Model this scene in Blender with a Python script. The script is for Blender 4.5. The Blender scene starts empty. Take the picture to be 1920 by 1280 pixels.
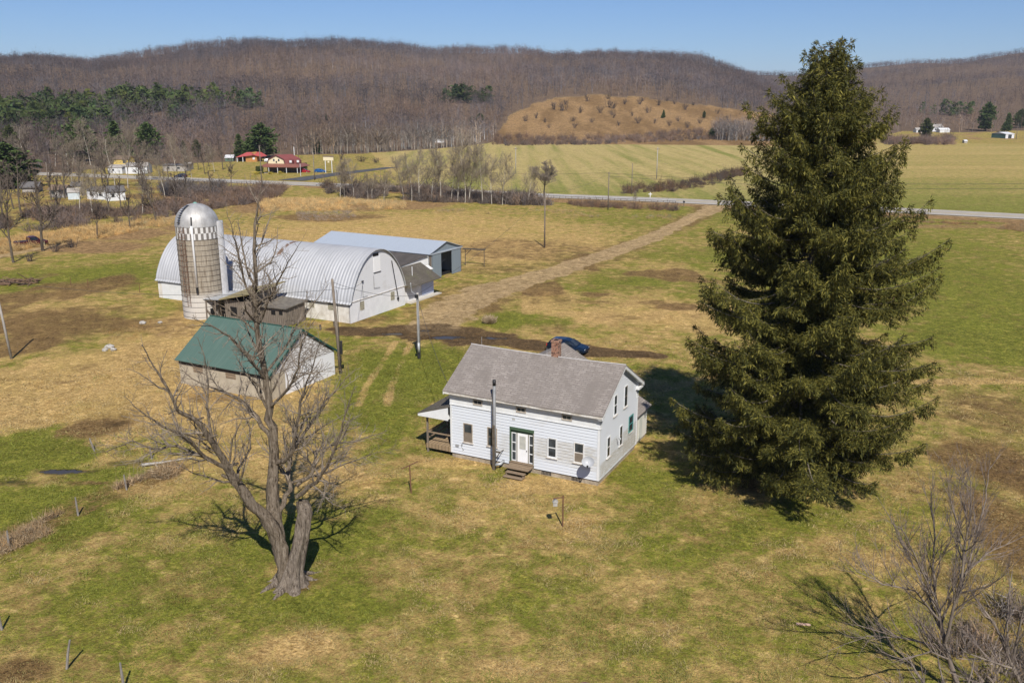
import bpy, math, random
import numpy as np
from mathutils import Vector, Matrix, Euler, noise as mnoise
C = bpy.context.scene
R = math.radians
# ------------------------------------------------------------------ camera, sky, sun, exposure
CAM_H = 25.4; FOC = 1665.0; PITCH = R(15.11)
cd = bpy.data.cameras.new('camera'); cam = bpy.data.objects.new('camera', cd); C.collection.objects.link(cam)
cam.location = (0, 0, CAM_H); cam.rotation_euler = (R(90)-PITCH, 0, 0)
cd.sensor_width = 36; cd.lens = 36*FOC/1920; cd.clip_start = .5; cd.clip_end = 12000
C.camera = cam
SUN_EL = R(46); SUN_AZ = R(10)      # sun stands behind the camera, 10 degrees to its right
sd = Vector((math.sin(SUN_AZ)*math.cos(SUN_EL), -math.cos(SUN_AZ)*math.cos(SUN_EL), math.sin(SUN_EL)))
w = bpy.data.worlds.new('World'); C.world = w; w.use_nodes = True
wn = w.node_tree; bg = wn.nodes['Background']
sky = wn.nodes.new('ShaderNodeTexSky'); sky.sky_type = 'NISHITA'; sky.sun_disc = False
sky.sun_elevation = SUN_EL; sky.sun_rotation = math.atan2(sd.x, sd.y)
sky.altitude = 300; sky.air_density = 1.0; sky.dust_density = 0; sky.ozone_density = 3.5
tint = wn.nodes.new('ShaderNodeMix'); tint.data_type = 'RGBA'; tint.blend_type = 'MULTIPLY'; tint.inputs[0].default_value = 1
wn.links.new(sky.outputs[0], tint.inputs[6]); tint.inputs[7].default_value = (.78, .98, 1.36, 1)
wn.links.new(tint.outputs[2], bg.inputs[0]); bg.inputs[1].default_value = .056
sl = bpy.data.lights.new('sun', 'SUN'); sl.energy = 5.0; sl.angle = R(.53); sl.color = (1, .945, .85)
so = bpy.data.objects.new('sun', sl); C.collection.objects.link(so)
so.rotation_euler = sd.to_track_quat('Z', 'Y').to_euler()
C.view_settings.view_transform = 'Standard'; C.view_settings.look = 'None'
C.view_settings.exposure = .27; C.view_settings.gamma = 1
# ------------------------------------------------------------------ layout: survey of the photograph on the ground
CP, SP = math.cos(PITCH), math.sin(PITCH)
def G(px, py, z=0.0):               # ground point seen at a pixel of the 1920-pixel photograph
    a = (px-960)/FOC; b = (640-py)/FOC
    r = (a, CP+b*SP, -SP+b*CP); t = (z-CAM_H)/r[2]
    return Vector((r[0]*t, r[1]*t, z))
def at_depth(px, py, Y):            # point at forward distance Y
    a = (px-960)/FOC; b = (640-py)/FOC; t = Y/(CP+b*SP)
    return Vector((a*t, Y, CAM_H+(-SP+b*CP)*t))
def interp(x, tab):
    return np.interp(x, [t[0] for t in tab], [t[1] for t in tab])
# ------------------------------------------------------------------ terrain
SIL1 = [(-1500,150),(-600,125),(-200,108),(0,100),(60,99),(120,104),(175,107),(230,99),(330,89),(420,76),(500,69),(600,71),(740,75),(800,81),(900,81),(1000,83),(1080,85),(1170,84),(1230,91),(1310,104),(1390,128),(1440,150),(1490,178),(1560,205),(1700,240),(1900,262),(2600,280)]
SIL2 = [(-1500,175),(900,165),(1200,140),(1390,128),(1480,133),(1560,128),(1640,119),(1700,115),(1800,108),(1920,96),(2100,80),(2500,75),(3500,80)]
def crest_h(y, d, tree):
    e = np.arctan((640-y)/FOC)-PITCH
    return CAM_H+d*np.tan(e)-tree
def ramp_(t):                       # linear hillside with rounded foot and crest
    t = np.clip(t, 0, None)
    foot = np.where(t < .16, t*t/.32, t-.08)
    z = np.where(foot > .80, .80+(1-np.exp(-(foot-.80)/.12))*.12, foot)/.92
    return np.where(t > 1.0, np.maximum(z-(t-1)*.5, -.2), z)
def vnoise(x, y, s, seed=0):        # smooth value noise, numpy
    x = np.asarray(x, float)/s+seed*17.13; y = np.asarray(y, float)/s-seed*9.71
    xi = np.floor(x).astype(np.int64); yi = np.floor(y).astype(np.int64); fx = x-xi; fy = y-yi
    fx = fx*fx*(3-2*fx); fy = fy*fy*(3-2*fy)
    def h(a, b):
        n = (a*374761393+b*668265263+seed*974711) & 0x7fffffff
        n = ((n ^ (n >> 13))*1274126177) & 0x7fffffff
        return ((n ^ (n >> 16)) & 0xffff)/65535.0
    return (h(xi,yi)*(1-fx)+h(xi+1,yi)*fx)*(1-fy)+(h(xi,yi+1)*(1-fx)+h(xi+1,yi+1)*fx)*fy
def fbm(x, y, s, seed=0, o=3):
    t = 0; a = .5; n = 0
    for k in range(o):
        t = t+a*vnoise(x, y, s/2**k, seed+k); n += a; a *= .5
    return t/n
def ground_h(x, y):
    x = np.asarray(x, float); y = np.asarray(y, float)
    r = np.hypot(x, y); th = np.arctan2(x, np.maximum(y, 1e-6))
    px = 960+1724.6*np.tan(np.clip(th, -1.2, 1.2))
    fwd = np.clip((y/np.maximum(r, 1)-.25)/.3, 0, 1)
    rf1 = interp(px, [(0,470),(500,500),(850,540),(1400,560),(1700,640)])
    c1 = crest_h(interp(px, SIL1), 1480., 15.)
    rag = (fbm(px, r*0+3, 60, 5)-.5)*10
    z1 = np.maximum(c1+rag, 0)*ramp_((r-rf1)/(1480-rf1))
    c2 = crest_h(interp(px, SIL2), 2600., 15.)
    z2 = np.maximum(c2, 0)*ramp_((r-680)/(2600-680))
    z = np.maximum(np.maximum(z1, z2), 0)*fwd
    hill = np.clip((r-520)/400, 0, 1)
    z = z+hill*fwd*(fbm(x, y, 170, 2)-.5)*26*np.clip(z/40, 0, 1)
    back = np.clip((r-900)/1500, 0, 1)*(1-fwd)*60
    far = np.clip((r-70)/120, 0, 1)
    return z+back+far*(fbm(x, y, 60, 9)-.5)*.5*np.clip((520-r)/100, 0, 1)
def gh(x, y): return float(ground_h(np.array([x]), np.array([y]))[0])
def GT(px, py):                     # terrain point seen at a pixel (walks the ray out to the hills)
    a = (px-960)/FOC; b = (640-py)/FOC
    d = np.array([a, CP+b*SP, -SP+b*CP])
    t = np.linspace(30, 3500, 6000); P = d[None]*t[:, None]
    hh = ground_h(P[:, 0], P[:, 1]); below = np.nonzero(P[:, 2]+CAM_H < hh)[0]
    k = below[0] if len(below) else -1
    return Vector((P[k, 0], P[k, 1], hh[k]))
# ------------------------------------------------------------------ object helpers
def tag(o, label=None, cat=None, group=None, kind=None):
    if label: o['label'] = label
    if cat: o['category'] = cat
    if group: o['group'] = group
    if kind: o['kind'] = kind
    return o
def thing(name, label, cat, loc=(0,0,0), rz=0, group=None):
    o = bpy.data.objects.new(name, None); C.collection.objects.link(o)
    o.empty_display_size = .2; o.location = loc; o.rotation_euler = (0, 0, rz)
    return tag(o, label, cat, group)
def link(name, me, parent=None):
    o = bpy.data.objects.new(name, me); C.collection.objects.link(o)
    if parent: o.parent = parent
    return o
def dup(root, loc, rz=0, s=1, label=None, group=None):
    r = root.copy(); C.collection.objects.link(r); r.location = loc; r.rotation_euler = (0, 0, rz)
    r.scale = (s, s, s) if not isinstance(s, tuple) else s
    if label: r['label'] = label
    if group: r['group'] = group
    for ch in list(root.children):
        c = ch.copy(); C.collection.objects.link(c); c.parent = r
        for g in list(ch.children):
            d = g.copy(); C.collection.objects.link(d); d.parent = c
    return r
def np_mesh(name, V, F, mats, mi=None, smooth=False, uv=False):
    me = bpy.data.meshes.new(name); V = np.asarray(V, np.float32); F = np.asarray(F, np.int32)
    k = F.shape[1]
    me.vertices.add(len(V)); me.vertices.foreach_set('co', V.ravel())
    me.loops.add(F.size); me.loops.foreach_set('vertex_index', F.ravel())
    me.polygons.add(len(F)); me.polygons.foreach_set('loop_start', np.arange(0, F.size, k, dtype=np.int32))
    for m in (mats if isinstance(mats, (list, tuple)) else [mats]): me.materials.append(m)
    if mi is not None: me.polygons.foreach_set('material_index', np.asarray(mi, np.int32))
    me.polygons.foreach_set('use_smooth', np.full(len(F), smooth, dtype=bool))
    me.update(calc_edges=True)
    return me
class MB:                           # collects faces, builds ONE mesh object with metre-scaled UVs
    def __init__(s): s.v = []; s.f = []
    def add(s, pts, faces):
        o = len(s.v); s.v += [tuple(p) for p in pts]; s.f += [tuple(i+o for i in f) for f in faces]; return s
    def poly(s, *pts): return s.add(pts, [tuple(range(len(pts)))])
    def box(s, x0, x1, y0, y1, z0, z1):
        return s.add([(x0,y0,z0),(x1,y0,z0),(x1,y1,z0),(x0,y1,z0),(x0,y0,z1),(x1,y0,z1),(x1,y1,z1),(x0,y1,z1)],
                     [(0,3,2,1),(4,5,6,7),(0,1,5,4),(1,2,6,5),(2,3,7,6),(3,0,4,7)])
    def slab(s, pts, t):            # quad/polygon top thickened downward by t along -z
        n = len(pts); b = [(p[0], p[1], p[2]-t) for p in pts]
        return s.add(list(pts)+b, [tuple(range(n)), tuple(range(2*n-1, n-1, -1))]+[(i, i+n, (i+1) % n+n, (i+1) % n) for i in range(n)])
    def extr(s, prof, y0, y1):      # (x,z) profile extruded along y
        n = len(prof); a = [(x, y0, z) for x, z in prof]; b = [(x, y1, z) for x, z in prof]
        return s.add(a+b, [tuple(range(n)), tuple(range(2*n-1, n-1, -1))]+[(i, i+n, (i+1) % n+n, (i+1) % n) for i in range(n)])
    def extrx(s, prof, x0, x1):     # (y,z) profile extruded along x
        n = len(prof); a = [(x0, y, z) for y, z in prof]; b = [(x1, y, z) for y, z in prof]
        return s.add(a+b, [tuple(range(n-1, -1, -1)), tuple(range(n, 2*n))]+[(i, (i+1) % n, (i+1) % n+n, i+n) for i in range(n)])
    def tube(s, pts, rad, n=8, cap=True):
        pts = [Vector(p) for p in pts]; rad = rad if isinstance(rad, (list, tuple)) else [rad]*len(pts)
        vs = []; up = None
        for i, p in enumerate(pts):
            t = (pts[min(i+1, len(pts)-1)]-pts[max(i-1, 0)]).normalized()
            if up is None: up = Vector((1,0,0)) if abs(t.x) < .8 else Vector((0,1,0))
            a = (up-t*up.dot(t)).normalized(); b = t.cross(a); up = a
            vs += [p+(a*math.cos(2*math.pi*k/n)+b*math.sin(2*math.pi*k/n))*rad[i] for k in range(n)]
        fs = [(i*n+k, i*n+(k+1) % n, (i+1)*n+(k+1) % n, (i+1)*n+k) for i in range(len(pts)-1) for k in range(n)]
        if cap: fs += [tuple(range(n-1, -1, -1)), tuple(range((len(pts)-1)*n, len(pts)*n))]
        return s.add(vs, fs)
    def lathe(s, prof, n=32, c=(0,0)):
        vs = [(c[0]+r*math.cos(2*math.pi*k/n), c[1]+r*math.sin(2*math.pi*k/n), z) for r, z in prof for k in range(n)]
        return s.add(vs, [(i*n+k, i*n+(k+1) % n, (i+1)*n+(k+1) % n, (i+1)*n+k) for i in range(len(prof)-1) for k in range(n)])
    def blob(s, c, r, seed=0, n=10, m=6, j=.25):
        rs = random.Random(seed); vs = []
        for i in range(m+1):
            ph = math.pi*i/m
            for k in range(n):
                q = 1+rs.uniform(-j, j); th = 2*math.pi*k/n
                vs.append((c[0]+r[0]*q*math.sin(ph)*math.cos(th), c[1]+r[1]*q*math.sin(ph)*math.sin(th), c[2]+r[2]*q*math.cos(ph)))
        return s.add(vs, [(i*n+k, (i+1)*n+k, (i+1)*n+(k+1) % n, i*n+(k+1) % n) for i in range(m) for k in range(n)])
    def build(s, name, mat, parent=None, smooth=False):
        me = bpy.data.meshes.new(name); me.from_pydata(s.v, [], s.f); me.materials.append(mat)
        uv = me.uv_layers.new(name='UVMap'); vv = me.vertices
        for p in me.polygons:
            n = p.normal; t = Vector((0,0,1)).cross(n)
            t = t.normalized() if t.length > .02 else Vector((1,0,0)); b = n.cross(t)
            p.use_smooth = smooth
            for li in p.loop_indices:
                q = vv[me.loops[li].vertex_index].co; uv.data[li].uv = (q.dot(t), q.dot(b))
        return link(name, me, parent)
# ------------------------------------------------------------------ materials
class Nd:
    def __init__(s, name):
        s.m = bpy.data.materials.new(name); s.m.use_nodes = True; s.t = s.m.node_tree
        s.b = s.t.nodes['Principled BSDF']; s.tc = s.t.nodes.new('ShaderNodeTexCoord')
    def n(s, ty, **kw):
        x = s.t.nodes.new(ty)
        for k, v in kw.items(): setattr(x, k, v)
        return x
    def put(s, inp, v):
        if hasattr(v, 'is_linked') or hasattr(v, 'links'): s.t.links.new(v, inp)
        else:
            if isinstance(v, (tuple, list)) and len(v) == 3 and inp.type == 'RGBA': v = (*v, 1)
            inp.default_value = v
    def co(s, kind='Object', sc=None, rot=None):
        o = s.tc.outputs[kind]
        if sc is None and rot is None: return o
        mp = s.n('ShaderNodeMapping'); s.put(mp.inputs[0], o)
        if sc is not None: mp.inputs['Scale'].default_value = sc if isinstance(sc, tuple) else (sc,)*3
        if rot is not None: mp.inputs['Rotation'].default_value = rot
        return mp.outputs[0]
    def noise(s, scale, vec=None, det=4, rough=.6, dist=0):
        x = s.n('ShaderNodeTexNoise'); x.inputs['Scale'].default_value = scale; x.inputs['Detail'].default_value = det
        x.inputs['Roughness'].default_value = rough; x.inputs['Distortion'].default_value = dist
        s.put(x.inputs['Vector'], vec if vec is not None else s.co()); return x.outputs['Fac']
    def wave(s, scale, vec=None, dirn='X', dist=0, prof='SIN', dsc=1):
        x = s.n('ShaderNodeTexWave', bands_direction=dirn, wave_profile=prof); x.inputs['Scale'].default_value = scale
        x.inputs['Distortion'].default_value = dist; x.inputs['Detail Scale'].default_value = dsc
        s.put(x.inputs['Vector'], vec if vec is not None else s.co()); return x.outputs['Fac']
    def ramp(s, fac, *st, const=False):
        x = s.n('ShaderNodeValToRGB'); e = x.color_ramp.elements
        if const: x.color_ramp.interpolation = 'CONSTANT'
        while len(e) < len(st): e.new(.5)
        for q, (p, c) in zip(e, st): q.position = p; q.color = (*c, 1) if isinstance(c, (tuple, list)) else (c, c, c, 1)
        s.put(x.inputs[0], fac); return x.outputs[0]
    def mix(s, fac, a, b, mode='MIX'):
        x = s.n('ShaderNodeMix', data_type='RGBA', blend_type=mode); s.put(x.inputs[0], fac); s.put(x.inputs[6], a); s.put(x.inputs[7], b)
        return x.outputs[2]
    def math(s, op, a, b=0.0, clamp=False):
        x = s.n('ShaderNodeMath', operation=op, use_clamp=clamp); s.put(x.inputs[0], a); s.put(x.inputs[1], b); return x.outputs[0]
    def sstep(s, v, lo, hi):
        x = s.n('ShaderNodeMapRange', interpolation_type='SMOOTHSTEP'); s.put(x.inputs[0], v)
        x.inputs[1].default_value = lo; x.inputs[2].default_value = hi; return x.outputs[0]
    def bump(s, h, st=.5, d=.05):
        x = s.n('ShaderNodeBump'); x.inputs['Strength'].default_value = st; x.inputs['Distance'].default_value = d
        s.put(x.inputs['Height'], h); s.t.links.new(x.outputs[0], s.b.inputs['Normal'])
    def brick(s, vec, bw, rh, mortar, c1, c2, cm, off=.5, bias=0):
        x = s.n('ShaderNodeTexBrick'); x.offset = off; x.inputs['Scale'].default_value = 1
        x.inputs['Brick Width'].default_value = bw; x.inputs['Row Height'].default_value = rh; x.inputs['Mortar Size'].default_value = mortar
        x.inputs['Bias'].default_value = bias
        for k, c in zip(('Color1','Color2','Mortar'), (c1, c2, cm)): s.put(x.inputs[k], c)
        s.put(x.inputs['Vector'], vec); return x
    def rnd(s):
        return s.n('ShaderNodeNewGeometry').outputs['Random Per Island']
    def out(s, col, rough=.8, metal=0, spec=.3):
        s.put(s.b.inputs['Base Color'], col); s.put(s.b.inputs['Roughness'], rough); s.put(s.b.inputs['Metallic'], metal)
        s.b.inputs['Specular IOR Level'].default_value = spec; return s.m
def noisy(name, c1, c2, scale=3, rough=.85, metal=0, bump=.2, stretch=None, spec=.3, bd=.02):
    n = Nd(name); v = n.co('Object', stretch) if stretch else n.co()
    f = n.noise(scale, v, 5, .65)
    if bump: n.bump(n.noise(scale*4, v, 3), bump, bd)
    return n.out(n.ramp(f, (.3, c1), (.7, c2)), rough, metal, spec)
def siding_mat(name, base=(.59,.62,.67), grime=(.42,.38,.30), amt=.5, zones=()):
    n = Nd(name); uv = n.co('UV', (.35, 3.2, 1)); o = n.co()
    a = n.noise(1.0, uv, 5, .7); big = n.noise(.45, o, 3, .5); fine = n.noise(6, n.co('UV', (.3, 6, 1)), 3)
    sep = n.n('ShaderNodeSeparateXYZ'); n.put(sep.inputs[0], o)
    # grime: weathered boards, in patches
    f = n.math('ADD', n.math('MULTIPLY', a, .55), n.math('MULTIPLY', big, .75))
    c = n.mix(n.math('MULTIPLY', n.sstep(f, .70, .86), amt), base, grime)
    c = n.mix(n.math('MULTIPLY', n.sstep(fine, .45, .75), .10), c, (.45,.43,.40))
    for ax, x0, x1, z0, z1, k in zones:   # weathered boards: a stretch of wall where the paint has gone
        cx_ = sep.outputs[ax]; wob = n.math('MULTIPLY', n.math('SUBTRACT', a, .5), 1.6)
        f1 = n.math('MULTIPLY', n.sstep(n.math('ADD', cx_, wob), x0-.3, x0+.3), n.sstep(n.math('ADD', cx_, wob), x1+.3, x1-.3))
        f2 = n.math('MULTIPLY', n.sstep(n.math('ADD', sep.outputs[2], n.math('MULTIPLY', wob, .35)), z0-.08, z0+.08), n.sstep(n.math('ADD', sep.outputs[2], n.math('MULTIPLY', wob, .35)), z1+.12, z1-.12))
        c = n.mix(n.math('MULTIPLY', n.math('MULTIPLY', f1, f2), n.math('MULTIPLY', n.sstep(fine, .3, .6), k)), c, grime)
    n.bump(fine, .15, .01)
    return n.out(c, .6, 0, .3)
def shingle_mat(name, c1, c2, cm, moss=None):
    n = Nd(name); uv = n.co('UV')
    b = n.brick(uv, .5, .19, .014, c1, c2, cm)
    st = n.noise(.5, n.co('UV', (1, .35, 1)), 5, .7); fn = n.noise(9, uv, 2)
    c = n.mix(n.sstep(st, .35, .7), b.outputs['Color'], tuple(x*.78 for x in c1))
    c = n.mix(n.math('MULTIPLY', fn, .35), c, tuple(x*.55 for x in c2))
    if moss: c = n.mix(n.math('MULTIPLY', n.sstep(n.noise(.7, uv, 4), .5, .75), .5), c, moss)
    n.bump(n.math('ADD', n.math('MULTIPLY', b.outputs['Fac'], -.6), n.math('MULTIPLY', fn, .5)), .6, .03)
    return n.out(c, .9, 0, .2)
def metal_sheet(name, base, dark, ribs=3.3, rough=.45, metal=.0, amt=.5):
    n = Nd(name); uv = n.co('UV')
    st = n.noise(1.2, n.co('UV', (2.0, .25, 1)), 5, .65)
    c = n.mix(n.math('MULTIPLY', n.sstep(st, .45, .75), amt), base, dark)
    wv = n.wave(ribs, uv, 'X', 0, 'SIN'); rib = n.sstep(wv, .75, 1)
    n.bump(rib, .5, .04)
    return n.out(c, rough, metal, .4)
def wood_mat(name, c1, c2, sc=2.5, vert=True):
    n = Nd(name); uv = n.co('UV')
    st = n.noise(sc, n.co('UV', (6, .4, 1) if vert else (.4, 6, 1)), 5, .7); w_ = n.wave(1.1, uv, 'X' if vert else 'Y', .0)
    gap = n.sstep(w_, .0, .06)
    c = n.mix(gap, tuple(x*.25 for x in c1), n.ramp(st, (.3, c1), (.7, c2)))
    n.bump(n.math('ADD', n.math('MULTIPLY', st, .4), gap), .6, .02)
    return n.out(c, .9, 0, .2)
def glass_mat(name, c=(.02,.025,.03)):
    n = Nd(name); f = n.noise(.9, n.co(), 2)
    return n.out(n.ramp(f, (.4, c), (.6, tuple(x*2.2+.01 for x in c))), .08, 0, .5)
def paint_mat(name, c, rough=.25, metal=.2):
    n = Nd(name); n.b.inputs['Coat Weight'].default_value = .25; n.b.inputs['Coat Roughness'].default_value = .08
    f = n.noise(3, n.co(), 3)
    return n.out(n.ramp(f, (.3, tuple(x*.8 for x in c)), (.7, c)), rough, metal, .5)
def leaf_mat(name, a, b, c, sc=.6, trans=0):
    n = Nd(name); r = n.rnd(); f = n.noise(sc, n.co(), 3)
    col = n.ramp(n.math('ADD', n.math('MULTIPLY', r, .6), n.math('MULTIPLY', f, .45)), (.2, a), (.5, b), (.85, c))
    return n.out(col, .75, 0, .25)
def cracked_bark(name, dark, mid, light):
    n = Nd(name); f = n.noise(9, n.co('Object', (1, 1, .16)), 6, .75, .5); g = n.noise(2.2, n.co(), 4); h = n.noise(26, n.co('Object', (1, 1, .3)), 3)
    n.bump(n.math('ADD', f, n.math('MULTIPLY', h, .3)), 1, .16)
    c = n.ramp(f, (.36, dark), (.47, mid), (.66, light)); c = n.mix(n.math('MULTIPLY', n.sstep(g, .45, .7), .45), c, mid)
    return n.out(n.mix(n.math('MULTIPLY', h, .35), c, dark), .95, 0, .1)
def bark_mat(name, a, b, sc=6, bump=.8, bd=.05):
    n = Nd(name); v = n.co('Object', (1, 1, .25)); f = n.noise(sc, v, 6, .7)
    n.bump(f, bump, bd)
    return n.out(n.ramp(f, (.3, a), (.68, b)), .95, 0, .15)
# ------------------------------------------------------------------ ground: one polar sheet out to the hills
def spot(x, y, px, py, rx, ry, soft=.35, seed=0):     # soft-edged patch round a surveyed ground point
    c = G(px, py); a = abs(G(px+rx, py).x-c.x); b = abs(G(px, max(py-ry, 215)).y-G(px, py+ry).y)/2
    d = np.hypot((x-c.x)/a, (y-c.y)/b)+(fbm(x, y, max(a, b)*.7, 31+seed)-.5)*1.0
    return np.clip((1+soft-d)/(2*soft), 0, 1)
def path_d(x, y, pts):              # distance to a polyline and relative half width
    best = np.full(np.shape(x), 1e9)
    for (p, wp), (q, wq) in zip(pts[:-1], pts[1:]):
        dx, dy = q[0]-p[0], q[1]-p[1]; L2 = dx*dx+dy*dy
        t = np.clip(((x-p[0])*dx+(y-p[1])*dy)/L2, 0, 1)
        best = np.minimum(best, np.hypot(x-p[0]-t*dx, y-p[1]-t*dy)/(wp+(wq-wp)*t))
    return best
DRIVE = [(G(*p), hw) for p, hw in [((1350,387),4.4),((1325,397),2.5),((1296,411),2.05),((1222,445),2.1),((1130,480),2.3),((1040,510),2.6),((960,532),2.9),((890,556),3.6),((840,582),3.4),((815,612),3.0)]]
MUDLANE = [(G(*p), hw) for p, hw in [((660,622),2.2),((740,622),2.6),((815,622),3.2),((900,632),2.6),((1000,645),2.4),((1100,657),2.2),((1160,662),1.8),((1230,666),1.0)]]
LANE = [(G(*p), hw) for p, hw in [((-160,508),1.9),((0,480),1.9),((60,467),1.9),((150,448),1.8),((240,430),1.6),((310,412),1.5),((400,388),1.4),((470,364),1.5),((548,346),3)]]
HWY = [(G(*p), hw) for p, hw in [((-500,312),5.0),((-100,320),5.0),((150,328),5.0),((460,341.5),5.0),((700,350),5.2),((960,364),5.2),((1200,374.5),5.2),((1416,384),5.4),((1680,395),5.4),((1920,407),5.4),((2400,428),5.4)]]
SIDE = [(G(*p), hw) for p, hw in [((545,339),5),((610,330),4),((680,321),3.4),((735,314),2.6)]]
FENCELINE = [(G(*p), hw) for p, hw in [((-40,1040),1.5),((40,1000),1.6),((140,955),1.6),((240,915),1.3),((330,880),.9)]]
FIELDLINE = [(G(*p), hw) for p, hw in [((1298,266),3),((1345,283),2.2),((1396,302),1.8)]]
TRACK_A = [(G(*p), hw) for p, hw in [((742,640),.32),((722,672),.32),((688,722),.32),((672,760),.3)]]
TRACK_B = [(G(*p), hw) for p, hw in [((770,642),.3),((757,672),.3),((735,722),.3),((726,760),.3)]]
MEADOW_PX = [928,955,1000,1060,1130,1220,1300,1390,1450,1500]
_my = [256,220,195,184,178,185,197,207,216,246]
MEADOW_R = [GT(p, yy) for p, yy in zip(MEADOW_PX, _my)]; MEADOW_R = [math.hypot(v.x, v.y) for v in MEADOW_R]
def pxr(x, y):
    return 960+1724.6*np.tan(np.clip(np.arctan2(x, np.maximum(y, 1e-6)), -1.2, 1.2)), np.hypot(x, y)
WOOD_FOOT = [(-900,300),(-200,330),(0,365),(300,410),(450,430),(560,455),(700,470),(870,530),(925,585),(931,600),(1440,600),(1475,585),(1560,620),(1700,800),(1930,820),(2600,800)]
def meadow(x, y):
    p, r = pxr(x, y); top = np.interp(p, MEADOW_PX, MEADOW_R)+(fbm(x, y, 40, 77)-.5)*40
    return (p > 928) & (p < 1500) & (r < top) & (r > 560)
def wooded(x, y):
    p, r = pxr(x, y); return (r > interp(p, WOOD_FOOT)+(fbm(x, y, 40, 78)-.5)*50) & ~meadow(x, y)
GREEN = [(800,690,110,45,.5),(720,735,110,60,.4),(985,598,80,12,.7),(1110,616,100,12,.35),(1830,560,150,100,.4),(1830,640,120,40,.5),(1800,480,160,40,.25),(40,850,110,42,.9),(60,965,150,45,.9),(200,890,60,16,.5),(600,1010,150,55,.4),(300,1120,300,90,.25),(1230,900,80,30,.35),(1500,965,90,20,.3),(150,520,150,22,.3),(690,830,80,60,.3),(1290,1010,160,70,.2),(700,590,50,10,.35),(1000,1150,160,50,.15),(640,1130,120,40,.3),
 (1600,390,400,40,.3),
 (860,868,60,10,-.6),(1040,908,90,14,-.8),(960,950,120,30,-.25),(1090,990,60,25,-.4),(1190,1090,70,25,-.3),(500,850,200,60,-.35),(200,730,220,75,-.9),(330,640,100,40,-.5),(620,900,90,30,-.35),(560,1215,80,35,-.45),(940,1190,40,20,-.35),(980,1250,60,20,-.35),(1110,520,120,20,.25),(1230,520,90,22,.15),(1180,600,120,20,-.2),(960,470,60,20,-.3),(1390,480,120,40,.2),(550,740,80,40,-.4),(1600,1050,80,30,-.2),(720,440,300,40,-.4),(120,1060,60,30,-.2),(1830,715,120,6,-.7)]
BROWN = [(100,605,170,30,.75),(40,645,90,18,.5),(200,585,90,14,.5),(175,805,70,22,.9),(1000,470,190,24,.55),(950,502,100,14,.5),(1100,490,90,12,.35),(1265,575,50,8,.8),(1120,552,40,6,.7),(1105,566,50,5,.6),(1225,566,40,5,.6),(1170,596,60,6,.45),(1210,538,50,4,.5),(1040,560,60,10,.5),(1330,590,60,26,.3),(1860,770,120,40,.6),(1890,870,120,60,.8),(1905,1000,100,110,.9),(1850,1150,120,120,.5),(548,1095,52,16,.8),(25,1262,80,36,.9),(400,745,80,10,.6),(610,765,60,10,.3),(690,600,70,10,.6),(870,545,50,22,.5),(850,590,70,22,.4),(30,527,40,7,.6),(1480,912,110,16,.7),(1240,812,16,20,.2),(600,408,110,7,.8),(170,905,60,5,.6),(280,600,60,14,.4),(1090,495,60,8,.4),(120,715,26,6,.6),(330,450,120,22,.35)]
WET = [(730,627,46,4,.78),(845,633,52,4,.8),(930,634,30,3,.72),(800,620,24,3,.72),(1000,645,70,6,.4),(125,884,60,5,.8),(240,868,60,6,.5),(20,905,60,5,.6),(340,770,20,5,.3),(215,795,30,10,.5)]
ORANGE = [(620,384,130,12,1),(500,384,60,16,.8),(720,384,120,10,.8),(150,462,150,12,1),(260,440,80,12,.9),(60,450,90,14,.9),(360,425,60,10,.7),(330,610,80,22,.5),(960,320,300,20,.0),(1800,425,200,7,.6)]
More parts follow.
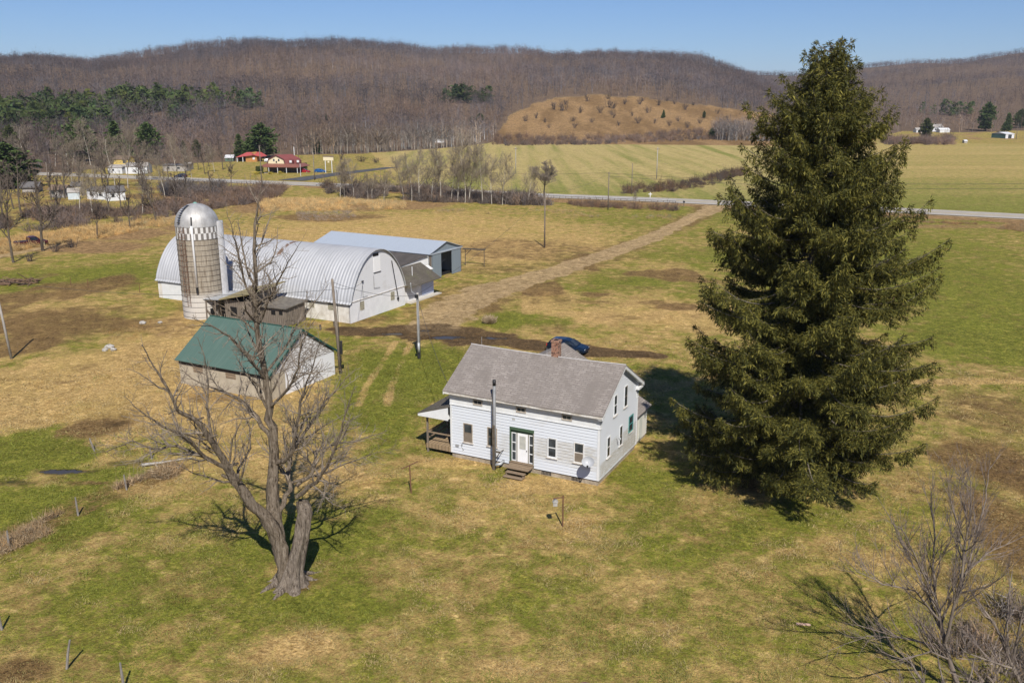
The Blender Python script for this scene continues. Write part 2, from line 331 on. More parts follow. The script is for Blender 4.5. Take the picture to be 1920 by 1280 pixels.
def ground_masks(x, y):
    p, r = pxr(x, y); near = np.clip((600-r)/60, 0, 1)
    g = np.full(x.shape, .58)
    for i, (a, b, c, d, k) in enumerate(GREEN): g = g+k*spot(x, y, a, b, c, d, .45, i)
    br = np.zeros(x.shape); og = np.zeros(x.shape); wet = np.zeros(x.shape)
    for i, (a, b, c, d, k) in enumerate(BROWN): br = np.maximum(br, k*spot(x, y, a, b, c, d, .4, 50+i))
    for i, (a, b, c, d, k) in enumerate(WET): wet = np.maximum(wet, k*spot(x, y, a, b, c, d, .35, 80+i))
    for i, (a, b, c, d, k) in enumerate(ORANGE): og = np.maximum(og, k*spot(x, y, a, b, c, d, .4, 120+i))
    n1 = fbm(x, y, 2.5, 4)-.5; n2 = fbm(x, y, 9, 6)-.5
    dr = path_d(x, y, DRIVE)+n1*1.0+n2*.4; gv = np.clip((1.25-dr)/.5, 0, 1); rut = np.clip((2.3-dr)/.9, 0, 1)
    ml = path_d(x, y, MUDLANE)+n1*1.7+n2*1.4; mud = np.clip((1.3-ml)/.5, 0, 1)
    la = path_d(x, y, LANE)+n1*.5; gv = np.maximum(gv, np.clip((1.2-la)/.4, 0, 1)*.9)
    tk = np.minimum(path_d(x, y, TRACK_A), path_d(x, y, TRACK_B)); g = g-.55*np.clip((1.5-tk-n1)/.8, 0, 1)
    rutd = np.abs(np.abs(path_d(x, y, DRIVE))-.62)+n1*.25; br = np.maximum(br, gv*np.clip((.24-rutd)/.14, 0, 1)*.55)
    hy = path_d(x, y, HWY); hyline = np.interp(x, [q[0].x for q in HWY], [q[0].y for q in HWY])
    gv = np.maximum(gv, np.clip((1.5-hy)/.4, 0, 1)*.8)
    ditch = np.clip((3.2-hy-n2*2)/1.0, 0, 1)*(y < hyline)*(p > 560)
    og = np.maximum(og, ditch*.8); br = np.maximum(br, ditch*.35*(n2 > -.1))
    sr = path_d(x, y, SIDE); br = np.maximum(br, .0)
    br = np.maximum(br, rut*np.clip(.5+n2*.9, .1, .8)); br = np.maximum(br, mud*.95)
    mid = np.clip((r-84)/20, 0, 1)*np.clip((178-r)/25, 0, 1)*(p > 980)*(p < 1400); br = np.maximum(br, mid*np.clip((fbm(x, y*.6, 7, 64)-.52)*5, 0, .75)); g = g+mid*(fbm(x, y*.6, 9, 65)-.5)*1.3
    lft = np.clip((r-75)/20, 0, 1)*np.clip((170-r)/25, 0, 1)*(p < 640); br = np.maximum(br, lft*np.clip((fbm(x, y*.5, 8, 66)-.50)*4.5, 0, .75)); g = g+lft*(fbm(x, y*.6, 11, 67)-.5)*1.0
    fl = path_d(x, y, FENCELINE)+n1*.8; br = np.maximum(br, np.clip((1.5-fl)/.8, 0, 1)*.55)
    md = meadow(x, y); fo = wooded(x, y)
    hay = (y > hyline+7) & (r < 640) & ~md & (p > 690+(r-300)*-.2) & (r > 100)
    hay = hay*np.clip((p-(640+(600-r)*.25))/60, 0, 1)
    hay = np.where(p > 1650, hay*np.clip((660-r)/30, 0, 1), hay); hay = hay*(1-.5*np.clip((p-1480)/60, 0, 1))
    g = np.where(hay > .3, .55+.28*np.clip((300-r)/60, -1, 1)+.15*np.clip((p-1400)/200, 0, 1), g)
    dl = path_d(x, y, FIELDLINE)+n1*.5; g = np.where(hay > .3, g+.45*np.clip((1.4-dl)/.8, 0, 1)-.4*np.clip(1-np.abs(dl-2.6)/1.2, 0, 1), g)
    # the valley on the left: rough ground under the scattered trees
    rough = np.clip((560-p)/60, 0, 1)*np.clip((r-215)/25, 0, 1)*(y < hyline+200)
    br = np.maximum(br, rough*np.clip(.35+n2*1.6, 0, .8)*(y < hyline-6))
    mq = fbm(x, y*.22, 14, 91)-.5; og = np.where(md, .95, og); br = np.where(md, np.clip(.50+mq*1.8+n1*.7, .12, .9), br); g = np.where(md, .15, g)
    br = np.where(fo & (r > 300), .45, br)
    foot = np.clip((r-540)/30, 0, 1)*(p > 925)*(p < 1650)*(~md)*(r < 640); br = np.maximum(br, foot*.6)
    upright = (p > 1640)*np.clip((r-640)/40, 0, 1)*(r < 830)
    og = np.maximum(og, upright*np.clip(.3+n2*2, 0, .8)); br = np.maximum(br, upright*np.clip(.2+n1, 0, .5))
    A = np.stack([np.clip(g, 0, 1.4), br, gv, np.clip(og, 0, 1)], -1)
    B = np.stack([fo*1.0, hay*1.0, wet, mud], -1)
    return A.astype(np.float32), B.astype(np.float32)
def add_masks(me):
    n = len(me.vertices); co = np.empty(n*3, np.float32); me.vertices.foreach_get('co', co); co = co.reshape(-1, 3).astype(float)
    A, B = ground_masks(co[:, 0], co[:, 1])
    for nm, M in (('zone_a', A), ('zone_b', B)):
        at = me.attributes.new(nm, 'FLOAT_COLOR', 'POINT'); at.data.foreach_set('color', M.ravel())
def ground_mat():
    n = Nd('ground_cover'); o = n.co()
    def att(nm):
        a = n.n('ShaderNodeAttribute'); a.attribute_name = nm; s = n.n('ShaderNodeSeparateColor'); n.put(s.inputs[0], a.outputs['Color'])
        return s.outputs[0], s.outputs[1], s.outputs[2], a.outputs['Alpha']
    gr, br, gv, og = att('zone_a'); fo, hay, wet, mud = att('zone_b')
    nb = n.noise(.12, o, 3, .6); nm = n.noise(.55, o, 4, .65, .4); ns = n.noise(2.6, o, 5, .75); nf = n.noise(11, o, 3, .7)
    def jit(m, a=.5, b=.3): return n.math('ADD', m, n.math('ADD', n.math('MULTIPLY', n.math('SUBTRACT', nm, .5), a*2.6), n.math('MULTIPLY', n.math('SUBTRACT', ns, .5), b*2.6)))
    np_ = n.noise(.95, n.co('Object', None, (0, 0, .7)), 6, .72, .6); nq = n.noise(.26, n.co('Object', None, (0, 0, 1.3)), 5, .7, .8)
    tan = n.mix(n.sstep(ns, .3, .7), (.30,.20,.085), (.52,.375,.185)); tan = n.mix(n.math('MULTIPLY', n.sstep(nb, .4, .65), .6), tan, (.38,.28,.115))
    tan = n.mix(n.math('MULTIPLY', n.sstep(np_, .55, .70), .75), tan, (.62,.455,.255)); tan = n.mix(n.math('MULTIPLY', n.sstep(nq, .54, .68), .55), tan, (.19,.115,.05))
    grn = n.mix(n.sstep(ns, .3, .72), (.066,.084,.013), (.185,.195,.034)); grn = n.mix(n.math('MULTIPLY', n.sstep(nb, .35, .7), .6), grn, (.135,.158,.024))
    grn = n.mix(n.math('MULTIPLY', n.sstep(np_, .52, .70), .5), grn, (.30,.27,.07)); grn = n.mix(n.math('MULTIPLY', n.sstep(nq, .58, .74), .45), grn, (.10,.075,.03))
    # hay rows run away from the road, bent a little
    hv = n.co('Object', None, (0, 0, R(5.6))); rows = n.noise(.16, n.co('Object', (1, .035, 1), (0, 0, R(5.6))), 3, .6); rows2 = n.noise(.05, n.co('Object', (1, .03, 1), (0, 0, R(5.6))), 2, .5)
    rw = n.math('MULTIPLY', n.sstep(hay, .6, .95), n.math('ADD', n.math('MULTIPLY', n.math('SUBTRACT', rows, .5), 2.2), n.math('MULTIPLY', n.math('SUBTRACT', rows2, .5), 1.1)))
    xr = n.noise(.03, n.co('Object', (.12, 1, 1), (0, 0, R(-4))), 4, .6); rw = n.math('ADD', rw, n.math('MULTIPLY', n.math('MULTIPLY', hay, n.sstep(hay, .9, .55)), n.math('MULTIPLY', n.math('SUBTRACT', xr, .5), 2.2)))
    gf = n.sstep(n.math('ADD', jit(n.math('ADD', gr, rw), .62, .5), n.math('MULTIPLY', n.math('SUBTRACT', nq, .5), n.math('SUBTRACT', 1.5, hay))), .10, 1.0)
    gf = n.math('ADD', gf, n.math('MULTIPLY', n.math('SUBTRACT', n.noise(4.1, n.co('Object', None, (0, 0, 2.1)), 5, .85), .5), 1.5), True)
    c = n.mix(gf, tan, grn)
    hayc = n.mix(gf, (.35,.29,.14), (.175,.19,.055)); c = n.mix(hay, c, hayc)
    org = n.mix(n.sstep(np_, .35, .65), (.175,.112,.058), (.285,.195,.110)); c = n.mix(n.sstep(jit(og, .35, .35), .3, .75), c, org)
    brn = n.mix(n.sstep(ns, .3, .7), (.075,.045,.022), (.22,.145,.075)); c = n.mix(n.math('MULTIPLY', n.sstep(jit(br, .45, .45), .28, .8), .92), c, brn)
    grv = n.mix(n.sstep(np_, .35, .65), (.27,.197,.115), (.37,.28,.175)); c = n.mix(n.math('MULTIPLY', n.sstep(jit(gv, .12, .14), .28, .66), .94), c, grv)
    mdc = n.mix(n.sstep(ns, .35, .7), (.055,.036,.022), (.12,.085,.055)); c = n.mix(n.math('MULTIPLY', n.sstep(jit(mud, .5, .3), .45, 1.0), .8), c, mdc)
    leaf = n.mix(n.sstep(np_, .35, .65), (.085,.062,.050), (.15,.112,.09)); c = n.mix(fo, c, leaf)
    wetm = n.sstep(jit(wet, .22, .12), .66, .76); damp = n.sstep(jit(wet, .4, .3), .25, .7)
    c = n.mix(n.math('MULTIPLY', damp, .6), c, (.05,.036,.022)); c = n.mix(wetm, c, (.050,.043,.036))
    # blades, dead stems and clods: fine value breakup of the cover itself
    grit = n.noise(5.2, o, 4, .8); grit2 = n.noise(1.7, n.co('Object', None, (0, 0, .4)), 5, .8)
    c = n.mix(n.math('MULTIPLY', n.sstep(nf, .48, .30), .45), c, (.035,.03,.012))
    gm_ = n.mix(1, c, n.ramp(n.math('ADD', n.math('MULTIPLY', grit, .5), n.math('MULTIPLY', grit2, .5)), (.36, (.52,.50,.46)), (.5, (1,1,1)), (.64, (1.42,1.40,1.34))), 'MULTIPLY'); c = n.mix(n.math('SUBTRACT', 1, wetm), c, gm_)
    n.bump(n.math('MULTIPLY', n.math('ADD', n.math('MULTIPLY', nf, .55), n.math('MULTIPLY', ns, 1.0)), n.math('SUBTRACT', 1, wetm)), .85, .22)
    big = n.math('ADD', n.math('MULTIPLY', nq, .55), n.math('MULTIPLY', np_, .45)); c = n.mix(n.math('SUBTRACT', 1, wetm), c, n.mix(1, c, n.ramp(big, (.36, (.66,.64,.60)), (.5, (1,1,1)), (.64, (1.30,1.27,1.2))), 'MULTIPLY'))
    c = n.mix(1, c, n.mix(wetm, (1.20,1.14,.98), (1,1,1)), 'MULTIPLY')
    rg = n.mix(wetm, (.95,.95,.95), (.34,.34,.34))
    m = n.out(c, .95, 0, .15); n.put(n.b.inputs['Roughness'], rg); n.put(n.b.inputs['Specular IOR Level'], n.math('ADD', n.math('MULTIPLY', wetm, .3), .08))
    return m
M_GROUND = ground_mat()
azd = np.radians(np.concatenate([np.arange(-180, -36, 4), np.arange(-36, 36, .1), np.arange(36, 180, 4)]))
rr = [1.0, 8, 16, 24]
q = 30.0
while q < 620: rr.append(q); q *= 1.0052
while q < 3300: rr.append(q); q *= 1.011
rr += [4200, 6000, 9000]; rr = np.array(rr)
RR, AA = np.meshgrid(rr, azd, indexing='ij'); X = RR*np.sin(AA); Y = RR*np.cos(AA); Z = ground_h(X, Y)
nr, na = X.shape
i0 = (np.arange(nr-1)[:, None]*na+np.arange(na)[None]); i1 = (np.arange(nr-1)[:, None]*na+(np.arange(na)+1)[None] % na)
F = np.stack([i0, i0+na, i1+na, i1], -1).reshape(-1, 4)
gm = np_mesh('ground', np.stack([X, Y, Z], -1).reshape(-1, 3), F, M_GROUND, smooth=True)
add_masks(gm); tag(link('ground', gm), kind='structure')
del X, Y, Z, RR, AA, F, i0, i1
# roads: strips draped just above the ground sheet
def strip(name, path, mat, lift=.02, step=2.0, nx=6, masks=False, off=0, hw=None, edge=0):
    vs = []; P = [(np.array(p[:2]), w_) for p, w_ in path]
    dist = 0; cen = []
    for (a, wa), (b, wb) in zip(P[:-1], P[1:]):
        L = np.linalg.norm(b-a); k = max(2, int(L/step))
        for i in range(k): cen.append((a+(b-a)*i/k, wa+(wb-wa)*i/k))
    cen.append(P[-1]); c = np.array([q[0] for q in cen]); wd = np.array([q[1] for q in cen])
    for _ in range(8): c[1:-1] = (c[:-2]+2*c[1:-1]+c[2:])/4
    t = np.gradient(c, axis=0); t /= np.linalg.norm(t, axis=1)[:, None]; nn = np.stack([-t[:, 1], t[:, 0]], -1)
    u = np.linspace(-1, 1, nx); h = wd if hw is None else np.full(len(c), hw)
    jl = 1+edge*(fbm(c[:, 0], c[:, 1], 3, 3)-.5)*2; jr = 1+edge*(fbm(c[:, 0], c[:, 1], 3, 8)-.5)*2
    U = u[None]*np.where(u[None] < 0, jl[:, None], jr[:, None])
    X = c[:, 0:1]+nn[:, 0:1]*(U*h[:, None]+off); Y = c[:, 1:2]+nn[:, 1:2]*(U*h[:, None]+off)
    Z = ground_h(X, Y)+lift; m = len(c)
    i = (np.arange(m-1)[:, None]*nx+np.arange(nx-1)[None]).ravel()
    me = np_mesh(name, np.stack([X, Y, Z], -1).reshape(-1, 3), np.stack([i, i+1, i+nx+1, i+nx], -1), mat, smooth=True)
    if masks: add_masks(me)
    return tag(link(name, me), kind='structure')
def asphalt_mat(name, a, b):
    n = Nd(name); f = n.noise(.4, n.co(), 5, .6); g = n.noise(9, n.co(), 2)
    c = n.mix(n.math('MULTIPLY', g, .3), n.ramp(f, (.3, a), (.7, b)), tuple(x*.7 for x in a)); n.bump(g, .2, .01)
    return n.out(c, 1, 0, .05)
M_ROAD = asphalt_mat('worn_asphalt', (.33,.30,.26), (.41,.375,.325)); M_BLACK = asphalt_mat('black_asphalt', (.07,.07,.075), (.12,.12,.125))
strip('driveway', DRIVE, M_GROUND, .03, .7, 12, True, edge=.25)
strip('muddy_driveway', MUDLANE, M_GROUND, .02, .7, 12, True, edge=.3)
strip('farm_lane', LANE, M_GROUND, .02, 1.5, 8, True, edge=.2)
strip('highway', HWY, M_ROAD, .12, 3)
M_LINE = noisy('yellow_road_paint', (.5,.36,.08), (.62,.46,.12), 2, .8, bump=0)
M_WLINE = noisy('white_road_paint', (.6,.6,.58), (.74,.74,.72), 2, .8, bump=0)
strip('road_marking', HWY, M_LINE, .126, 3, 2, off=.14, hw=.08); strip('road_marking', HWY, M_LINE, .126, 3, 2, off=-.14, hw=.08)
strip('road_marking', HWY, M_WLINE, .126, 3, 2, off=3.7, hw=.09); strip('road_marking', HWY, M_WLINE, .126, 3, 2, off=-3.7, hw=.09)
strip('side_road', SIDE, M_BLACK, .08, 2)
# ------------------------------------------------------------------ materials of the buildings
M_SIDING = siding_mat('white_clapboard', grime=(.40,.37,.31), amt=.3, zones=((0,6.9,11.5,1.35,2.75,.75),(0,4.0,4.8,1.3,2.6,.5),(0,7.0,11.6,1.05,1.3,.45))); M_SIDEG = siding_mat('grimy_white_clapboard', (.585,.61,.655), (.36,.33,.27), .22, ((1,.1,7.6,.45,1.5,.85),(1,4.6,7.7,.5,2.3,.8),(1,2.1,3.7,1.3,2.5,.5)))
M_TRIM = noisy('white_trim', (.60,.61,.62), (.70,.71,.72), 2, .5, bump=.05)
M_OLDTRIM = noisy('peeling_trim', (.42,.36,.29), (.74,.73,.71), 3.5, .7, bump=.1)
M_SHING = shingle_mat('grey_shingles', (.235,.205,.185), (.325,.29,.265), (.12,.105,.095))
M_SHINGB = shingle_mat('brown_shingles', (.11,.095,.075), (.16,.14,.115), (.05,.045,.035), (.12,.12,.06))
M_STONE = noisy('foundation_stone', (.22,.18,.13), (.46,.39,.30), 2.2, .95, bump=.8, bd=.08)
M_GLASS = glass_mat('window_glass'); M_BROWNF = noisy('brown_sash', (.12,.09,.065), (.2,.16,.12), 4)
M_SHADE = noisy('window_blind', (.16,.13,.10), (.22,.185,.15), 2, .6, bump=0)
M_GREENF = noisy('green_door_trim', (.045,.085,.05), (.07,.115,.07), 4, .6); M_TEALF = noisy('teal_trim', (.06,.22,.20), (.09,.28,.26), 4, .6)
M_WOOD = wood_mat('weathered_boards', (.11,.085,.065), (.27,.23,.19)); M_WOODH = wood_mat('weathered_planks', (.15,.105,.07), (.33,.25,.17), 2.5, False)
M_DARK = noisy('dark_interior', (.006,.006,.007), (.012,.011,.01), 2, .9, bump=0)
M_GALV = noisy('galvanised_pipe', (.30,.31,.32), (.48,.49,.50), 3, .5, .25, bump=.05); M_RUST = noisy('rusty_iron', (.10,.05,.03), (.2,.1,.055), 5)
M_BLACKM = noisy('black_metal', (.012,.012,.014), (.03,.03,.033), 4, .5)
def brick_m():
    n = Nd('old_brick'); b = n.brick(n.co('UV'), .24, .085, .012, (.24,.085,.05), (.38,.18,.10), (.33,.28,.23)); f = n.noise(7, n.co(), 3)
    n.bump(n.math('MULTIPLY', b.outputs['Fac'], -1), .6, .02)
    return n.out(n.mix(n.sstep(f, .5, .68), b.outputs['Color'], (.05,.03,.025)), .9)
M_BRICK = brick_m()
# ------------------------------------------------------------------ farmhouse
HX, HY, HYAW = -4.487, 61.322, -.468
HL, HW, HZ0, HE, HR = 11.63, 7.70, .40, 5.26, 7.69
house = thing('farmhouse', 'white clapboard two storey farmhouse with grey shingle roof and brick chimney on the lawn', 'house', (HX, HY, 0), HYAW)
def to_local(p, o=(HX, HY), yaw=HYAW):
    dx, dy = p.x-o[0], p.y-o[1]; c, s = math.cos(yaw), math.sin(yaw); return (dx*c+dy*s, -dx*s+dy*c, p.z)
# clapboard walls: real lapped boards
def clap(mb, along, d0, d1, z0, z1, at, sgn, row=.215, lap=.034):
    """boards on a wall; along 'x' (y=at) or 'y' (x=at); sgn = outward sign; d0,d1 may be functions of z"""
    f0 = d0 if callable(d0) else (lambda z: d0); f1 = d1 if callable(d1) else (lambda z: d1)
    k = max(1, round((z1-z0)/row)); h = (z1-z0)/k
    for i in range(k):
        a, b = z0+i*h, z0+(i+1)*h; o = at+sgn*lap
        def P(d, off, z): return (d, off, z) if along == 'x' else (off, d, z)
        mb.add([P(f0(a), o, a), P(f1(a), o, a), P(f1(b), at+sgn*.003, b), P(f0(b), at+sgn*.003, b), P(f0(a), at, a), P(f1(a), at, a)],
               [(0,1,2,3), (4,5,1,0)])
ZB = 4.13                            # dark belt under the frieze
fw = MB()
clap(fw, 'x', 0, 4.86, HZ0, 3.24, 0, -1); clap(fw, 'x', 6.77, HL, HZ0, 3.24, 0, -1); clap(fw, 'x', 0, HL, 3.24, ZB, 0, -1)
fw.build('front_wall', M_SIDING, house)
fr = MB(); fr.box(-.03, HL+.03, -.05, .02, ZB+.05, HE-.1); fr.box(-.045, HL+.045, -.085, .0, ZB, ZB+.05)
fr.box(-.02, .12, -.045, .0, HZ0, ZB); fr.box(HL-.12, HL+.03, -.045, .0, HZ0, ZB)
fr.build('frieze_board', M_TRIM, house)
slope = (HR-HE)/(HW/2+.46)
def rz(b): return HR-abs(b-HW/2)*slope-.10      # underside of the roof at depth b
gw = MB()
clap(gw, 'y', 0, HW, HZ0, 5.0, HL, 1, lap=.05)
inv = lambda z, s: HW/2+s*(HR-.10-z)/slope
clap(gw, 'y', lambda z: max(0, inv(z, -1)), lambda z: min(HW, inv(z, 1)), 5.0, HR-.16, HL, 1, lap=.05)
gw.build('gable_wall', M_SIDEG, house)
shell = MB()                         # back and far walls, kept simple where the photo shows little
clap(shell, 'y', 0, HW, HZ0, 5.0, 0, -1); clap(shell, 'y', lambda z: max(0, inv(z, -1)), lambda z: min(HW, inv(z, 1)), 5.0, HR-.16, 0, -1)
clap(shell, 'x', 0, HL, HZ0, HE, HW, 1); shell.build('rear_wall', M_SIDING, house)
cb = MB(); cb.box(HL-.0, HL+.045, -.03, .11, HZ0, ZB);  cb.box(HL, HL+.06, -.03, .28, ZB+.05, HE-.12); cb.box(HL, HL+.09, -.09, .30, ZB, ZB+.05)
cb.build('corner_board', M_TRIM, house)
cb = MB(); cb.box(HL, HL+.062, HW-.11, HW+.03, HZ0, ZB); cb.box(HL, HL+.06, HW-.3, HW+.03, ZB+.05, HE-.12); cb.box(HL, HL+.09, HW-.32, HW+.05, ZB, ZB+.05); cb.build('corner_board', M_TRIM, house)
fd = MB(); fd.box(.06, HL-.06, .06, HW-.06, -.3, HZ0-.0)
fd.build('foundation', M_STONE, house)
for x0 in (7.35, 9.65):
    fg = MB(); fg.box(x0, x0+.72, .045, .058, .30, .34)
    for k in range(7): fg.box(x0+k*.11, x0+k*.11+.06, .035, .058, .06, .31)
    fg.build('foundation_grate', M_BLACKM, house)
# roof: two planes with a slight sag, thickness and overhang
OE, OS = .37, .46
def roof_plane(sgn):
    mb = MB(); nx, ny = 24, 8; g = []
    for top in (1, 0):
        for j in range(ny+1):
            for i in range(nx+1):
                x = -OE+(HL+2*OE)*i/nx; t = j/ny
                sag = .10*math.sin(math.pi*i/nx)*(.4+.6*t)+.035*math.sin(i*1.3+j)*math.sin(math.pi*i/nx)
                y = HW/2+sgn*(HW/2+OS)*(1-t); z = HE+(HR-HE)*t-sag-(0 if top else .07); g.append((x, y, z))
    N = (nx+1)*(ny+1); W = nx+1; f = []
    for j in range(ny):
        for i in range(nx):
            a = j*W+i; q = (a, a+1, a+W+1, a+W); f += [q if sgn < 0 else q[::-1], tuple(k+N for k in (q[::-1] if sgn < 0 else q))]
    for i in range(nx): f.append((i, i+N, i+1+N, i+1) if sgn < 0 else (i+1, i+1+N, i+N, i))
    for j in range(ny):
        for e in (0, nx): a = j*W+e; f.append((a, a+W, a+W+N, a+N))
    return mb.add(g, f)
rf = roof_plane(-1).build('roof', M_SHING, house); rb = roof_plane(1).build('roof', M_SHING, house)
rc = MB(); rc.tube([(-OE+(HL+2*OE)*i/24, HW/2, HR-.0-.10*math.sin(math.pi*i/24)) for i in range(25)], .05, 6); rc.build('ridge_cap', noisy('ridge_cap_shingle', (.36,.34,.33), (.46,.44,.43), 4), rf)
ev = MB(); ev.box(-OE+.02, HL+OE-.02, -OS+.02, -OS+.07, HE-.24, HE-.075); ev.box(-OE+.02, HL+OE-.02, -OS+.07, -.051, HE-.16, HE-.11)
ev.box(-OE+.02, HL+OE-.02, HW+OS-.07, HW+OS-.02, HE-.24, HE-.075); ev.box(-OE+.02, HL+OE-.02, HW+.03, HW+OS-.07, HE-.16, HE-.11)
ev.build('eave_board', M_OLDTRIM, rf)
for x0, x1 in ((-OE+.012, -OE+.06), (HL+OE-.06, HL+OE-.012)):
    rk = MB()
    for sg in (-1, 1):
        e = HW/2+sg*(HW/2+OS-.01); p = [(e, HE-.075), (HW/2, HR-.075), (HW/2, HR-.30), (e, HE-.30)]
        rk.extrx(p if sg < 0 else p[::-1], x0, x1)
    if x0 < 0: rk.build('rake_board', M_TRIM, rf)
for sg in (-1, 1):                   # soffit boards under the rakes
    e = HW/2+sg*(HW/2+OS-.08); rk.extrx([(e, HE-.16), (HW/2, HR-.16), (HW/2, HR-.20), (e, HE-.20)] if sg < 0 else [(e, HE-.20), (HW/2, HR-.20), (HW/2, HR-.16), (e, HE-.16)], HL+.02, HL+OE-.061)
rk.box(HL+.02, HL+OE-.065, HW-.55, HW+OS-.075, HE-.40, HE-.245); rk.box(HL+.02, HL+OE-.065, -OS+.075, .05, HE-.36, HE-.245)
rk.build('rake_board', M_TRIM, rf)
M_TANF = noisy('tan_window_frame', (.30,.25,.20), (.48,.43,.37), 3, .7)
def window(par, along, at, sgn, c, z0, z1, wd, trim=M_TRIM, sash=M_BROWNF, blind=0., mid=True, sill=.12, nv=1):
    def B(m, a0, a1, o0, o1, b0, b1):
        lo, hi = sorted((at+sgn*o0, at+sgn*o1))
        m.box(a0, a1, lo, hi, b0, b1) if along == 'x' else m.box(lo, hi, a0, a1, b0, b1)
    h = wd/2; f = MB(); t = .05
    B(f, c-h-t, c-h, .0, .05, z0-t, z1+t); B(f, c+h, c+h+t, .0, .05, z0-t, z1+t); B(f, c-h, c+h, .0, .05, z1, z1+t); B(f, c-h, c+h, .0, .05, z0-t, z0)
    root = f.build('window', trim, par)
    p = MB(); B(p, c-h+.04, c+h-.04, .012, .026, z0+.04, z1-.04); p.build('pane', M_GLASS, root)
    s = MB(); zm = (z0+z1)/2
    for a0, a1, b0, b1 in ((c-h, c-h+.04, z0, z1), (c+h-.04, c+h, z0, z1), (c-h+.04, c+h-.04, z0, z0+.045), (c-h+.04, c+h-.04, z1-.045, z1)): B(s, a0, a1, .0, .036, b0, b1)
    if mid: B(s, c-h+.04, c+h-.04, .0, .04, zm-.035, zm+.035)
    for k in range(1, nv):
        xx = c-h+2*h*k/nv; B(s, xx-.018, xx+.018, .0, .034, z0+.045, z1-.045)
    s.build('sash', sash, root)
    if blind > 0: q = MB(); B(q, c-h+.05, c+h-.05, .027, .031, z0+.05, z0+(z1-z0)*blind); q.build('blind', M_SHADE, root)
    if sill: q = MB(); B(q, c-h-sill, c+h+sill, .0, .10, z0-t-.06, z0-t-.002); q.build('sill', M_OLDTRIM, root)
    return root
window(house, 'x', -.02, -1, 1.47, 1.45, 2.83, .66, trim=M_TANF, blind=.5); window(house, 'x', -.02, -1, 3.46, 1.5, 2.85, .68, trim=M_TANF, nv=2)
window(house, 'x', -.02, -1, 8.17, 1.52, 2.90, .62, sash=M_TRIM, blind=0, nv=1); window(house, 'x', -.02, -1, 10.18, 1.5, 2.90, .68, sash=M_OLDTRIM, blind=.48)
for c in (2.31, 5.77, 9.25): window(house, 'x', -.05, -1, c, 4.46, 4.79, .66, trim=M_TANF, sash=M_TANF, mid=False, sill=0, nv=2)
window(house, 'y', HL+.04, 1, 2.82, 4.3, 5.72, .55, sash=M_TRIM, nv=1); window(house, 'y', HL+.04, 1, 4.92, 4.28, 5.78, .58, sash=M_BROWNF)
window(house, 'y', HL+.04, 1, 1.65, 1.6, 3.02, .52, sash=M_OLDTRIM); window(house, 'y', HL+.04, 1, 4.12, 1.6, 3.0, .48)
window(house, 'y', HL+.04, 1, 6.25, 1.92, 3.1, .82, trim=M_TEALF, sash=M_TEALF, sill=.02)
# recessed entrance with sidelights
dr = MB(); dr.poly((4.86,.18,.62),(6.77,.18,.62),(6.77,.18,3.24),(4.86,.18,3.24)); dr.box(6.70,6.77,-.05,.18,.62,3.02); dr.box(5.34,5.42,.09,.178,.62,2.8); dr.box(6.24,6.32,.09,.178,.62,2.8)
ent = dr.build('entrance', noisy('bare_jamb_wood', (.20,.185,.15), (.34,.32,.27), 4), house)
dr = MB(); dr.box(4.86,6.77,-.05,.18,3.02,3.24); dr.box(4.93,6.70,.10,.178,2.80,3.02); dr.box(4.86,4.93,-.05,.18,.62,3.02); dr.build('lintel', M_GREENF, ent)
ds = MB(); ds.box(4.86, 6.77, -.12, .18, .52, .62); ds.build('threshold', M_WOODH, ent)
door = MB().box(5.42, 6.24, .10, .15, .63, 2.79).build('front_door', noisy('white_door', (.74,.75,.76), (.82,.82,.83), 2, .4, bump=0), house)
MB().box(5.58, 6.06, .088, .0995, 1.62, 2.6).build('pane', noisy('door_blind', (.36,.36,.33), (.5,.5,.46), 3, .3, bump=0), door)
MB().blob((6.16, .06, 1.55), (.04,.04,.04), 1, 8, 5, 0).build('handle', M_BLACKM, door)
for c in (5.14, 6.51):
    s = MB(); h = .19
    s.box(c-h, c-h+.05, .09, .14, .64, 2.78); s.box(c+h-.05, c+h, .09, .14, .64, 2.78)
    for z in (.64, 1.32, 2.0, 2.71): s.box(c-h+.05, c+h-.05, .09, .14, z, z+.07)
    sr = s.build('sidelight', M_TRIM, house); MB().box(c-h+.05, c+h-.05, .12, .125, .7, 2.72).build('pane', M_GLASS, sr)
st = MB(); st.box(4.95, 6.75, -.95, -.13, .46, .52); st.box(4.98, 6.7, -.93, -.15, .05, .455)
st2 = MB(); st2.box(5.15, 6.62, -1.32, -.96, .27, .32); st2.box(5.15, 6.62, -1.68, -1.33, .1, .15)
st2.box(5.2, 5.26, -1.6, -.96, -.05, .1); st2.box(6.5, 6.56, -1.6, -.96, -.05, .1); st2.box(5.2, 5.26, -1.3, -.96, .1, .26); st2.box(6.5, 6.56, -1.3, -.96, .1, .26); st2.box(4.95, 6.75, -.95, -.13, .46, .52)
steps = st2.build('steps', M_WOODH, house)
MB().box(5.06, 5.28, -.045, -.012, 3.76, 3.88).build('wall_vent', noisy('grey_vent', (.4,.4,.38), (.5,.5,.48), 4), house)
mt = MB(); mt.box(.42, .68, -.10, -.02, .95, 1.12); mt.tube([(.95,-.03,1.15),(.92,-.06,1.0),(1.0,-.06,.9),(1.08,-.06,.78),(1.0,-.05,.7)], .02, 5); mt.box(.9, 1.0, -.09, -.02, 1.1, 1.2)
mt.build('utility_meter', M_GALV, house)
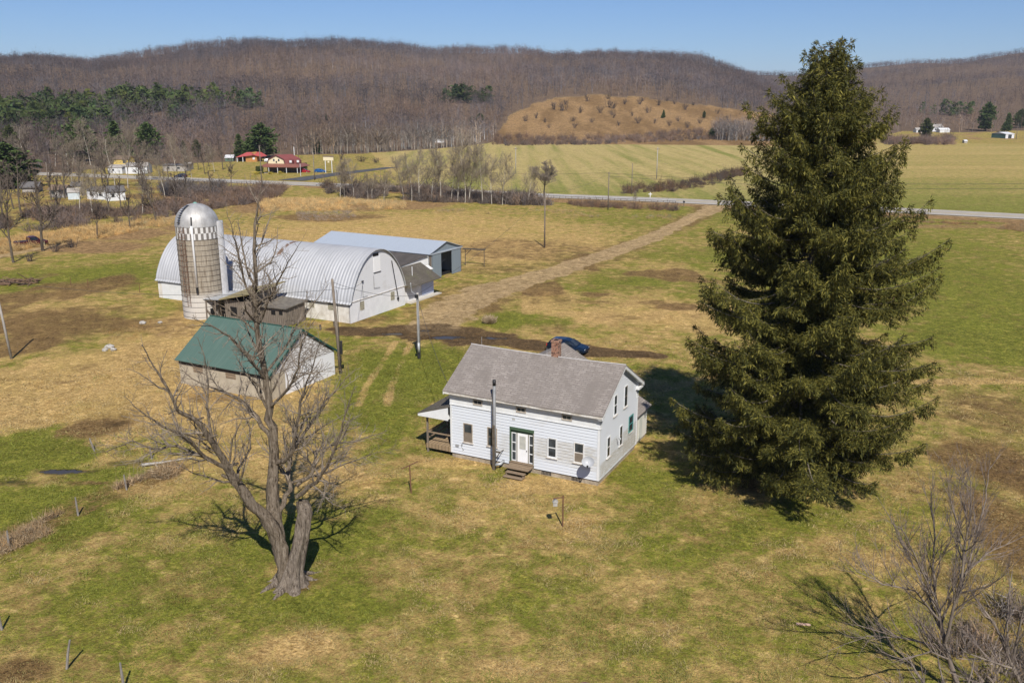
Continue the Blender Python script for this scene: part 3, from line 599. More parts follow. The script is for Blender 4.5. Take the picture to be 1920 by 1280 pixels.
# stove pipe beside the front wall
sp = MB(); sp.tube([(3.95,-.62,0),(3.95,-.62,6.3)], .105, 12); pipe = sp.build('stove_pipe', noisy('dull_grey_pipe', (.16,.165,.17), (.27,.275,.28), 3, .6, .1, bump=.05), house, True)
q = MB(); q.tube([(3.95,-.62,6.3),(3.95,-.62,6.7)], .12, 12); q.build('pipe_cap', M_BLACKM, pipe, True)
q = MB(); q.box(3.78, 3.90, -.60, -.42, 0, 5.9); q.box(3.86, 4.04, -.79, -.735, 0.0, 3.4); q.box(4.0, 4.42, -.63, -.55, 1.33, 1.42); q.tube([(4.36,-.58,1.36),(4.08,-.58,.9)], .035, 6); q.tube([(4.36,-.58,1.36),(4.36,-.02,1.36)], .03, 6)
q.build('pipe_support', noisy('dark_post_wood', (.07,.055,.04), (.14,.115,.085), 4), pipe)
q = MB(); q.tube([(4.0,-.62,.35),(4.35,-.5,.45),(4.35,.05,.5)], .11, 10); q.build('pipe_elbow', M_GALV, pipe, True)
# satellite dish on the corner
dm = MB(); n_ = 20; cs = []
ctr = Vector((11.15, -.75, 1.95)); ax = Vector((.25, -.75, .55)).normalized(); e1 = ax.cross(Vector((0,0,1))).normalized(); e2 = e1.cross(ax)
for j in range(5):
    rj = .41*j/4
    for k in range(n_): cs.append(ctr+(e1*math.cos(k*2*math.pi/n_)*1.05+e2*math.sin(k*2*math.pi/n_)*.9)*rj+ax*(.22*(j/4)**2))
dm.add(cs, [(j*n_+k, j*n_+(k+1) % n_, (j+1)*n_+(k+1) % n_, (j+1)*n_+k) for j in range(4) for k in range(n_)])
dish = dm.build('satellite_dish', noisy('dish_grey', (.34,.35,.37), (.43,.44,.46), 3, .45, bump=0), house, True)
q = MB(); q.tube([tuple(ctr-e2*.42), tuple(ctr-e2*.4+ax*.65)], .02, 6); q.box(*[v for i in range(3) for v in ((ctr-e2*.4+ax*.65)[i]-.05, (ctr-e2*.4+ax*.65)[i]+.05)]); q.tube([tuple(ctr), (11.2,-.35,1.75), (11.2,-.02,1.6)], .025, 6); q.build('arm', M_BLACKM, dish)
# brick chimney on the ridge
lx, ly, _ = to_local(G(1049, 664, 7.55)); cy = HW/2+.22
q = MB(); q.box(lx-.27, lx+.27, cy-.27, cy+.27, 6.9, 8.62); q.box(lx-.31, lx+.31, cy-.31, cy+.31, 8.62, 8.78); ch = q.build('chimney', M_BRICK, house)
q = MB(); q.box(lx-.15, lx+.15, cy-.15, cy+.15, 8.781, 8.80); q.build('flue', M_DARK, ch)
for xx, h in ((.9, .65), (6.3, .45)): q = MB(); q.tube([(xx-OE, HW/2, HR-.1), (xx-OE, HW/2, HR+h)], .012, 5); q.build('lightning_rod', M_GALV, house)
q = MB(); q.tube([(HL+.02, 3.24, 2.35), (HL+.28, 3.2, 2.45)], .03, 6); q.blob((HL+.34, 3.2, 2.4), (.08,.08,.1), 2, 8, 6, 0); q.build('wall_lamp', M_GALV, house)
# rear wing whose roof climbs just behind the main ridge
BE = 10.95
def on_b(px, py, b):
    c, s = math.cos(HYAW), math.sin(HYAW); o = Vector((HX-s*b, HY+c*b)); n = Vector((-s, c))
    a = (px-960)/FOC; bb = (640-py)/FOC; d = Vector((a, CP+bb*SP, -SP+bb*CP)); t = (o.x*n.x+o.y*n.y)/(d.x*n.x+d.y*n.y); p = d*t
    return (p.x-o.x)*c+(p.y-o.y)*s, p.z+CAM_H
ax_, az_ = on_b(1057.5, 642, BE); rx_, rz_ = on_b(1222, 758, BE); l_x, l_z = on_b(1010, 662, BE)
sl_l = (az_-l_z)/(ax_-l_x); ex = ax_-(az_-2.6)/sl_l
wr = MB()
yb = 4.4
wr.slab([(ax_, yb, az_), (rx_, HW+.02, rz_), (rx_, BE, rz_), (ax_, BE, az_)], .08)
wr2 = MB(); wr2.slab([(ex, HW+.02, 2.6), (ax_, yb, az_), (ax_, BE, az_), (ex, BE, 2.6)], .08)
wing = MB(); wx1 = rx_-.28
clap(wing, 'y', HW+.06, BE-.3, .25, rz_-.0+.12, wx1, 1); 
wing.poly((wx1, BE-.3, .2), (ex+.3, BE-.3, .2), (ex+.3, BE-.3, 2.5), (ax_, BE-.3, az_-.1), (wx1, BE-.3, rz_+.1)); wing.poly((ex+.3, BE-.3, .2), (ex+.3, HW, .2), (ex+.3, HW, 2.5), (ex+.3, BE-.3, 2.5))
wg = wing.build('rear_wing', siding_mat('pale_shed_siding', (.62,.60,.54), (.36,.34,.30), .7), house)
wr.build('roof', M_SHING, wg); wr2.build('roof', M_SHING, wg)
q = MB(); q.box(wx1+.025, wx1+.06, HW+1.0, HW+1.75, .3, 2.2); q.build('door', noisy('faded_door', (.48,.50,.44), (.6,.6,.55), 3), wg)
q = MB(); q.box(ex+.35, wx1-.04, HW, BE-.34, -.2, .25); q.build('footing', M_STONE, wg)
# side porch on the left
pm = MB(); pm.slab([(-2.65,-.35,3.15), (.0,-.35,4.0), (.0,5.2,4.0), (-2.65,5.2,3.15)], .06); pr = pm.build('porch', M_SHINGB, house)
q = MB(); q.box(-2.63,-2.58,-.34,5.19,2.93,3.085); q.poly((-2.58,-.33,3.0),(-2.58,5.18,3.0),(-.05,5.18,3.0),(-.05,-.33,3.0)); q.extr([(-2.58,2.93),(-.03,2.93),(-.03,3.92),(-2.58,3.10)], -.36, -.31); q.build('porch_fascia', M_TRIM, pr)
q = MB(); q.box(-2.2, -.03, .05, 4.9, .62, .70); q.box(-2.2, -.03, .05, .10, .35, .62); q.box(-2.2,-2.15,.1,4.9,.35,.62); q.build('porch_deck', wood_mat('tan_deck', (.20,.14,.085), (.34,.25,.15)), pr)
for yy in (.12, 3.0, 4.8): q = MB(); q.box(-2.16, -2.04, yy-.06, yy+.06, 0, 2.99); q.build('porch_post', M_WOOD, pr)
q = MB(); q.box(-2.04,-.03,.09,.15,1.55,1.65); q.box(-2.13,-2.07,.18,2.94,1.5,1.6); q.box(-2.13,-2.07,3.06,4.74,1.5,1.6); q.box(-2.13,-2.07,.18,2.94,1.05,1.12); q.build('porch_railing', M_WOODH, pr)
q = MB(); q.box(-.9, -.15, 1.2, 2.6, .705, 1.3); q.box(-1.8,-1.2,3.3,4.3,.705,1.1); q.build('porch_clutter', noisy('dark_clutter', (.03,.028,.026), (.1,.08,.06), 3), pr)
# ------------------------------------------------------------------ barn with round roof
BX, BY, BYAW = -19.13, 102.23, -.48; BL, BW, BE_, BR = 31.97, 11.37, 2.49, 7.99
barn = thing('round_roof_barn', 'long white dairy barn with an arched corrugated metal roof beside the silo', 'barn', (BX, BY, 0), BYAW)
def arc(t):                          # gothic arch: t 0..1 across the width -> (y, z)
    s = abs(t-.5)*2; y = t*BW; z = BE_+(BR-BE_)*(1-s**2.15)**.78
    fl = max(0, s-.9)/.1; z -= 0*fl; return y, z
ARC = [arc(.5-.5*math.cos(math.pi*i/44)) for i in range(45)]
def corrug():
    per = .46; n = int((BL+.5)/per*4); xs = np.linspace(-BL-.25, .25, n+1); off = .046*np.sin(xs/per*2*np.pi)
    prof = np.array([(-.30, BE_-.22)]+ARC[0:0]+ARC+[(BW+.30, BE_-.22)]); tn = np.gradient(prof, axis=0); tn /= np.linalg.norm(tn, axis=1)[:, None]
    nm = np.stack([-tn[:, 1], tn[:, 0]], -1); nm[nm[:, 1] < -.01] *= -1
    k = len(prof); Y = prof[None, :, 0]+nm[None, :, 0]*(off[:, None]+.06); Z = prof[None, :, 1]+nm[None, :, 1]*(off[:, None]+.06)
    X = np.repeat(xs[:, None], k, 1); V = np.stack([X, Y, Z], -1).reshape(-1, 3)
    i = (np.arange(n)[:, None]*k+np.arange(k-1)[None]).ravel(); F = np.stack([i, i+k, i+k+1, i+1], -1)
    return np_mesh('roof', V, F, [roofm], smooth=True)
def galv_roof():
    n = Nd('galvanised_arch_roof'); o = n.co(); st = n.noise(.8, n.co('Object', (3, .3, .3)), 4, .6); f = n.noise(.25, o, 3)
    c = n.ramp(n.math('ADD', n.math('MULTIPLY', st, .5), n.math('MULTIPLY', f, .5)), (.3, (.36,.365,.38)), (.7, (.52,.525,.54)))
    sep = n.n('ShaderNodeSeparateXYZ'); n.put(sep.inputs[0], o)
    def band(x0, x1, zl): return n.math('MULTIPLY', n.math('MULTIPLY', n.sstep(sep.outputs[0], x0-.05, x0), n.sstep(sep.outputs[0], x1+.05, x1)), n.sstep(sep.outputs[2], zl, zl+.3))
    pat = n.noise(1.5, o, 4); rust = n.math('MULTIPLY', n.math('ADD', band(-13.1, -12.6, 6.6), band(-28.2, -27.5, 6.2)), n.sstep(pat, .35, .5), True)
    c = n.mix(rust, c, (.20,.13,.09))
    return n.out(c, .5, .25, .4)
roofm = galv_roof(); broof = link('roof', corrug(), barn)
M_BARNW = siding_mat('white_barn_boards', (.64,.645,.66), (.45,.43,.40), .35)
M_LIME = noisy('whitewashed_block', (.46,.42,.36), (.74,.72,.68), 1.1, .9, bump=.3)
def gable(x, sgn, name, mat):
    mb = MB(); zs = np.linspace(BE_, BR-.12, 24)
    for a, b in zip(zs[:-1], zs[1:]):
        def span(z):
            s = (1-((z-BE_)/(BR-BE_))**(1/.78))**(1/2.15); return BW/2-s*BW/2+.02, BW/2+s*BW/2-.02
        (a0, a1), (b0, b1) = span(a), span(b)
        mb.add([(x+sgn*.02, a0, a), (x+sgn*.02, a1, a), (x+sgn*.002, b1, b), (x+sgn*.002, b0, b), (x, a0, a), (x, a1, a)], [(0,1,2,3), (4,5,1,0)])
    return mb.build(name, mat, barn)
gable(0, 1, 'gable_wall', M_BARNW); gable(-BL, -1, 'gable_wall', M_BARNW)
q = MB(); q.box(-BL, .0, 0, .25, -.4, BE_-.05); q.box(-BL, 0, BW-.25, BW, -.4, BE_-.05); q.box(-BL, -BL+.25, .25, BW-.25, -.4, BE_-.05); q.build('block_wall', M_LIME, barn)
q = MB(); q.box(-.2, .03, .0, BW, -.4, BE_-.04); q.build('front_base_wall', noisy('white_painted_block', (.64,.64,.65), (.74,.74,.75), 1.2, .8, bump=.2), barn)
q = MB(); q.box(.03, .10, -.02, BW+.02, BE_-.04, BE_+.05); q.build('belt_board', M_OLDTRIM, barn)
q = MB()
for sg in (0,):
    for (y0, z0), (y1, z1) in zip(ARC[:-1], ARC[1:]): q.tube([(.24, y0, z0+.03), (.24, y1, z1+.03)], .07, 5, False)
q.build('gable_trim', M_GALV, broof)
def pane_window(par, along, at, sgn, c, z0, z1, wd, nx=4, nz=4):
    def B(m, a0, a1, o0, o1, b0, b1):
        lo, hi = sorted((at+sgn*o0, at+sgn*o1)); m.box(a0, a1, lo, hi, b0, b1) if along == 'x' else m.box(lo, hi, a0, a1, b0, b1)
    f = MB(); B(f, c-wd/2, c+wd/2, 0, .02, z0, z1); r = f.build('window', M_GLASS, par)
    m = MB()
    for i in range(nx+1): xx = c-wd/2+wd*i/nx; B(m, xx-.025, xx+.025, .02, .045, z0, z1)
    for i in range(nz+1): zz = z0+(z1-z0)*i/nz; B(m, c-wd/2, c+wd/2, .021, .05, zz-.025, zz+.025)
    m.build('muntins', noisy('cream_muntin', (.42,.38,.27), (.52,.48,.36), 3), r)
for c in (2.3, 8.65): pane_window(barn, 'y', .03, 1, c, 1.22, 2.22, .78)
for c in (-5.72, -2.85, -11.9, -17.5): pane_window(barn, 'x', 0, -1, c, 1.4, 2.24, .72)
q = MB(); q.box(-31.2,-27.6,-.06,-.005,-.05,2.2); q.build('barn_door', M_TRIM, barn)
q = MB(); q.box(-9.3,-8.1,-.05,-.005,-.05,2.05); q.build('side_door', M_BARNW, barn)
q = MB(); q.box(.005,.05,4.95,6.3,5.3,7.2); q.build('hay_door', siding_mat('plain_white_boards', (.78,.78,.78), (.6,.58,.55), .3), barn)
q = MB(); q.box(.02,.06,4.9,6.0,7.25,7.62); q.build('hay_vent', M_DARK, barn)
q = MB(); q.box(.05,.09,4.85,6.35,5.22,5.30); q.build('door_ledge', M_BLACKM, barn)
q = MB(); q.tube([(.1,4.78,4.95),(.1,4.78,3.4)], .02, 5); q.tube([(.1,4.78,3.4),(.1,6.0,3.3)], .02, 5); q.tube([(.1,2.5,4.3),(.1,2.5,2.75)], .02, 5); q.tube([(.1,2.4,2.72),(.1,3.4,2.7)], .02, 5); q.tube([(.14,8.6,6.2),(.14,9.75,1.3)], .055, 6); q.box(.02,.2,9.62,9.85,1.0,1.3); q.box(.05,.2,2.35,2.65,4.6,4.72)
q.build('door_track', M_BLACKM, barn)
# milk house against the barn's far corner
mh = thing('milk_house', 'small white block milk house with a dark brown shingle roof against the barn gable', 'shed', (BX, BY, 0), BYAW)
q = MB(); q.box(-5.2, -.35, 11.75, 18.9, -.3, 2.35); mw = q.build('wall', noisy('whitewashed_stone', (.55,.53,.50), (.78,.77,.76), 1.6, .9, bump=.5), mh)
for y0 in (11.75, 18.9): q = MB(); q.poly((-.35,y0,2.35),(-5.2,y0,2.35),(-2.6,y0,4.0)); q.build('gable_wall', M_BARNW, mh)
q = MB(); q.slab([(.75,11.5,2.3),(.75,19.2,2.3),(-2.6,19.2,4.15),(-2.6,11.5,4.15)], .08); q.slab([(-2.6,11.5,4.15),(-2.6,19.2,4.15),(-5.6,19.2,2.2),(-5.6,11.5,2.2)], .08); mr = q.build('roof', M_SHINGB, mh)
q = MB(); q.box(-.345,-.30,15.9,18.8,.35,2.2); q.build('pale_blue_stretch', noisy('pale_blue_tone', (.42,.48,.62), (.55,.6,.72), 2), mh)  # thin overlay box that makes the far stretch of this wall pale blue
q = MB(); q.box(-.3,.5,12.2,19.6,-.2,.12); q.build('concrete_apron', noisy('pale_concrete', (.4,.37,.32), (.55,.51,.45), 2), mh)
q = MB(); q.tube([(-.9,14.6,3.1),(-.9,14.6,4.4)], .05, 6); q.build('vent_pipe', M_TRIM, mr)
# ------------------------------------------------------------------ machine shed
MX, MY, MYAW = -12.11, 128.46, -.518; ML, MW_, ME, MR = 21.98, 8.57, 3.96, 5.25
mach = thing('machine_shed', 'steel machine shed with blue grey roof and open sliding doors behind the barn', 'shed', (MX, MY, 0), MYAW)
M_BSTEEL = metal_sheet('blue_grey_steel', (.20,.24,.275), (.15,.18,.21), 1.1, .55); M_BROOF = metal_sheet('pale_blue_steel_roof', (.38,.425,.485), (.33,.37,.42), 1.1, .5, .1)
M_WTIN = metal_sheet('whitish_tin', (.62,.62,.62), (.45,.42,.40), 1.1, .5)
q = MB(); q.poly((0,0,0),(-ML,0,0),(-ML,0,ME),(0,0,ME)); q.poly((-ML,MW_,0),(0,MW_,0),(0,MW_,ME),(-ML,MW_,ME)); q.poly((-ML,0,0),(-ML,MW_,0),(-ML,MW_,ME),(-ML,MW_/2,MR-.1),(-ML,0,ME)); q.build('side_wall', M_WTIN, mach)
q = MB(); q.poly((0,0,3.75),(0,MW_,3.75),(0,MW_,ME),(0,MW_/2,MR-.1),(0,0,ME)); q.box(-.15,.0,0,.75,0,3.75); q.box(-.15,0,8.2,MW_,0,3.75); q.build('front_wall', M_BSTEEL, mach)
q = MB(); q.slab([(-ML-.1,-.2,ME-.05),(.26,-.2,ME-.05),(.26,MW_/2,MR),(-ML-.1,MW_/2,MR)], .06); q.slab([(-ML-.1,MW_/2,MR),(.26,MW_/2,MR),(.26,MW_+.2,ME-.05),(-ML-.1,MW_+.2,ME-.05)], .06); q.build('roof', M_BROOF, mach)
q = MB(); q.box(.01,.18,.1,MW_+.1,3.70,3.9); q.build('door_track', M_BROOF, mach)
for y0, y1 in ((.72,2.95),(5.83,8.25)): q = MB(); q.box(.04,.11,y0,y1,.05,3.69); q.build('sliding_door', M_BSTEEL, mach)
for y0, y1 in ((0,.55),(8.3,8.57)): q = MB(); q.box(-.1,.03,y0,y1,0,3.74); q.build('corner_post', M_WOOD, mach)
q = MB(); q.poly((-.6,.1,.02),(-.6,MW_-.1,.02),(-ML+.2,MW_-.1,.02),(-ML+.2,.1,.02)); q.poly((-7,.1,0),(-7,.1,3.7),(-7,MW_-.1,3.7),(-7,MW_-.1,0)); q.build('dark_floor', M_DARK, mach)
q = MB(); q.tube([(-1.2,3.0,1.5),(-1.2,5.7,2.1)], .05, 6); q.build('gate_bar', M_GALV, mach)
ls = thing('lean_to', 'dark roofed lean-to between the arched barn and the blue grey machine shed', 'shed', (MX, MY, 0), MYAW)
q = MB(); q.slab([(-17,-.22,3.75),(.0,-.22,3.75),(-1.6,-5.2,2.75),(-17,-5.2,2.75)], .08); q.build('roof', shingle_mat('dark_roll_roofing', (.09,.08,.075), (.13,.115,.105), (.05,.045,.04)), ls)
q = MB(); q.poly((-.25,-.03,0),(-.25,-.03,3.6),(-1.7,-5.0,2.6),(-1.7,-5.0,0)); q.poly((-1.7,-5.0,0),(-1.7,-5.0,2.6),(-17,-5.0,2.6),(-17,-5.0,0)); q.build('wall', M_WTIN, ls)
q = MB(); q.slab([(-.1,-.1,2.3),(.9,-.3,1.9),(-.3,-4.5,1.7),(-1.5,-4.6,2.1)], .04); q.build('tin_awning', M_WTIN, ls)
dd = thing('hay_rack', 'rusty conveyor frame leaning out from the machine shed corner', 'farm rack', tuple(G(888, 498)), -.3)
q = MB(); q.box(-1.8,2.0,-.3,-.2,2.6,2.75); q.box(-1.8,2.0,.2,.3,2.6,2.75)
for k in range(8): q.box(-1.7+k*.5,-1.6+k*.5,-.2,.2,2.62,2.7)
for xx in (-1.4, 1.8): q.tube([(xx,0,0),(xx,0,2.6)], .06, 6)
q.tube([(-1.4,0,1.6),(-.4,0,2.6)], .05, 6); q.build('frame', noisy('dark_old_timber', (.05,.04,.032), (.11,.09,.07), 4), dd)
# ------------------------------------------------------------------ silo
SX, SY = -37.93+.1, 106.6
silo = thing('silo', 'tall concrete stave silo with a shiny metal dome beside the arched barn', 'silo', (SX, SY, 0), BYAW)
def stave_mat(name, checker=False):
    n = Nd(name); o = n.co(); sep = n.n('ShaderNodeSeparateXYZ'); n.put(sep.inputs[0], o)
    ang = n.math('ARCTAN2', sep.outputs[1], sep.outputs[0]); cmb = n.n('ShaderNodeCombineXYZ'); n.put(cmb.inputs[0], n.math('MULTIPLY', ang, 2.5)); n.put(cmb.inputs[1], sep.outputs[2])
    v = cmb.outputs[0]
    if checker:
        mp = n.n('ShaderNodeMapping'); n.put(mp.inputs[0], v); mp.inputs['Scale'].default_value = (3.2, 1.351, 1); mp.inputs['Location'].default_value = (0, .001, .5); ck = n.n('ShaderNodeTexChecker'); n.put(ck.inputs['Vector'], mp.outputs[0]); ck.inputs['Scale'].default_value = 1
        ck.inputs['Color1'].default_value = (.82,.81,.80,1); ck.inputs['Color2'].default_value = (.15,.135,.125,1); return n.out(n.mix(n.math('MULTIPLY', n.noise(2.5, o, 3), .5), ck.outputs['Color'], (.36,.33,.30)), .4, .2, .5)
    b = n.brick(v, .3, .74, .012, (.29,.25,.20), (.36,.315,.25), (.21,.18,.145), .5)
    mp = n.n('ShaderNodeMapping'); n.put(mp.inputs[0], v); mp.inputs['Scale'].default_value = (2.5, .22, 1)
    st = n.noise(1.4, mp.outputs[0], 5, .7); c = n.mix(n.sstep(st, .42, .7), b.outputs['Color'], (.16,.125,.09))
    low = n.sstep(sep.outputs[2], 3.4, 2.6); c = n.mix(n.math('MULTIPLY', low, .75), c, (.60,.57,.53)); n.bump(st, .3, .02)
    return n.out(c, .9)
q = MB(); q.lathe([(2.5,-.3),(2.5,9.62)], 56); q.build('stave_wall', stave_mat('concrete_staves'), silo, True)
q = MB(); q.lathe([(2.52,9.62),(2.52,11.1)], 56); q.build('checker_band', stave_mat('checker_metal_staves', True), silo, True)
q = MB()
for k in range(17):
    z = .25+k*.62*(1 if k < 8 else 1)
    if z < 9.6: q.tube([(2.515*math.cos(a), 2.515*math.sin(a), z) for a in np.linspace(0, 2*math.pi, 49)], .022, 4, False)
q.build('hoops', noisy('dark_hoop', (.04,.032,.028), (.09,.07,.05), 4), silo)
def dome_mat():
    n = Nd('spun_metal_dome'); o = n.co(); sep = n.n('ShaderNodeSeparateXYZ'); n.put(sep.inputs[0], o); ang = n.math('ARCTAN2', sep.outputs[1], sep.outputs[0])
    sn = n.math('ABSOLUTE', n.math('SINE', n.math('MULTIPLY', ang, 12))); seam = n.sstep(sn, .06, .0); n.bump(n.math('MULTIPLY', seam, 1), .5, .05)
    f = n.noise(1.2, o, 4); return n.out(n.mix(seam, n.ramp(f, (.3, (.34,.33,.32)), (.7, (.52,.51,.50))), (.25,.25,.25)),   .6, .45, .4)
q = MB(); q.lathe([(2.56,11.08),(2.55,11.2)]+[(2.53*math.cos(t), 11.2+2.5*math.sin(t)) for t in np.linspace(.08, 1.5, 12)]+[(.01, 13.72)], 48); dome = q.build('dome', dome_mat(), silo, True)
q = MB(); q.lathe([(.25,13.68),(.18,13.8),(.01,13.85)], 16); q.build('dome_cap', noisy('green_patina', (.12,.25,.22), (.2,.35,.3), 4, .6), dome, True)
def around(px): return None
def silo_dir(deg):                   # world bearing measured from the direction towards the camera
    a = math.atan2(-SY, -SX)+R(deg)-BYAW; return math.cos(a), math.sin(a)
cx, cy2 = silo_dir(72)
q = MB(); th0 = math.atan2(cy2, cx)
pr_ = [(2.5*cx-cy2*.55*math.cos(t)*1.0+cx*.6*math.sin(t), 2.5*cy2+cx*.55*math.cos(t)+cy2*.6*math.sin(t)) for t in np.linspace(0, math.pi, 9)]
for (a, b), (c, d) in zip(pr_[:-1], pr_[1:]): q.poly((a,b,2.2),(c,d,2.2),(c,d,11.6),(a,b,11.6))
q.poly(*[(a,b,11.6) for a, b in pr_]); q.build('unloading_chute', noisy('grey_chute', (.42,.42,.43), (.58,.58,.6), 2, .5, .3), silo, True)
dx_, dy_ = silo_dir(-14)
q = MB(); q.tube([(dx_*2.68, dy_*2.68, 11.3), (dx_*2.66, dy_*2.66, 10.4), (dx_*2.66+.0, dy_*2.66, 4.0)], .13, 10); q.build('fill_pipe', noisy('white_pipe', (.72,.72,.74), (.82,.82,.83), 3, .4, bump=0), silo, True)
q = MB(); q.tube([(dx_*2.66, dy_*2.66, 4.0), (dx_*2.66, dy_*2.66, 3.3)], .14, 8); q.build('pipe_boot', M_BLACKM, silo); q = MB(); q.tube([(dx_*2.62,dy_*2.62,11.2),(dx_*2.4,dy_*2.4,12.3)], .08, 6); q.build('pipe_elbow', M_BLACKM, silo)
lx_, ly_ = silo_dir(-40); tx_, ty_ = -ly_, lx_
q = MB()
for s in (-.22, .22): q.tube([(lx_*2.62+tx_*s, ly_*2.62+ty_*s, 1.6), (lx_*2.62+tx_*s, ly_*2.62+ty_*s, 11.2)], .025, 5)
for k in range(30): z = 1.8+k*.31; q.tube([(lx_*2.62+tx_*-.22, ly_*2.62+ty_*-.22, z), (lx_*2.62+tx_*.22, ly_*2.62+ty_*.22, z)], .018, 4)
for k in range(12):
    z = 3+k*.7; q.tube([(lx_*(2.62+.62*math.sin(t))+tx_*.36*math.cos(t), ly_*(2.62+.62*math.sin(t))+ty_*.36*math.cos(t), z) for t in np.linspace(0, math.pi, 9)], .02, 4)
for t in (.5, 1.57, 2.6): q.tube([(lx_*(2.62+.62*math.sin(t))+tx_*.36*math.cos(t), ly_*(2.62+.62*math.sin(t))+ty_*.36*math.cos(t), z) for z in (3, 10.7)], .015, 4)
q.build('ladder', M_RUST, silo)
for k in range(9): pass
q = MB(); u0 = silo_dir(-52)
for k in range(9):
    t = .15+k*.12; r_ = 2.56*math.cos(t); q.box(*[v for pair in (((u0[0]*r_)-.18, (u0[0]*r_)+.18), ((u0[1]*r_)-.18, (u0[1]*r_)+.18), (11.25+2.52*math.sin(t)-.02, 11.25+2.52*math.sin(t)+.03)) for v in pair])
q.build('dome_rungs', M_BLACKM, dome)
q = MB(); v0 = silo_dir(20); q.box(v0[0]*2.5-.22, v0[0]*2.5+.22, v0[1]*2.5-.22, v0[1]*2.5+.22, .6, 1.3); q.build('base_hatch', M_DARK, silo)
# ------------------------------------------------------------------ collapsing feed shed at the silo's foot
p0 = G(424, 602); fs = thing('feed_shed', 'collapsing unpainted wooden feed shed at the foot of the silo', 'shed', tuple(p0), BYAW)
q = MB(); q.box(0,4.4,0,.08,0,2.7); q.box(4.32,4.4,.08,4.2,0,4.2); q.box(0,.08,1.6,4.2,0,2.8); q.box(.0,4.4,4.12,4.2,0,3.6)
fw2 = q.build('wall', M_WOOD, fs)
q = MB(); q.slab([(-.4,-.5,2.75),(5.6,-.7,4.15),(5.5,4.6,4.6),(-.4,4.6,3.2)], .14); q.build('roof', noisy('mossy_roofing', (.17,.14,.07), (.33,.28,.15), 1.2, .95, bump=.5), fs)
q = MB(); q.slab([(-3.0,-.6,2.55),(-.42,-.55,2.7),(-.42,3.6,3.0),(-2.9,3.4,2.8)], .08); q.build('tin_roof', M_GALV, fs)
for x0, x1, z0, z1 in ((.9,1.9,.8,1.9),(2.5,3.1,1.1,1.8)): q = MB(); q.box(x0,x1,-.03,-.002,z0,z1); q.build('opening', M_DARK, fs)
q = MB()
rs = random.Random(4)
for k in range(14): q = MB(); a = Vector((rs.uniform(-2.6, -.2), rs.uniform(-.3, 2.5), rs.uniform(.0, .6))); q.tube([a, a+Vector((rs.uniform(-.8,.8), rs.uniform(-.6,.6), rs.uniform(.6, 1.9)))], rs.uniform(.04, .09), 5); q.build('broken_timber', M_WOOD, fs)
for k in (-2.7, -1.2): q = MB(); q.tube([(k,-.4,0),(k+.1,-.4,2.6)], .09, 6); q.build('post', M_WOOD, fs)
for k in range(6): q = MB(); a = Vector((rs.uniform(3.6,5.5), rs.uniform(-.6,.3), rs.uniform(3.2,4.0))); q.tube([a, a+Vector((rs.uniform(.3,1.2), rs.uniform(-.3,.3), rs.uniform(-.6,.5)))], .05, 5); q.build('broken_timber', M_WOOD, fs)
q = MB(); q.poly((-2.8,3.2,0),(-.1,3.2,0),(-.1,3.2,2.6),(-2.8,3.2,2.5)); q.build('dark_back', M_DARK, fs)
p1 = G(497, 606); f2 = thing('feed_shed', 'low weathered board lean-to shed between the feed shed and the barn wall', 'shed', tuple(p1), BYAW)
q = MB(); q.box(-.6,3.3,0,.08,0,2.1); q.box(3.22,3.3,.08,3.4,0,2.3); q.box(-.6,-.52,.08,3.4,0,2.4); q.build('wall', M_WOOD, f2)
q = MB(); q.slab([(-.8,-.3,2.1),(3.6,-.3,2.2),(3.6,3.6,2.5),(-.8,3.6,2.6)], .1); q.build('roof', noisy('tar_paper', (.09,.08,.07), (.2,.18,.15), 2), f2)
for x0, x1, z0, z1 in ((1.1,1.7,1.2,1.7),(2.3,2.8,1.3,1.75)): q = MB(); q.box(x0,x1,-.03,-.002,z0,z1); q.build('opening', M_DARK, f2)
# ------------------------------------------------------------------ green roofed garage
GX, GY, GYAW = -21.2, 74.1, -.48; GL, GW, GE, GR = 10.98, 8.9, 2.34, 5.51
gar = thing('green_roof_garage', 'block garage with a green metal roof and white boarded gable behind the old bare tree', 'garage', (GX, GY, 0), GYAW)
M_BLOCK = noisy('tan_block', (.34,.29,.215), (.47,.41,.315), 1.3, .95, bump=.4)
q = MB(); q.box(-GL,0,0,.2,-.3,GE-.25); q.box(-GL,-GL+.2,.2,GW,-.3,GE); q.box(-GL+.2,0,GW-.2,GW,-.3,GE); q.build('wall', M_BLOCK, gar)
def gz(y): return GR-.12-abs(y-GW/2)*(GR-GE)/(GW/2+.33)
q = MB(); q.poly((.0,0,-.3),(.0,2.0,-.3),(0,2.0,GE),(0,0,GE-.1)); q.build('front_block', M_BLOCK, gar)
q = MB(); q.poly((.01,1.95,-.1),(.01,GW,-.1),(.01,GW,gz(GW)),(.01,1.95,gz(1.95))); gg = q.build('gable_wall', (lambda: (lambda n: n.out(n.mix(n.sstep(n.wave(2.2, n.co('UV'), 'X'), .0, .12), (.45,.45,.46), (.76,.76,.77)), .7))(Nd('white_vertical_boards')))(), gar)
def peel():
    n = Nd('peeling_white_boards'); f = n.noise(2.2, n.co('UV', (1, 4, 1)), 6, .8); n.bump(f, .4, .02); return n.out(n.mix(n.sstep(f, .46, .56), (.20,.17,.145), (.72,.71,.71)), .85)
q = MB(); q.poly((.03,.2,GE-.1),(.03,1.95,GE-.1),(.03,GW-.1,GE+.0),(.03,GW/2,gz(GW/2)),(.03,.2,gz(.2))); q.build('peeling_gable', peel(), gar)
M_GROOF = metal_sheet('green_steel_roof', (.070,.122,.100), (.105,.155,.130), 1.1, .65, 0, .8)
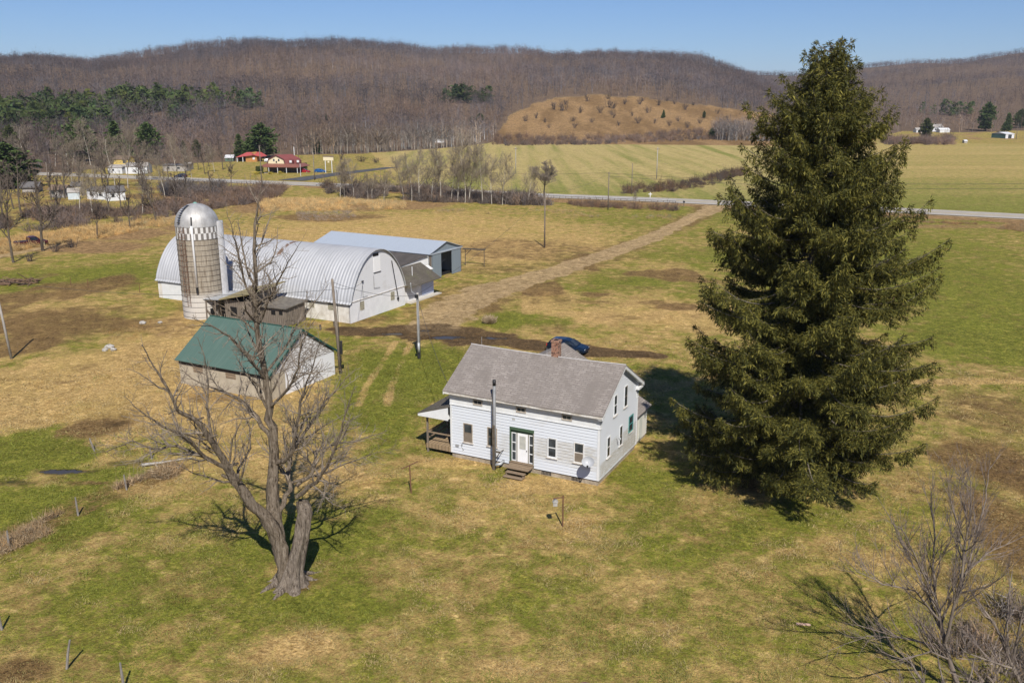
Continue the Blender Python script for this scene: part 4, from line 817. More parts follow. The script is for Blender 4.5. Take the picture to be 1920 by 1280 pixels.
q = MB(); q.slab([(-GL-.22,-.33,GE),(.22,-.33,GE),(.22,GW/2,GR),(-GL-.22,GW/2,GR)], .05); gr1 = q.build('roof', M_GROOF, gar)
q = MB(); q.slab([(-GL-.22,GW/2,GR),(.22,GW/2,GR),(.22,GW+.33,GE),(-GL-.22,GW+.33,GE)], .05); q.build('roof', M_GROOF, gar)
q = MB(); q.tube([(-GL-.22,GW/2,GR+.01),(.22,GW/2,GR+.01)], .07, 6)
for sg in (-1, 1):
    e = GW/2+sg*(GW/2+.32); q.extrx([(e, GE+.01), (GW/2, GR+.01), (GW/2, GR-.2), (e, GE-.2)] if sg < 0 else [(e, GE-.2), (GW/2, GR-.2), (GW/2, GR+.01), (e, GE+.01)], .222, .25)
q.build('roof_trim', noisy('dark_green_trim', (.012,.05,.04), (.02,.075,.06), 3), gr1)
q = MB(); q.box(-GL,0,-.06,.0,GE-.42,GE-.08); q.build('eave_board', noisy('dark_eave_wood', (.035,.03,.025), (.10,.085,.07), 4), gar)
for c in (-8.6, -4.6): q = MB(); q.box(c-.6,c+.6,-.02,-.002,1.35,1.9); q.build('boarded_window', M_WOODH, gar)
# ------------------------------------------------------------------ tree builders
def tubes_mesh(name, lines, mat, parent=None, smooth=True, rough=0):
    """all polylines (pts, radii) of one part of ONE tree -> mesh"""
    V = []; F = []; o = 0
    for pts, rad in lines:
        P = np.array([tuple(p) for p in pts]); r = np.asarray(rad, float); m = len(P)
        n = 9 if r[0] > .25 else (6 if r[0] > .06 else (4 if r[0] > .02 else 3))
        T = np.gradient(P, axis=0); T /= np.maximum(np.linalg.norm(T, axis=1), 1e-9)[:, None]
        up = np.array([1., 0, 0]) if abs(T[0, 0]) < .8 else np.array([0, 1., 0])
        A = up[None]-T*(T@up)[:, None]; A /= np.maximum(np.linalg.norm(A, axis=1), 1e-6)[:, None]; B = np.cross(T, A)
        if rough and r[0] > .1: n = 16
        a = np.arange(n)*2*np.pi/n
        q_ = np.ones((m, n))
        if rough and r[0] > .1:
            i_ = np.arange(m)[:, None]; ph = len(V)*1.7; q_ = 1+rough*(np.sin(3*a[None]+ph+.7*i_)*.6+np.sin(5*a[None]+ph*2-.5*i_)*.5+np.sin(8*a[None]+i_*1.3+ph)*.35+np.random.default_rng(len(V)).normal(0, .35, (m, n)))
        ring = P[:, None]+(A[:, None]*np.cos(a)[None, :, None]+B[:, None]*np.sin(a)[None, :, None])*(r[:, None]*q_)[:, :, None]
        V.append(ring.reshape(-1, 3)); i = np.arange(m-1)[:, None]*n; k = np.arange(n)[None]; k2 = (k+1) % n
        F.append(np.stack([i+k, i+k2, i+n+k2, i+n+k], -1).reshape(-1, 4)+o); o += m*n
    me = np_mesh(name, np.concatenate(V), np.concatenate(F), mat, smooth=smooth)
    return link(name, me, parent)
def wiggle(rng, p, d, L, n, jit, up):
    pts = [p.copy()]; d = d.normalized()
    for i in range(n):
        d = (d+Vector((rng.gauss(0, jit), rng.gauss(0, jit), rng.gauss(0, jit)+up))).normalized()
        p = p+d*(L/n); pts.append(p.copy())
    return pts
def sprout(rng, pts, rad, out, depth, dens=1.0, t0=.25, ratio=.45, ang=(30, 62), up=.06, rmin=.007, jit=.13, lmax=6):
    out.append((pts, rad))
    if depth <= 0: return
    seg = [(pts[i+1]-pts[i]).length for i in range(len(pts)-1)]; tot = sum(seg)
    k = max(2, int(tot*dens*(1-t0)+rng.random()))
    for c in range(k):
        t = t0+(1-t0)*(c+rng.random()*.9)/k; s = t*tot; i = 0
        while i < len(seg)-1 and s > seg[i]: s -= seg[i]; i += 1
        f = min(1, s/max(seg[i], 1e-6)); p = pts[i].lerp(pts[i+1], f); d = (pts[i+1]-pts[i]).normalized()
        rr_ = rad[i]+(rad[i+1]-rad[i])*f
        ax = d.orthogonal().normalized(); ax.rotate(Matrix.Rotation(rng.uniform(0, 2*math.pi), 3, d))
        nd = d.copy(); nd.rotate(Matrix.Rotation(R(rng.uniform(*ang)), 3, ax)); nd.z += up*2
        L = min(lmax, ratio*(tot*(1-t)*.8+tot*.22)*rng.uniform(.6, 1.25))
        if L < .18: continue
        r0 = max(rmin, min(rr_*.6, L*.018+rmin)); n = max(3, min(6, int(L/.5)+2))
        q = wiggle(rng, p, nd, L, n, jit, up)
        sprout(rng, q, [max(rmin*.8, r0+(rmin*.8-r0)*j/n) for j in range(n+1)], out, depth-1, dens*1.5, .15, ratio*1.1, ang, up, rmin, jit, lmax)
def split_build(root, lines, thr, m_trunk, m_twig):
    a = [l for l in lines if l[1][0] > thr]; b = [l for l in lines if l[1][0] <= thr]
    tubes_mesh('trunk', a, m_trunk, root)
    if b: tubes_mesh('crown', b, m_twig, root)
M_BARK = bark_mat('grey_bark', (.10,.078,.058), (.33,.27,.20), 5, 1, .08); M_TWIG = noisy('bare_twigs', (.13,.105,.082), (.29,.24,.19), 2, .9, bump=0)
M_DBARK = bark_mat('dark_bark', (.055,.045,.035), (.16,.13,.10), 5); M_DTWIG = noisy('dark_twigs', (.075,.058,.048), (.14,.11,.09), 2, .9, bump=0)
M_PALE = noisy('pale_birch_bark', (.34,.30,.25), (.56,.52,.45), 2, .9, bump=0); M_PTWIG = noisy('pale_twigs', (.20,.16,.12), (.31,.26,.19), 2, .9, bump=0)
M_RTWIG = noisy('reddish_twigs', (.11,.07,.055), (.19,.13,.10), 2, .9, bump=0)
# ------------------------------------------------------------------ the old hollow tree in front
TB = G(545, 1096)
old = thing('old_bare_tree', 'big old leafless tree with a split hollow trunk and spreading roots on the front lawn', 'tree', tuple(TB))
def LP(lst):                         # traced limb: pixel, depth offset, radius -> local points
    pts = []; rad = []
    for px, py, dy, r in lst: pts.append(at_depth(px, py, TB.y+dy)-TB); rad.append(r)
    return pts, rad
def fine(pts, rad, rng, k=3, j=.05):
    P = []; Q = []
    for i in range(len(pts)-1):
        for s in range(k): f = s/k; P.append(pts[i].lerp(pts[i+1], f)+Vector((rng.gauss(0, j), rng.gauss(0, j), rng.gauss(0, j)))*(rad[i]*1.2+.1)*(1 if s else .3)); Q.append(rad[i]+(rad[i+1]-rad[i])*f)
    return P+[pts[-1]], Q+[rad[-1]]
OLD_MAIN = [
 [(538,1092,.1,.55),(529,1046,.15,.44),(513,990,.2,.44),(486,957,.1,.36),(450,914,-.3,.31),(424,874,-.7,.27),(401,834,-1.2,.23),(367,787,-1.8,.17),(331,768,-2.2,.12),(316,732,-2.4,.09),(287,685,-2.6,.055),(266,646,-2.8,.02)],
 [(530,1040,.4,.46),(516,985,.7,.44),(512,950,.9,.42),(513,886,1.2,.36),(513,825,1.4,.31),(506,764,1.5,.27),(498,702,1.5,.23),(484,637,1.4,.2),(479,590,1.2,.18),(480,530,1.0,.15),(476,470,1.2,.12),(477,420,1.3,.085),(485,375,1.4,.05),(492,340,1.5,.02)],
]
OLD_LIMB = [
 [(424,876,-.7,.17),(384,856,-1.8,.13),(357,825,-2.8,.10),(305,799,-3.6,.07),(262,770,-4.2,.04),(232,742,-4.4,.015)],
 [(384,856,-1.5,.12),(331,836,-1.2,.09),(287,842,-.8,.07),(248,826,-.5,.05),(200,846,.1,.03),(170,850,.3,.015)],
 [(401,834,-1.2,.14),(392,800,-.4,.11),(388,760,.4,.09),(391,715,.9,.065),(384,670,1.1,.04),(370,630,1.2,.015)],
 [(513,830,1.4,.20),(482,780,2.4,.16),(445,746,3.2,.12),(408,730,3.8,.085),(372,716,4.4,.05),(330,690,4.8,.02)],
 [(500,712,1.5,.13),(462,665,.4,.10),(430,630,-.4,.08),(400,612,-1,.05),(360,596,-1.6,.02)],
 [(513,868,1.3,.20),(533,864,.8,.17),(550,843,.5,.14),(557,790,.4,.11),(563,752,.3,.085),(583,700,.0,.05),(600,640,-.2,.02)],
 [(522,960,.8,.22),(546,918,1.6,.18),(540,880,2.2,.16),(548,845,2.8,.13),(580,800,3.6,.10),(604,760,4.2,.07),(640,720,4.8,.04),(668,690,5.2,.015)],
 [(556,930,.2,.17),(594,904,-.6,.13),(620,860,-1.2,.11),(638,816,-1.6,.08),(646,781,-1.8,.055),(664,730,-2.1,.02)],
 [(556,910,1.0,.15),(586,886,1.6,.12),(590,846,2.1,.10),(630,832,2.8,.075),(677,824,3.4,.05),(728,806,4.0,.02)],
 [(546,905,1.8,.12),(600,890,3.0,.09),(650,868,4.0,.06),(700,850,4.8,.03),(740,838,5.2,.012)],
 [(479,575,1.2,.10),(456,520,.6,.08),(446,470,.2,.06),(436,430,-.1,.035),(424,395,-.3,.012)],
 [(481,545,1.0,.10),(462,500,2.0,.07),(452,450,2.8,.05),(446,408,3.2,.015)],
 [(484,610,1.3,.09),(505,560,.4,.07),(528,515,-.3,.05),(548,480,-.8,.03),(566,452,-1.2,.012)],
 [(476,480,1.2,.07),(496,440,1.8,.05),(505,410,2.2,.03),(512,392,2.4,.01)],
 [(498,700,1.5,.12),(530,660,2.4,.09),(556,610,3.2,.06),(590,566,3.8,.035),(618,530,4.2,.012)],
 [(450,914,-.3,.14),(446,880,.6,.11),(470,840,1.6,.08),(468,800,2.2,.05),(450,760,2.6,.02)],
 [(506,764,1.5,.13),(540,730,.3,.1),(560,690,-.6,.07),(566,640,-1.2,.045),(590,600,-1.6,.015)],
 [(316,735,-2.4,.06),(290,720,-3.2,.045),(262,700,-3.8,.03),(238,690,-4.2,.012)],
]
OLD_MAIN = [[(x, y, d, r*(.86 if k < 3 else (.80 if k < 5 else .66))) for k, (x, y, d, r) in enumerate(l)] for l in OLD_MAIN]; OLD_LIMB = [[(x, y, d, r*.70) for x, y, d, r in l] for l in OLD_LIMB]
rng = random.Random(11); lines = []
for l in OLD_MAIN:
    p, r = LP(l); p, r = fine(p, r, rng, 3, .12); lines.append((p, r)); sprout(rng, p[len(p)//3:], r[len(p)//3:], lines, 4, 2.6, .06, .36, (30, 66), .05, .009, .18, 3.2)
for l in OLD_LIMB:
    p, r = LP(l); p, r = fine(p, r, rng, 3, .16); sprout(rng, p, r, lines, 4, 3.3, .16, .44, (28, 66), .05, .009, .18, 2.8)
thick = [l for l in lines if l[1][0] > .06]; thin = [l for l in lines if l[1][0] <= .06]; print('old tree lines', len(thick), len(thin))
M_OLDB = cracked_bark('old_tree_bark', (.045,.034,.025), (.19,.15,.11), (.36,.30,.235))
for k_ in range(12):
    l_ = rng.choice(lines[:400]); 
    if l_[1][0] < .1: l_ = lines[0] if k_ % 2 else lines[1]
    i_ = rng.randrange(len(l_[0])//3, len(l_[0])-2); p_ = l_[0][i_]; d_ = Vector((rng.gauss(0,1), rng.gauss(0,1), rng.uniform(-.2,.8))).normalized(); rr2 = min(.09, l_[1][i_]*.45)
    thick.append(([p_, p_+d_*(l_[1][i_]+.15), p_+d_*(l_[1][i_]+rng.uniform(.3,.6))], [rr2*1.3, rr2, rr2*.75]))
tubes_mesh('trunk', thick, M_OLDB, old, rough=.13); tubes_mesh('crown', thin, M_TWIG, old)
def ridged(name, prof, parent, mat, seed, lobes=5, amp=.12, hollow=None):
    """fluted trunk: rings with lobed, twisting outline"""
    q = MB(); n = 40; rs = random.Random(seed); ph = rs.uniform(0, 6); vs = []; m = len(prof)
    ks = [(lobes, amp), (lobes*2+1, amp*.35), (3, amp*.6)]
    for i, (c, r, fl) in enumerate(prof):
        for k in range(n):
            a = 2*math.pi*k/n; q_ = 1
            for kk, am in ks: q_ += am*fl*math.sin(kk*a+ph*kk+i*.35)
            q_ += .16*mnoise.noise(Vector((math.cos(a)*2, math.sin(a)*2, i*.9+seed)))*2
            vs.append((c[0]+math.cos(a)*r*q_, c[1]+math.sin(a)*r*q_, c[2]))
    q.add(vs, [(i*n+k, i*n+(k+1) % n, (i+1)*n+(k+1) % n, (i+1)*n+k) for i in range(m-1) for k in range(n)])
    return q.build(name, mat, parent, True)
M_DEADW = cracked_bark('split_dead_wood', (.04,.03,.022), (.23,.185,.145), (.43,.365,.295))
pr2 = []
for px, py, dy, r, fl in [(545,1101,0,.95,1.4),(547,1090,0,.72,1.2),(551,1070,0,.54,1.0),(557,1042,.0,.44,.9),(565,1010,.05,.40,.8),(569,985,.1,.40,.8),(571,962,.15,.39,.9),(570,950,.2,.37,1.0),(566,940,.2,.30,1.2)]:
    pr2.append((at_depth(px, py, TB.y+dy-.1)-TB, r, fl))
ridged('hollow_trunk', pr2, old, M_DEADW, 3)
q = MB(); c_ = pr2[-2][0]; q.lathe([(.33, c_.z-.02), (.25, c_.z+.03), (.01, c_.z-.1)], 16, (c_.x, c_.y)); q.build('hollow', M_DARK, old)
roots = []
for px, py, ex, ey, r in [(540,1085,488,1112,.30),(545,1092,512,1124,.34),(556,1092,596,1086,.26),(550,1085,604,1070,.22),(535,1080,500,1090,.22),(548,1095,548,1116,.26),(560,1088,580,1104,.2)]:
    a = G(px, py)-TB; b = G(ex, ey)-TB; a.z = .55; pts = []
    for k in range(7):
        t = k/6; p = a.lerp(b, t); p.z = .55*(1-t)**1.6-.04; p += Vector((rng.gauss(0, .05), rng.gauss(0, .05), 0))*(1 if 0 < k < 6 else 0); pts.append(p)
    roots.append((pts, [r*(1-.8*k/6) for k in range(7)]))
tubes_mesh('roots', roots, M_DEADW, old)
# ------------------------------------------------------------------ big Norway spruce
SB = G(1485, 912); SH = 28.4
spr = thing('spruce_tree', 'towering dark green spruce with ragged drooping branches beside the farmhouse', 'tree', tuple(SB))
nrng = np.random.default_rng(5); rng = random.Random(5)
PROF = [(0,4.2),(2.2,5.6),(4,7.7),(6.5,8.2),(9,8.3),(12,8.1),(15,7.6),(18,6.7),(21,5.2),(24,3.7),(26.2,2.4),(27.6,1.3),(28.4,.25)]
needleV = []; wood = []
tr = [Vector((0, 0, -.2)), Vector((.05, 0, 2)), Vector((0, .05, 8)), Vector((.1, 0, 16)), Vector((0, 0, 24)), Vector((.05, 0, SH))]
tubes_mesh('trunk', [(tr, [.75, .52, .44, .32, .16, .03])], bark_mat('spruce_bark', (.10,.085,.075), (.24,.21,.18), 6), spr)
z = 3.0; az = 0
while z < SH-.15:
    f = z/SH; Rm = float(interp(z, PROF)); kB = 5
    for b in range(kB):
        az += 2.39996+rng.gauss(0, .5); L = Rm*rng.choice([.45,.6,.75,.88,.96,1.0])*(.86+.28*(mnoise.noise(Vector((math.cos(az)*1.6, math.sin(az)*1.6, z*.30)))+.55))
        zz = z+rng.uniform(-.6, .6); ca = math.cos(az); sa = math.sin(az)
        if zz < 6: L *= 1-.30*max(0, ca)*(6-zz)/4-.22*max(0, -sa)*(6-zz)/4
        L = max(.35, min(L, Rm*1.02)); n = max(5, int(L/.5))
        e0 = (-.14+.75*f**2.2)+rng.gauss(0, .13); droop = (.30 if f < .7 else .12)*(1-f*.4)*rng.uniform(.5, 1.5); tipu = rng.uniform(.02, .20); P = []; h = 0
        for i in range(n+1):
            t = i/n; P.append(Vector((math.cos(az)*L*t, math.sin(az)*L*t, zz+L*(e0*t-droop*math.sin(t*math.pi*.85)*.75+tipu*t**3))))
        for p in P: p.z = max(p.z, 1.3)
        wood.append((P, [max(.012, .075*(1-f*.6)*(1-i/n)+.012) for i in range(n+1)]))
        # lateral branchlets with needle sprigs, hanging curtains below
        side = Vector((-math.sin(az), math.cos(az), 0)); fw_ = Vector((math.cos(az), math.sin(az), 0))
        m = max(5, int(L*5.4))
        for j in range(m):
            t = .16+.84*(j+rng.random()*.8)/m
            if t < .3 and rng.random() < .55: continue
            if rng.random() < .08: continue
            i = min(n-1, int(t*n)); p = P[i].lerp(P[i+1], t*n-i); sg = 1 if j % 2 else -1
            wlen = (.35+.26*L*(1-t)**.7)*rng.uniform(.6, 1.2); wlen = min(wlen, 1.35)
            d = (side*sg*rng.uniform(.5, 1)+fw_*rng.uniform(.35, .8)+Vector((0, 0, rng.uniform(-.30, .16)))).normalized()
            ns = max(3, int(wlen/.095))
            for s in range(ns):
                u = (s+rng.random())/ns; pp = p+d*wlen*u+Vector((0, 0, -.22*wlen*u*u)); needleV.append((pp, d, .24))
                if rng.random() < .85*(1-f*.4): needleV.append((pp+Vector((rng.gauss(0,.05), rng.gauss(0,.05), -.16)), Vector((d.x*.25, d.y*.25, -1)), (.24+.22*rng.random())))
        for s in range(4):
            needleV.append((P[-1].lerp(P[-2], rng.random()*.5), (fw_+Vector((rng.gauss(0,.3), rng.gauss(0,.3), .25+rng.gauss(0,.2)))).normalized(), .32))
    z += .235+.13*(1-f)
tubes_mesh('branches', wood, noisy('spruce_limbs', (.07,.058,.046), (.22,.19,.155), 3, .9, bump=0), spr)
def sprigs(items, per=2, wfac=.17, seed=1, jit=.45):
    g = np.random.default_rng(seed); c = np.array([tuple(i[0]) for i in items]); d = np.array([tuple(i[1]) for i in items]); L = np.array([i[2] for i in items])
    c = np.repeat(c, per, 0)+g.normal(0, .055, (len(c)*per, 3)); d = np.repeat(d, per, 0)+g.normal(0, jit, (len(d)*per, 3)); d /= np.linalg.norm(d, axis=1)[:, None]; L = np.repeat(L, per)*g.uniform(.5, 1.05, len(c))
    w_ = np.cross(d, g.normal(0, 1, d.shape)); w_ /= np.maximum(np.linalg.norm(w_, axis=1), 1e-6)[:, None]; w_ *= (L*wfac)[:, None]
    a = c; b = c+d*(L*.45)[:, None]+w_; e = c+d*L[:, None]; f = c+d*(L*.45)[:, None]-w_
    V = np.stack([a, b, e, f], 1).reshape(-1, 3); F = np.arange(len(V)).reshape(-1, 4); return V, F
V, F = sprigs(needleV, 6, .10, 3, .55)
M_NEEDLE = leaf_mat('spruce_needles', (.022,.025,.005), (.060,.062,.011), (.19,.165,.030), .5)
link('crown', np_mesh('crown', V, F, M_NEEDLE), spr)
cn = MB()
for k in range(240):
    p = needleV[rng.randrange(len(needleV)//2, len(needleV))][0]
    if p.z > 12: cn.tube([p+Vector((0,0,-.05)), p+Vector((0,0,-.2))], [.035, .02], 5)
cn.build('cones', noisy('cones_brown', (.16,.10,.05), (.26,.17,.09), 3), spr)
# ------------------------------------------------------------------ generic bare trees (prototype + copies)
def bare_proto(seed, H, spread, dens, depth, rmin, base_r, lean=0, kind='round', stems=1, t0=.25):
    rng = random.Random(seed); out = []
    for s in range(stems):
        d = Vector((rng.gauss(0, lean+.12*(stems > 1)), rng.gauss(0, lean+.12*(stems > 1)), 1)).normalized()
        p0_ = Vector((rng.gauss(0, .2), rng.gauss(0, .2), -.1)) if stems > 1 else Vector((0, 0, -.1))
        pts = wiggle(rng, p0_, d, H*rng.uniform(.85, 1), 9, .06, .03); rad = [max(rmin, base_r*(1-i/9)**.8) for i in range(10)]
        if kind == 'round': sprout(rng, pts, rad, out, depth, dens, t0, spread, (28, 60), .09, rmin, .14, H*.5)
        else: sprout(rng, pts, rad, out, depth, dens, t0, spread, (28, 62), .08, rmin, .12, H*.34)
    return out
def tree_thing(name, lines, thr, mt, mw, label, cat='tree', group=None, loc=(0,0,0)):
    t = thing(name, label, cat, loc, 0, group); split_build(t, lines, thr, mt, mw); return t
ORD = ['first','second','third','fourth','fifth','sixth','seventh','eighth','ninth','tenth','eleventh','twelfth','thirteenth','fourteenth','fifteenth','sixteenth','seventeenth','eighteenth','nineteenth','twentieth']
# the thicket of bare saplings at the right front corner
M_CTWIG = noisy('grey_brown_twigs', (.13,.10,.088), (.26,.21,.18), 2, .9, bump=0); M_CBARK = bark_mat('sapling_bark', (.10,.08,.066), (.27,.225,.185), 6, .5, .03)
def traced_tree(base, limbs, label, seed, up_=.10):
    b = G(*base); t = thing('bare_sapling_tree', label, 'tree', tuple(b)); rg = random.Random(seed); out = []
    for l in limbs:
        p = [at_depth(1400+x/2.207, 700+y/2.207, b.y+dy)-b for x, y, dy, r in l]; r = [q[3]*.78 for q in l]; p, r = fine(p, r, rg, 3, .1)
        sprout(rg, p, r, out, 4, 2.8, .12, .47, (18, 46), up_, .0058, .10, 2.8)
    split_build(t, out, .03, M_CBARK, M_CTWIG); return t
traced_tree((1856, 1300), [
 [(900,1330,0,.17),(866,1270,0,.15),(830,1150,.1,.13),(808,1050,.3,.10),(782,930,.5,.075),(770,800,.8,.06),(780,680,1.0,.045),(766,550,1.2,.03),(768,400,1.4,.008)],
 [(822,1110,.1,.11),(858,960,-.3,.09),(890,850,-.5,.075),(905,700,-.7,.06),(925,600,-.9,.045),(928,450,-1.1,.03),(880,320,-1.2,.008)],
 [(862,950,-.2,.085),(920,790,.3,.065),(960,640,.7,.05),(990,520,1.0,.038),(1000,400,1.2,.025),(1060,320,1.4,.007)],
 [(800,1000,.3,.07),(730,870,.9,.055),(670,760,1.4,.042),(590,590,2.0,.025),(540,510,2.3,.007)],
 [(795,1020,.3,.07),(700,900,-.4,.055),(560,870,-1.0,.04),(460,820,-1.5,.025),(380,740,-1.9,.007)],
 [(832,1150,.1,.08),(720,1110,.8,.06),(590,1080,1.5,.045),(460,1040,2.1,.028),(350,930,2.6,.007)],
 [(640,1092,1.2,.045),(500,1085,.4,.03),(380,1130,-.2,.018),(300,1160,-.6,.006)],
 [(900,830,-.1,.06),(1000,740,.8,.045),(1080,705,1.4,.03),(1170,660,2,.008)],
 [(870,910,-.2,.055),(1000,880,-1.2,.04),(1070,830,-1.8,.025),(1160,740,-2.4,.007)],
 [(780,930,.5,.055),(690,740,-.3,.04),(640,640,-.8,.028),(560,600,-1.2,.007)],
 [(905,700,-.7,.045),(850,560,-1.4,.03),(830,430,-1.8,.018),(800,340,-2,.006)],
 [(836,1180,.1,.07),(760,1150,-.8,.05),(640,1180,-1.6,.035),(560,1150,-2.2,.02),(500,1100,-2.5,.006)],
], 'largest grey bare sapling tree in the front corner, its limbs reaching toward the lawn', 21)
traced_tree((1925, 1330), [
 [(1165,1390,0,.13),(1130,1270,0,.11),(1060,1100,.3,.08),(1000,1000,.5,.06),(940,920,.8,.04),(900,840,1,.01)],
 [(1100,1190,.1,.08),(1130,1040,-.4,.06),(1160,930,-.8,.04),(1150,800,-1.1,.01)],
 [(1080,1140,.2,.06),(1080,1000,.9,.045),(1090,880,1.4,.03),(1070,760,1.8,.007)],
 [(1110,1220,0,.07),(980,1180,-.8,.05),(900,1150,-1.4,.03),(840,1080,-1.8,.007)],
 [(1140,1290,0,.07),(1000,1290,-1.2,.05),(900,1260,-2,.03),(820,1230,-2.5,.008)],
], 'smaller bare sapling tree behind the largest one, at the edge of the brown weeds', 22)
traced_tree((1790, 1420), [
 [(860,1588,0,.15),(830,1450,.1,.12),(760,1330,.2,.09),(700,1230,.5,.05),(660,1150,.7,.01)],
 [(835,1480,0,.1),(900,1360,.5,.07),(930,1240,.8,.045),(950,1160,1,.01)],
 [(800,1400,0,.09),(680,1330,-.5,.06),(600,1290,-.8,.04),(520,1240,-1,.01)],
 [(830,1440,0,.09),(820,1320,1.2,.06),(800,1220,1.8,.04),(790,1150,2.1,.01)],
], 'low bare sapling rooted nearest the camera in front of the largest sapling tree', 23)
# mid-distance bare trees
T_MID = [bare_proto(50+i, 12, .52, 1.45, 4, .034, .20, .03, 'round', 1, .24) for i in range(3)]
T_NAR = [bare_proto(60+i, 12, .72, 2.0, 3, .02, .11, .02, 'narrow', 1, .28) for i in range(3)]
P_MID = [tree_thing('bare_tree', l, .06, M_DBARK, M_DTWIG, 'x') for l in T_MID]; P_NAR = [tree_thing('birch_tree', l, .05, M_PALE, M_PTWIG, 'x') for l in T_NAR]
used = {}
def put(proto, px, py, topy, label, group, seed, wide=1.0):
    b = G(px, py); b.z = gh(b.x, b.y); H = at_depth(px, topy, b.y).z-b.z; s = H/11.6; rs = random.Random(seed)
    sxy = s*wide*rs.uniform(.85, 1.15)
    if proto.name not in used:
        used[proto.name] = 1; o = proto; o.location = b; o.rotation_euler = (0, 0, rs.uniform(0, 6.28)); o.scale = (sxy, sxy, s); o['label'] = label
        if group: o['group'] = group
        return o
    return dup(proto, b, rs.uniform(0, 6.28), (sxy, sxy, s), label, group)
LANE_TREES = [(25,492,330,'stout forked bare tree left of the parked maroon pickup truck'),(80,470,300,'bare tree standing in front of the maroon pickup truck bonnet'),(182,447,350,'small twin bare tree right of the pickup along the farm lane'),(245,432,345,'bare tree beside the farm lane below the white long house'),(293,420,318,'bare tree by the farm lane just left of the silo')]
for i, (x, y, t, l) in enumerate(LANE_TREES): put(P_MID[i % 3], x, y, t, l, 'bare trees along the farm lane', 100+i)
P_LONE = tree_thing('bare_tree', bare_proto(83, 12, .68, 1.9, 4, .022, .17, .01, 'round', 1, .36), .06, M_DBARK, M_TWIG, 'x'); P_LONE.name = 'lone_bare_tree'
put(P_LONE, 1020, 382, 298, 'lone round crowned bare tree at the highway behind the brown utility pole', None, 120, 1.25)
put(P_MID[2], 433, 352, 290, 'small bare tree beside the highway in front of the cream and maroon farm shop', None, 121)
BIR = [(638,372,296),(646,371,310),(663,372,302),(690,374,322),(757,375,300),(772,377,296),(786,377,276),(809,378,290),(826,379,282),(846,379,300),(858,379,262),(872,380,278),(880,380,268),(905,382,276),(922,383,300),(942,384,284),(990,384,318),(698,374,330),(720,375,318),(1190,383,360)]
for i, (x, y, t) in enumerate(BIR):
    put(P_NAR[i % 3], x, y, t, f'pale thin bare birch along the guardrail, {ORD[i] if i < 17 else "one"} of the row counted from the left' if i < 17 else ['short pale sapling near the left end of the birch row','slender pale sapling left of the main birch clump','lone small bare sapling beside the guardrail end'][i-17], 'pale birches along the highway guardrail', 200+i)
VAL = [(60,352,230),(118,330,236),(135,345,262),(180,352,250),(205,370,268),(240,352,240),(262,345,262),(284,390,300),(330,322,256),(372,318,262),(392,312,270),(170,310,232),(96,375,290),(40,400,290),(310,372,296),(228,395,318),(8,420,290),(150,400,312),(418,318,262),(560,298,258)]
VL = ['between the pine and the far houses','behind the brown cottage','left of the small grey shed','above the grey shed','in front of the L shaped white house','behind the L shaped white house','left of the low white building','at the thicket edge above the lane','in the yard right of the low white building','in front of the dark conifer row','right of the paired yard trees','against the pale woodland gap','below the brown cottage','below the dark roofed house','in the middle of the brown thicket','at the foot of the L shaped white house','at the left edge above the lane','above the reddish brush','left of the red roofed cabin','on the wood edge right of the farm shop']
VAL2 = [(12,330,236),(34,322,250),(50,318,240),(76,316,246),(104,312,252),(122,372,286),(150,366,268),(192,342,254),(216,352,262),(268,360,276),(282,338,262),(300,312,254),(316,338,270),(348,330,262),(360,345,280),(384,326,272),(402,322,268),(26,392,300),(70,396,306),(110,408,312),(175,408,318),(205,404,322),(268,402,318),(330,392,316),(352,380,308),(395,372,312)]
for i, (x, y, t) in enumerate(VAL2): put((P_MID+P_NAR)[(i*5+1) % 6] if i % 3 else P_MID[i % 3], x, y, t, 'bare grey tree of the loose valley wood around the white houses', 'loose valley wood around the white houses', 360+i)
for i, (x, y, t) in enumerate(VAL): put((P_MID+P_NAR)[(i*2) % 6], x, y, t, f'bare grey valley tree {VL[i]}', 'bare trees in the valley on the left', 300+i)
# ------------------------------------------------------------------ conifers
def pine_proto(seed, H=10, cone=True, W=.32, n=46):
    rng = random.Random(seed); it = []; wl = [([Vector((0,0,-.2)), Vector((0,0,H*.5)), Vector((0,0,H*.97))], [.22,.14,.03])]
    for k in range(n):
        f = (k+.5)/n; zz = H*(.08+.9*f); Rr = H*W*((1-f)**.8 if cone else math.sin(math.pi*min(1, .12+.88*f*1.0))**.6*(1-.35*f))
        for b in range(5):
            a = rng.uniform(0, 6.28); L = Rr*rng.uniform(.55, 1.15); e = rng.uniform(-.1, .3)
            for s in range(max(3, int(L/.22))):
                t = .25+.75*rng.random(); c = Vector((math.cos(a)*L*t, math.sin(a)*L*t, zz+e*L*t))+Vector((rng.gauss(0,.14), rng.gauss(0,.14), rng.gauss(0,.12)))
                it.append((c, Vector((math.cos(a), math.sin(a), rng.uniform(-.2, .7))), .55))
    return it, wl
M_PINE = leaf_mat('pine_needles', (.028,.052,.014), (.062,.098,.026), (.11,.145,.042), .5)
M_PINEB = leaf_mat('olive_pine_needles', (.03,.04,.012), (.06,.075,.02), (.095,.11,.03), .5)
def pine_thing(seed, cone, W, m, n=46):
    it, wl = pine_proto(seed, 10, cone, W, n); t = thing('pine_tree' if not cone else 'spruce_tree', 'x', 'tree'); tubes_mesh('trunk', wl, M_DBARK, t)
    V, F = sprigs(it, 3, .42, seed, .6); link('crown', np_mesh('crown', V, F, m), t); return t
PP = [pine_thing(1, False, .36, M_PINE), pine_thing(2, True, .30, M_PINE), pine_thing(3, False, .30, M_PINEB), pine_thing(4, True, .22, M_PINE)]
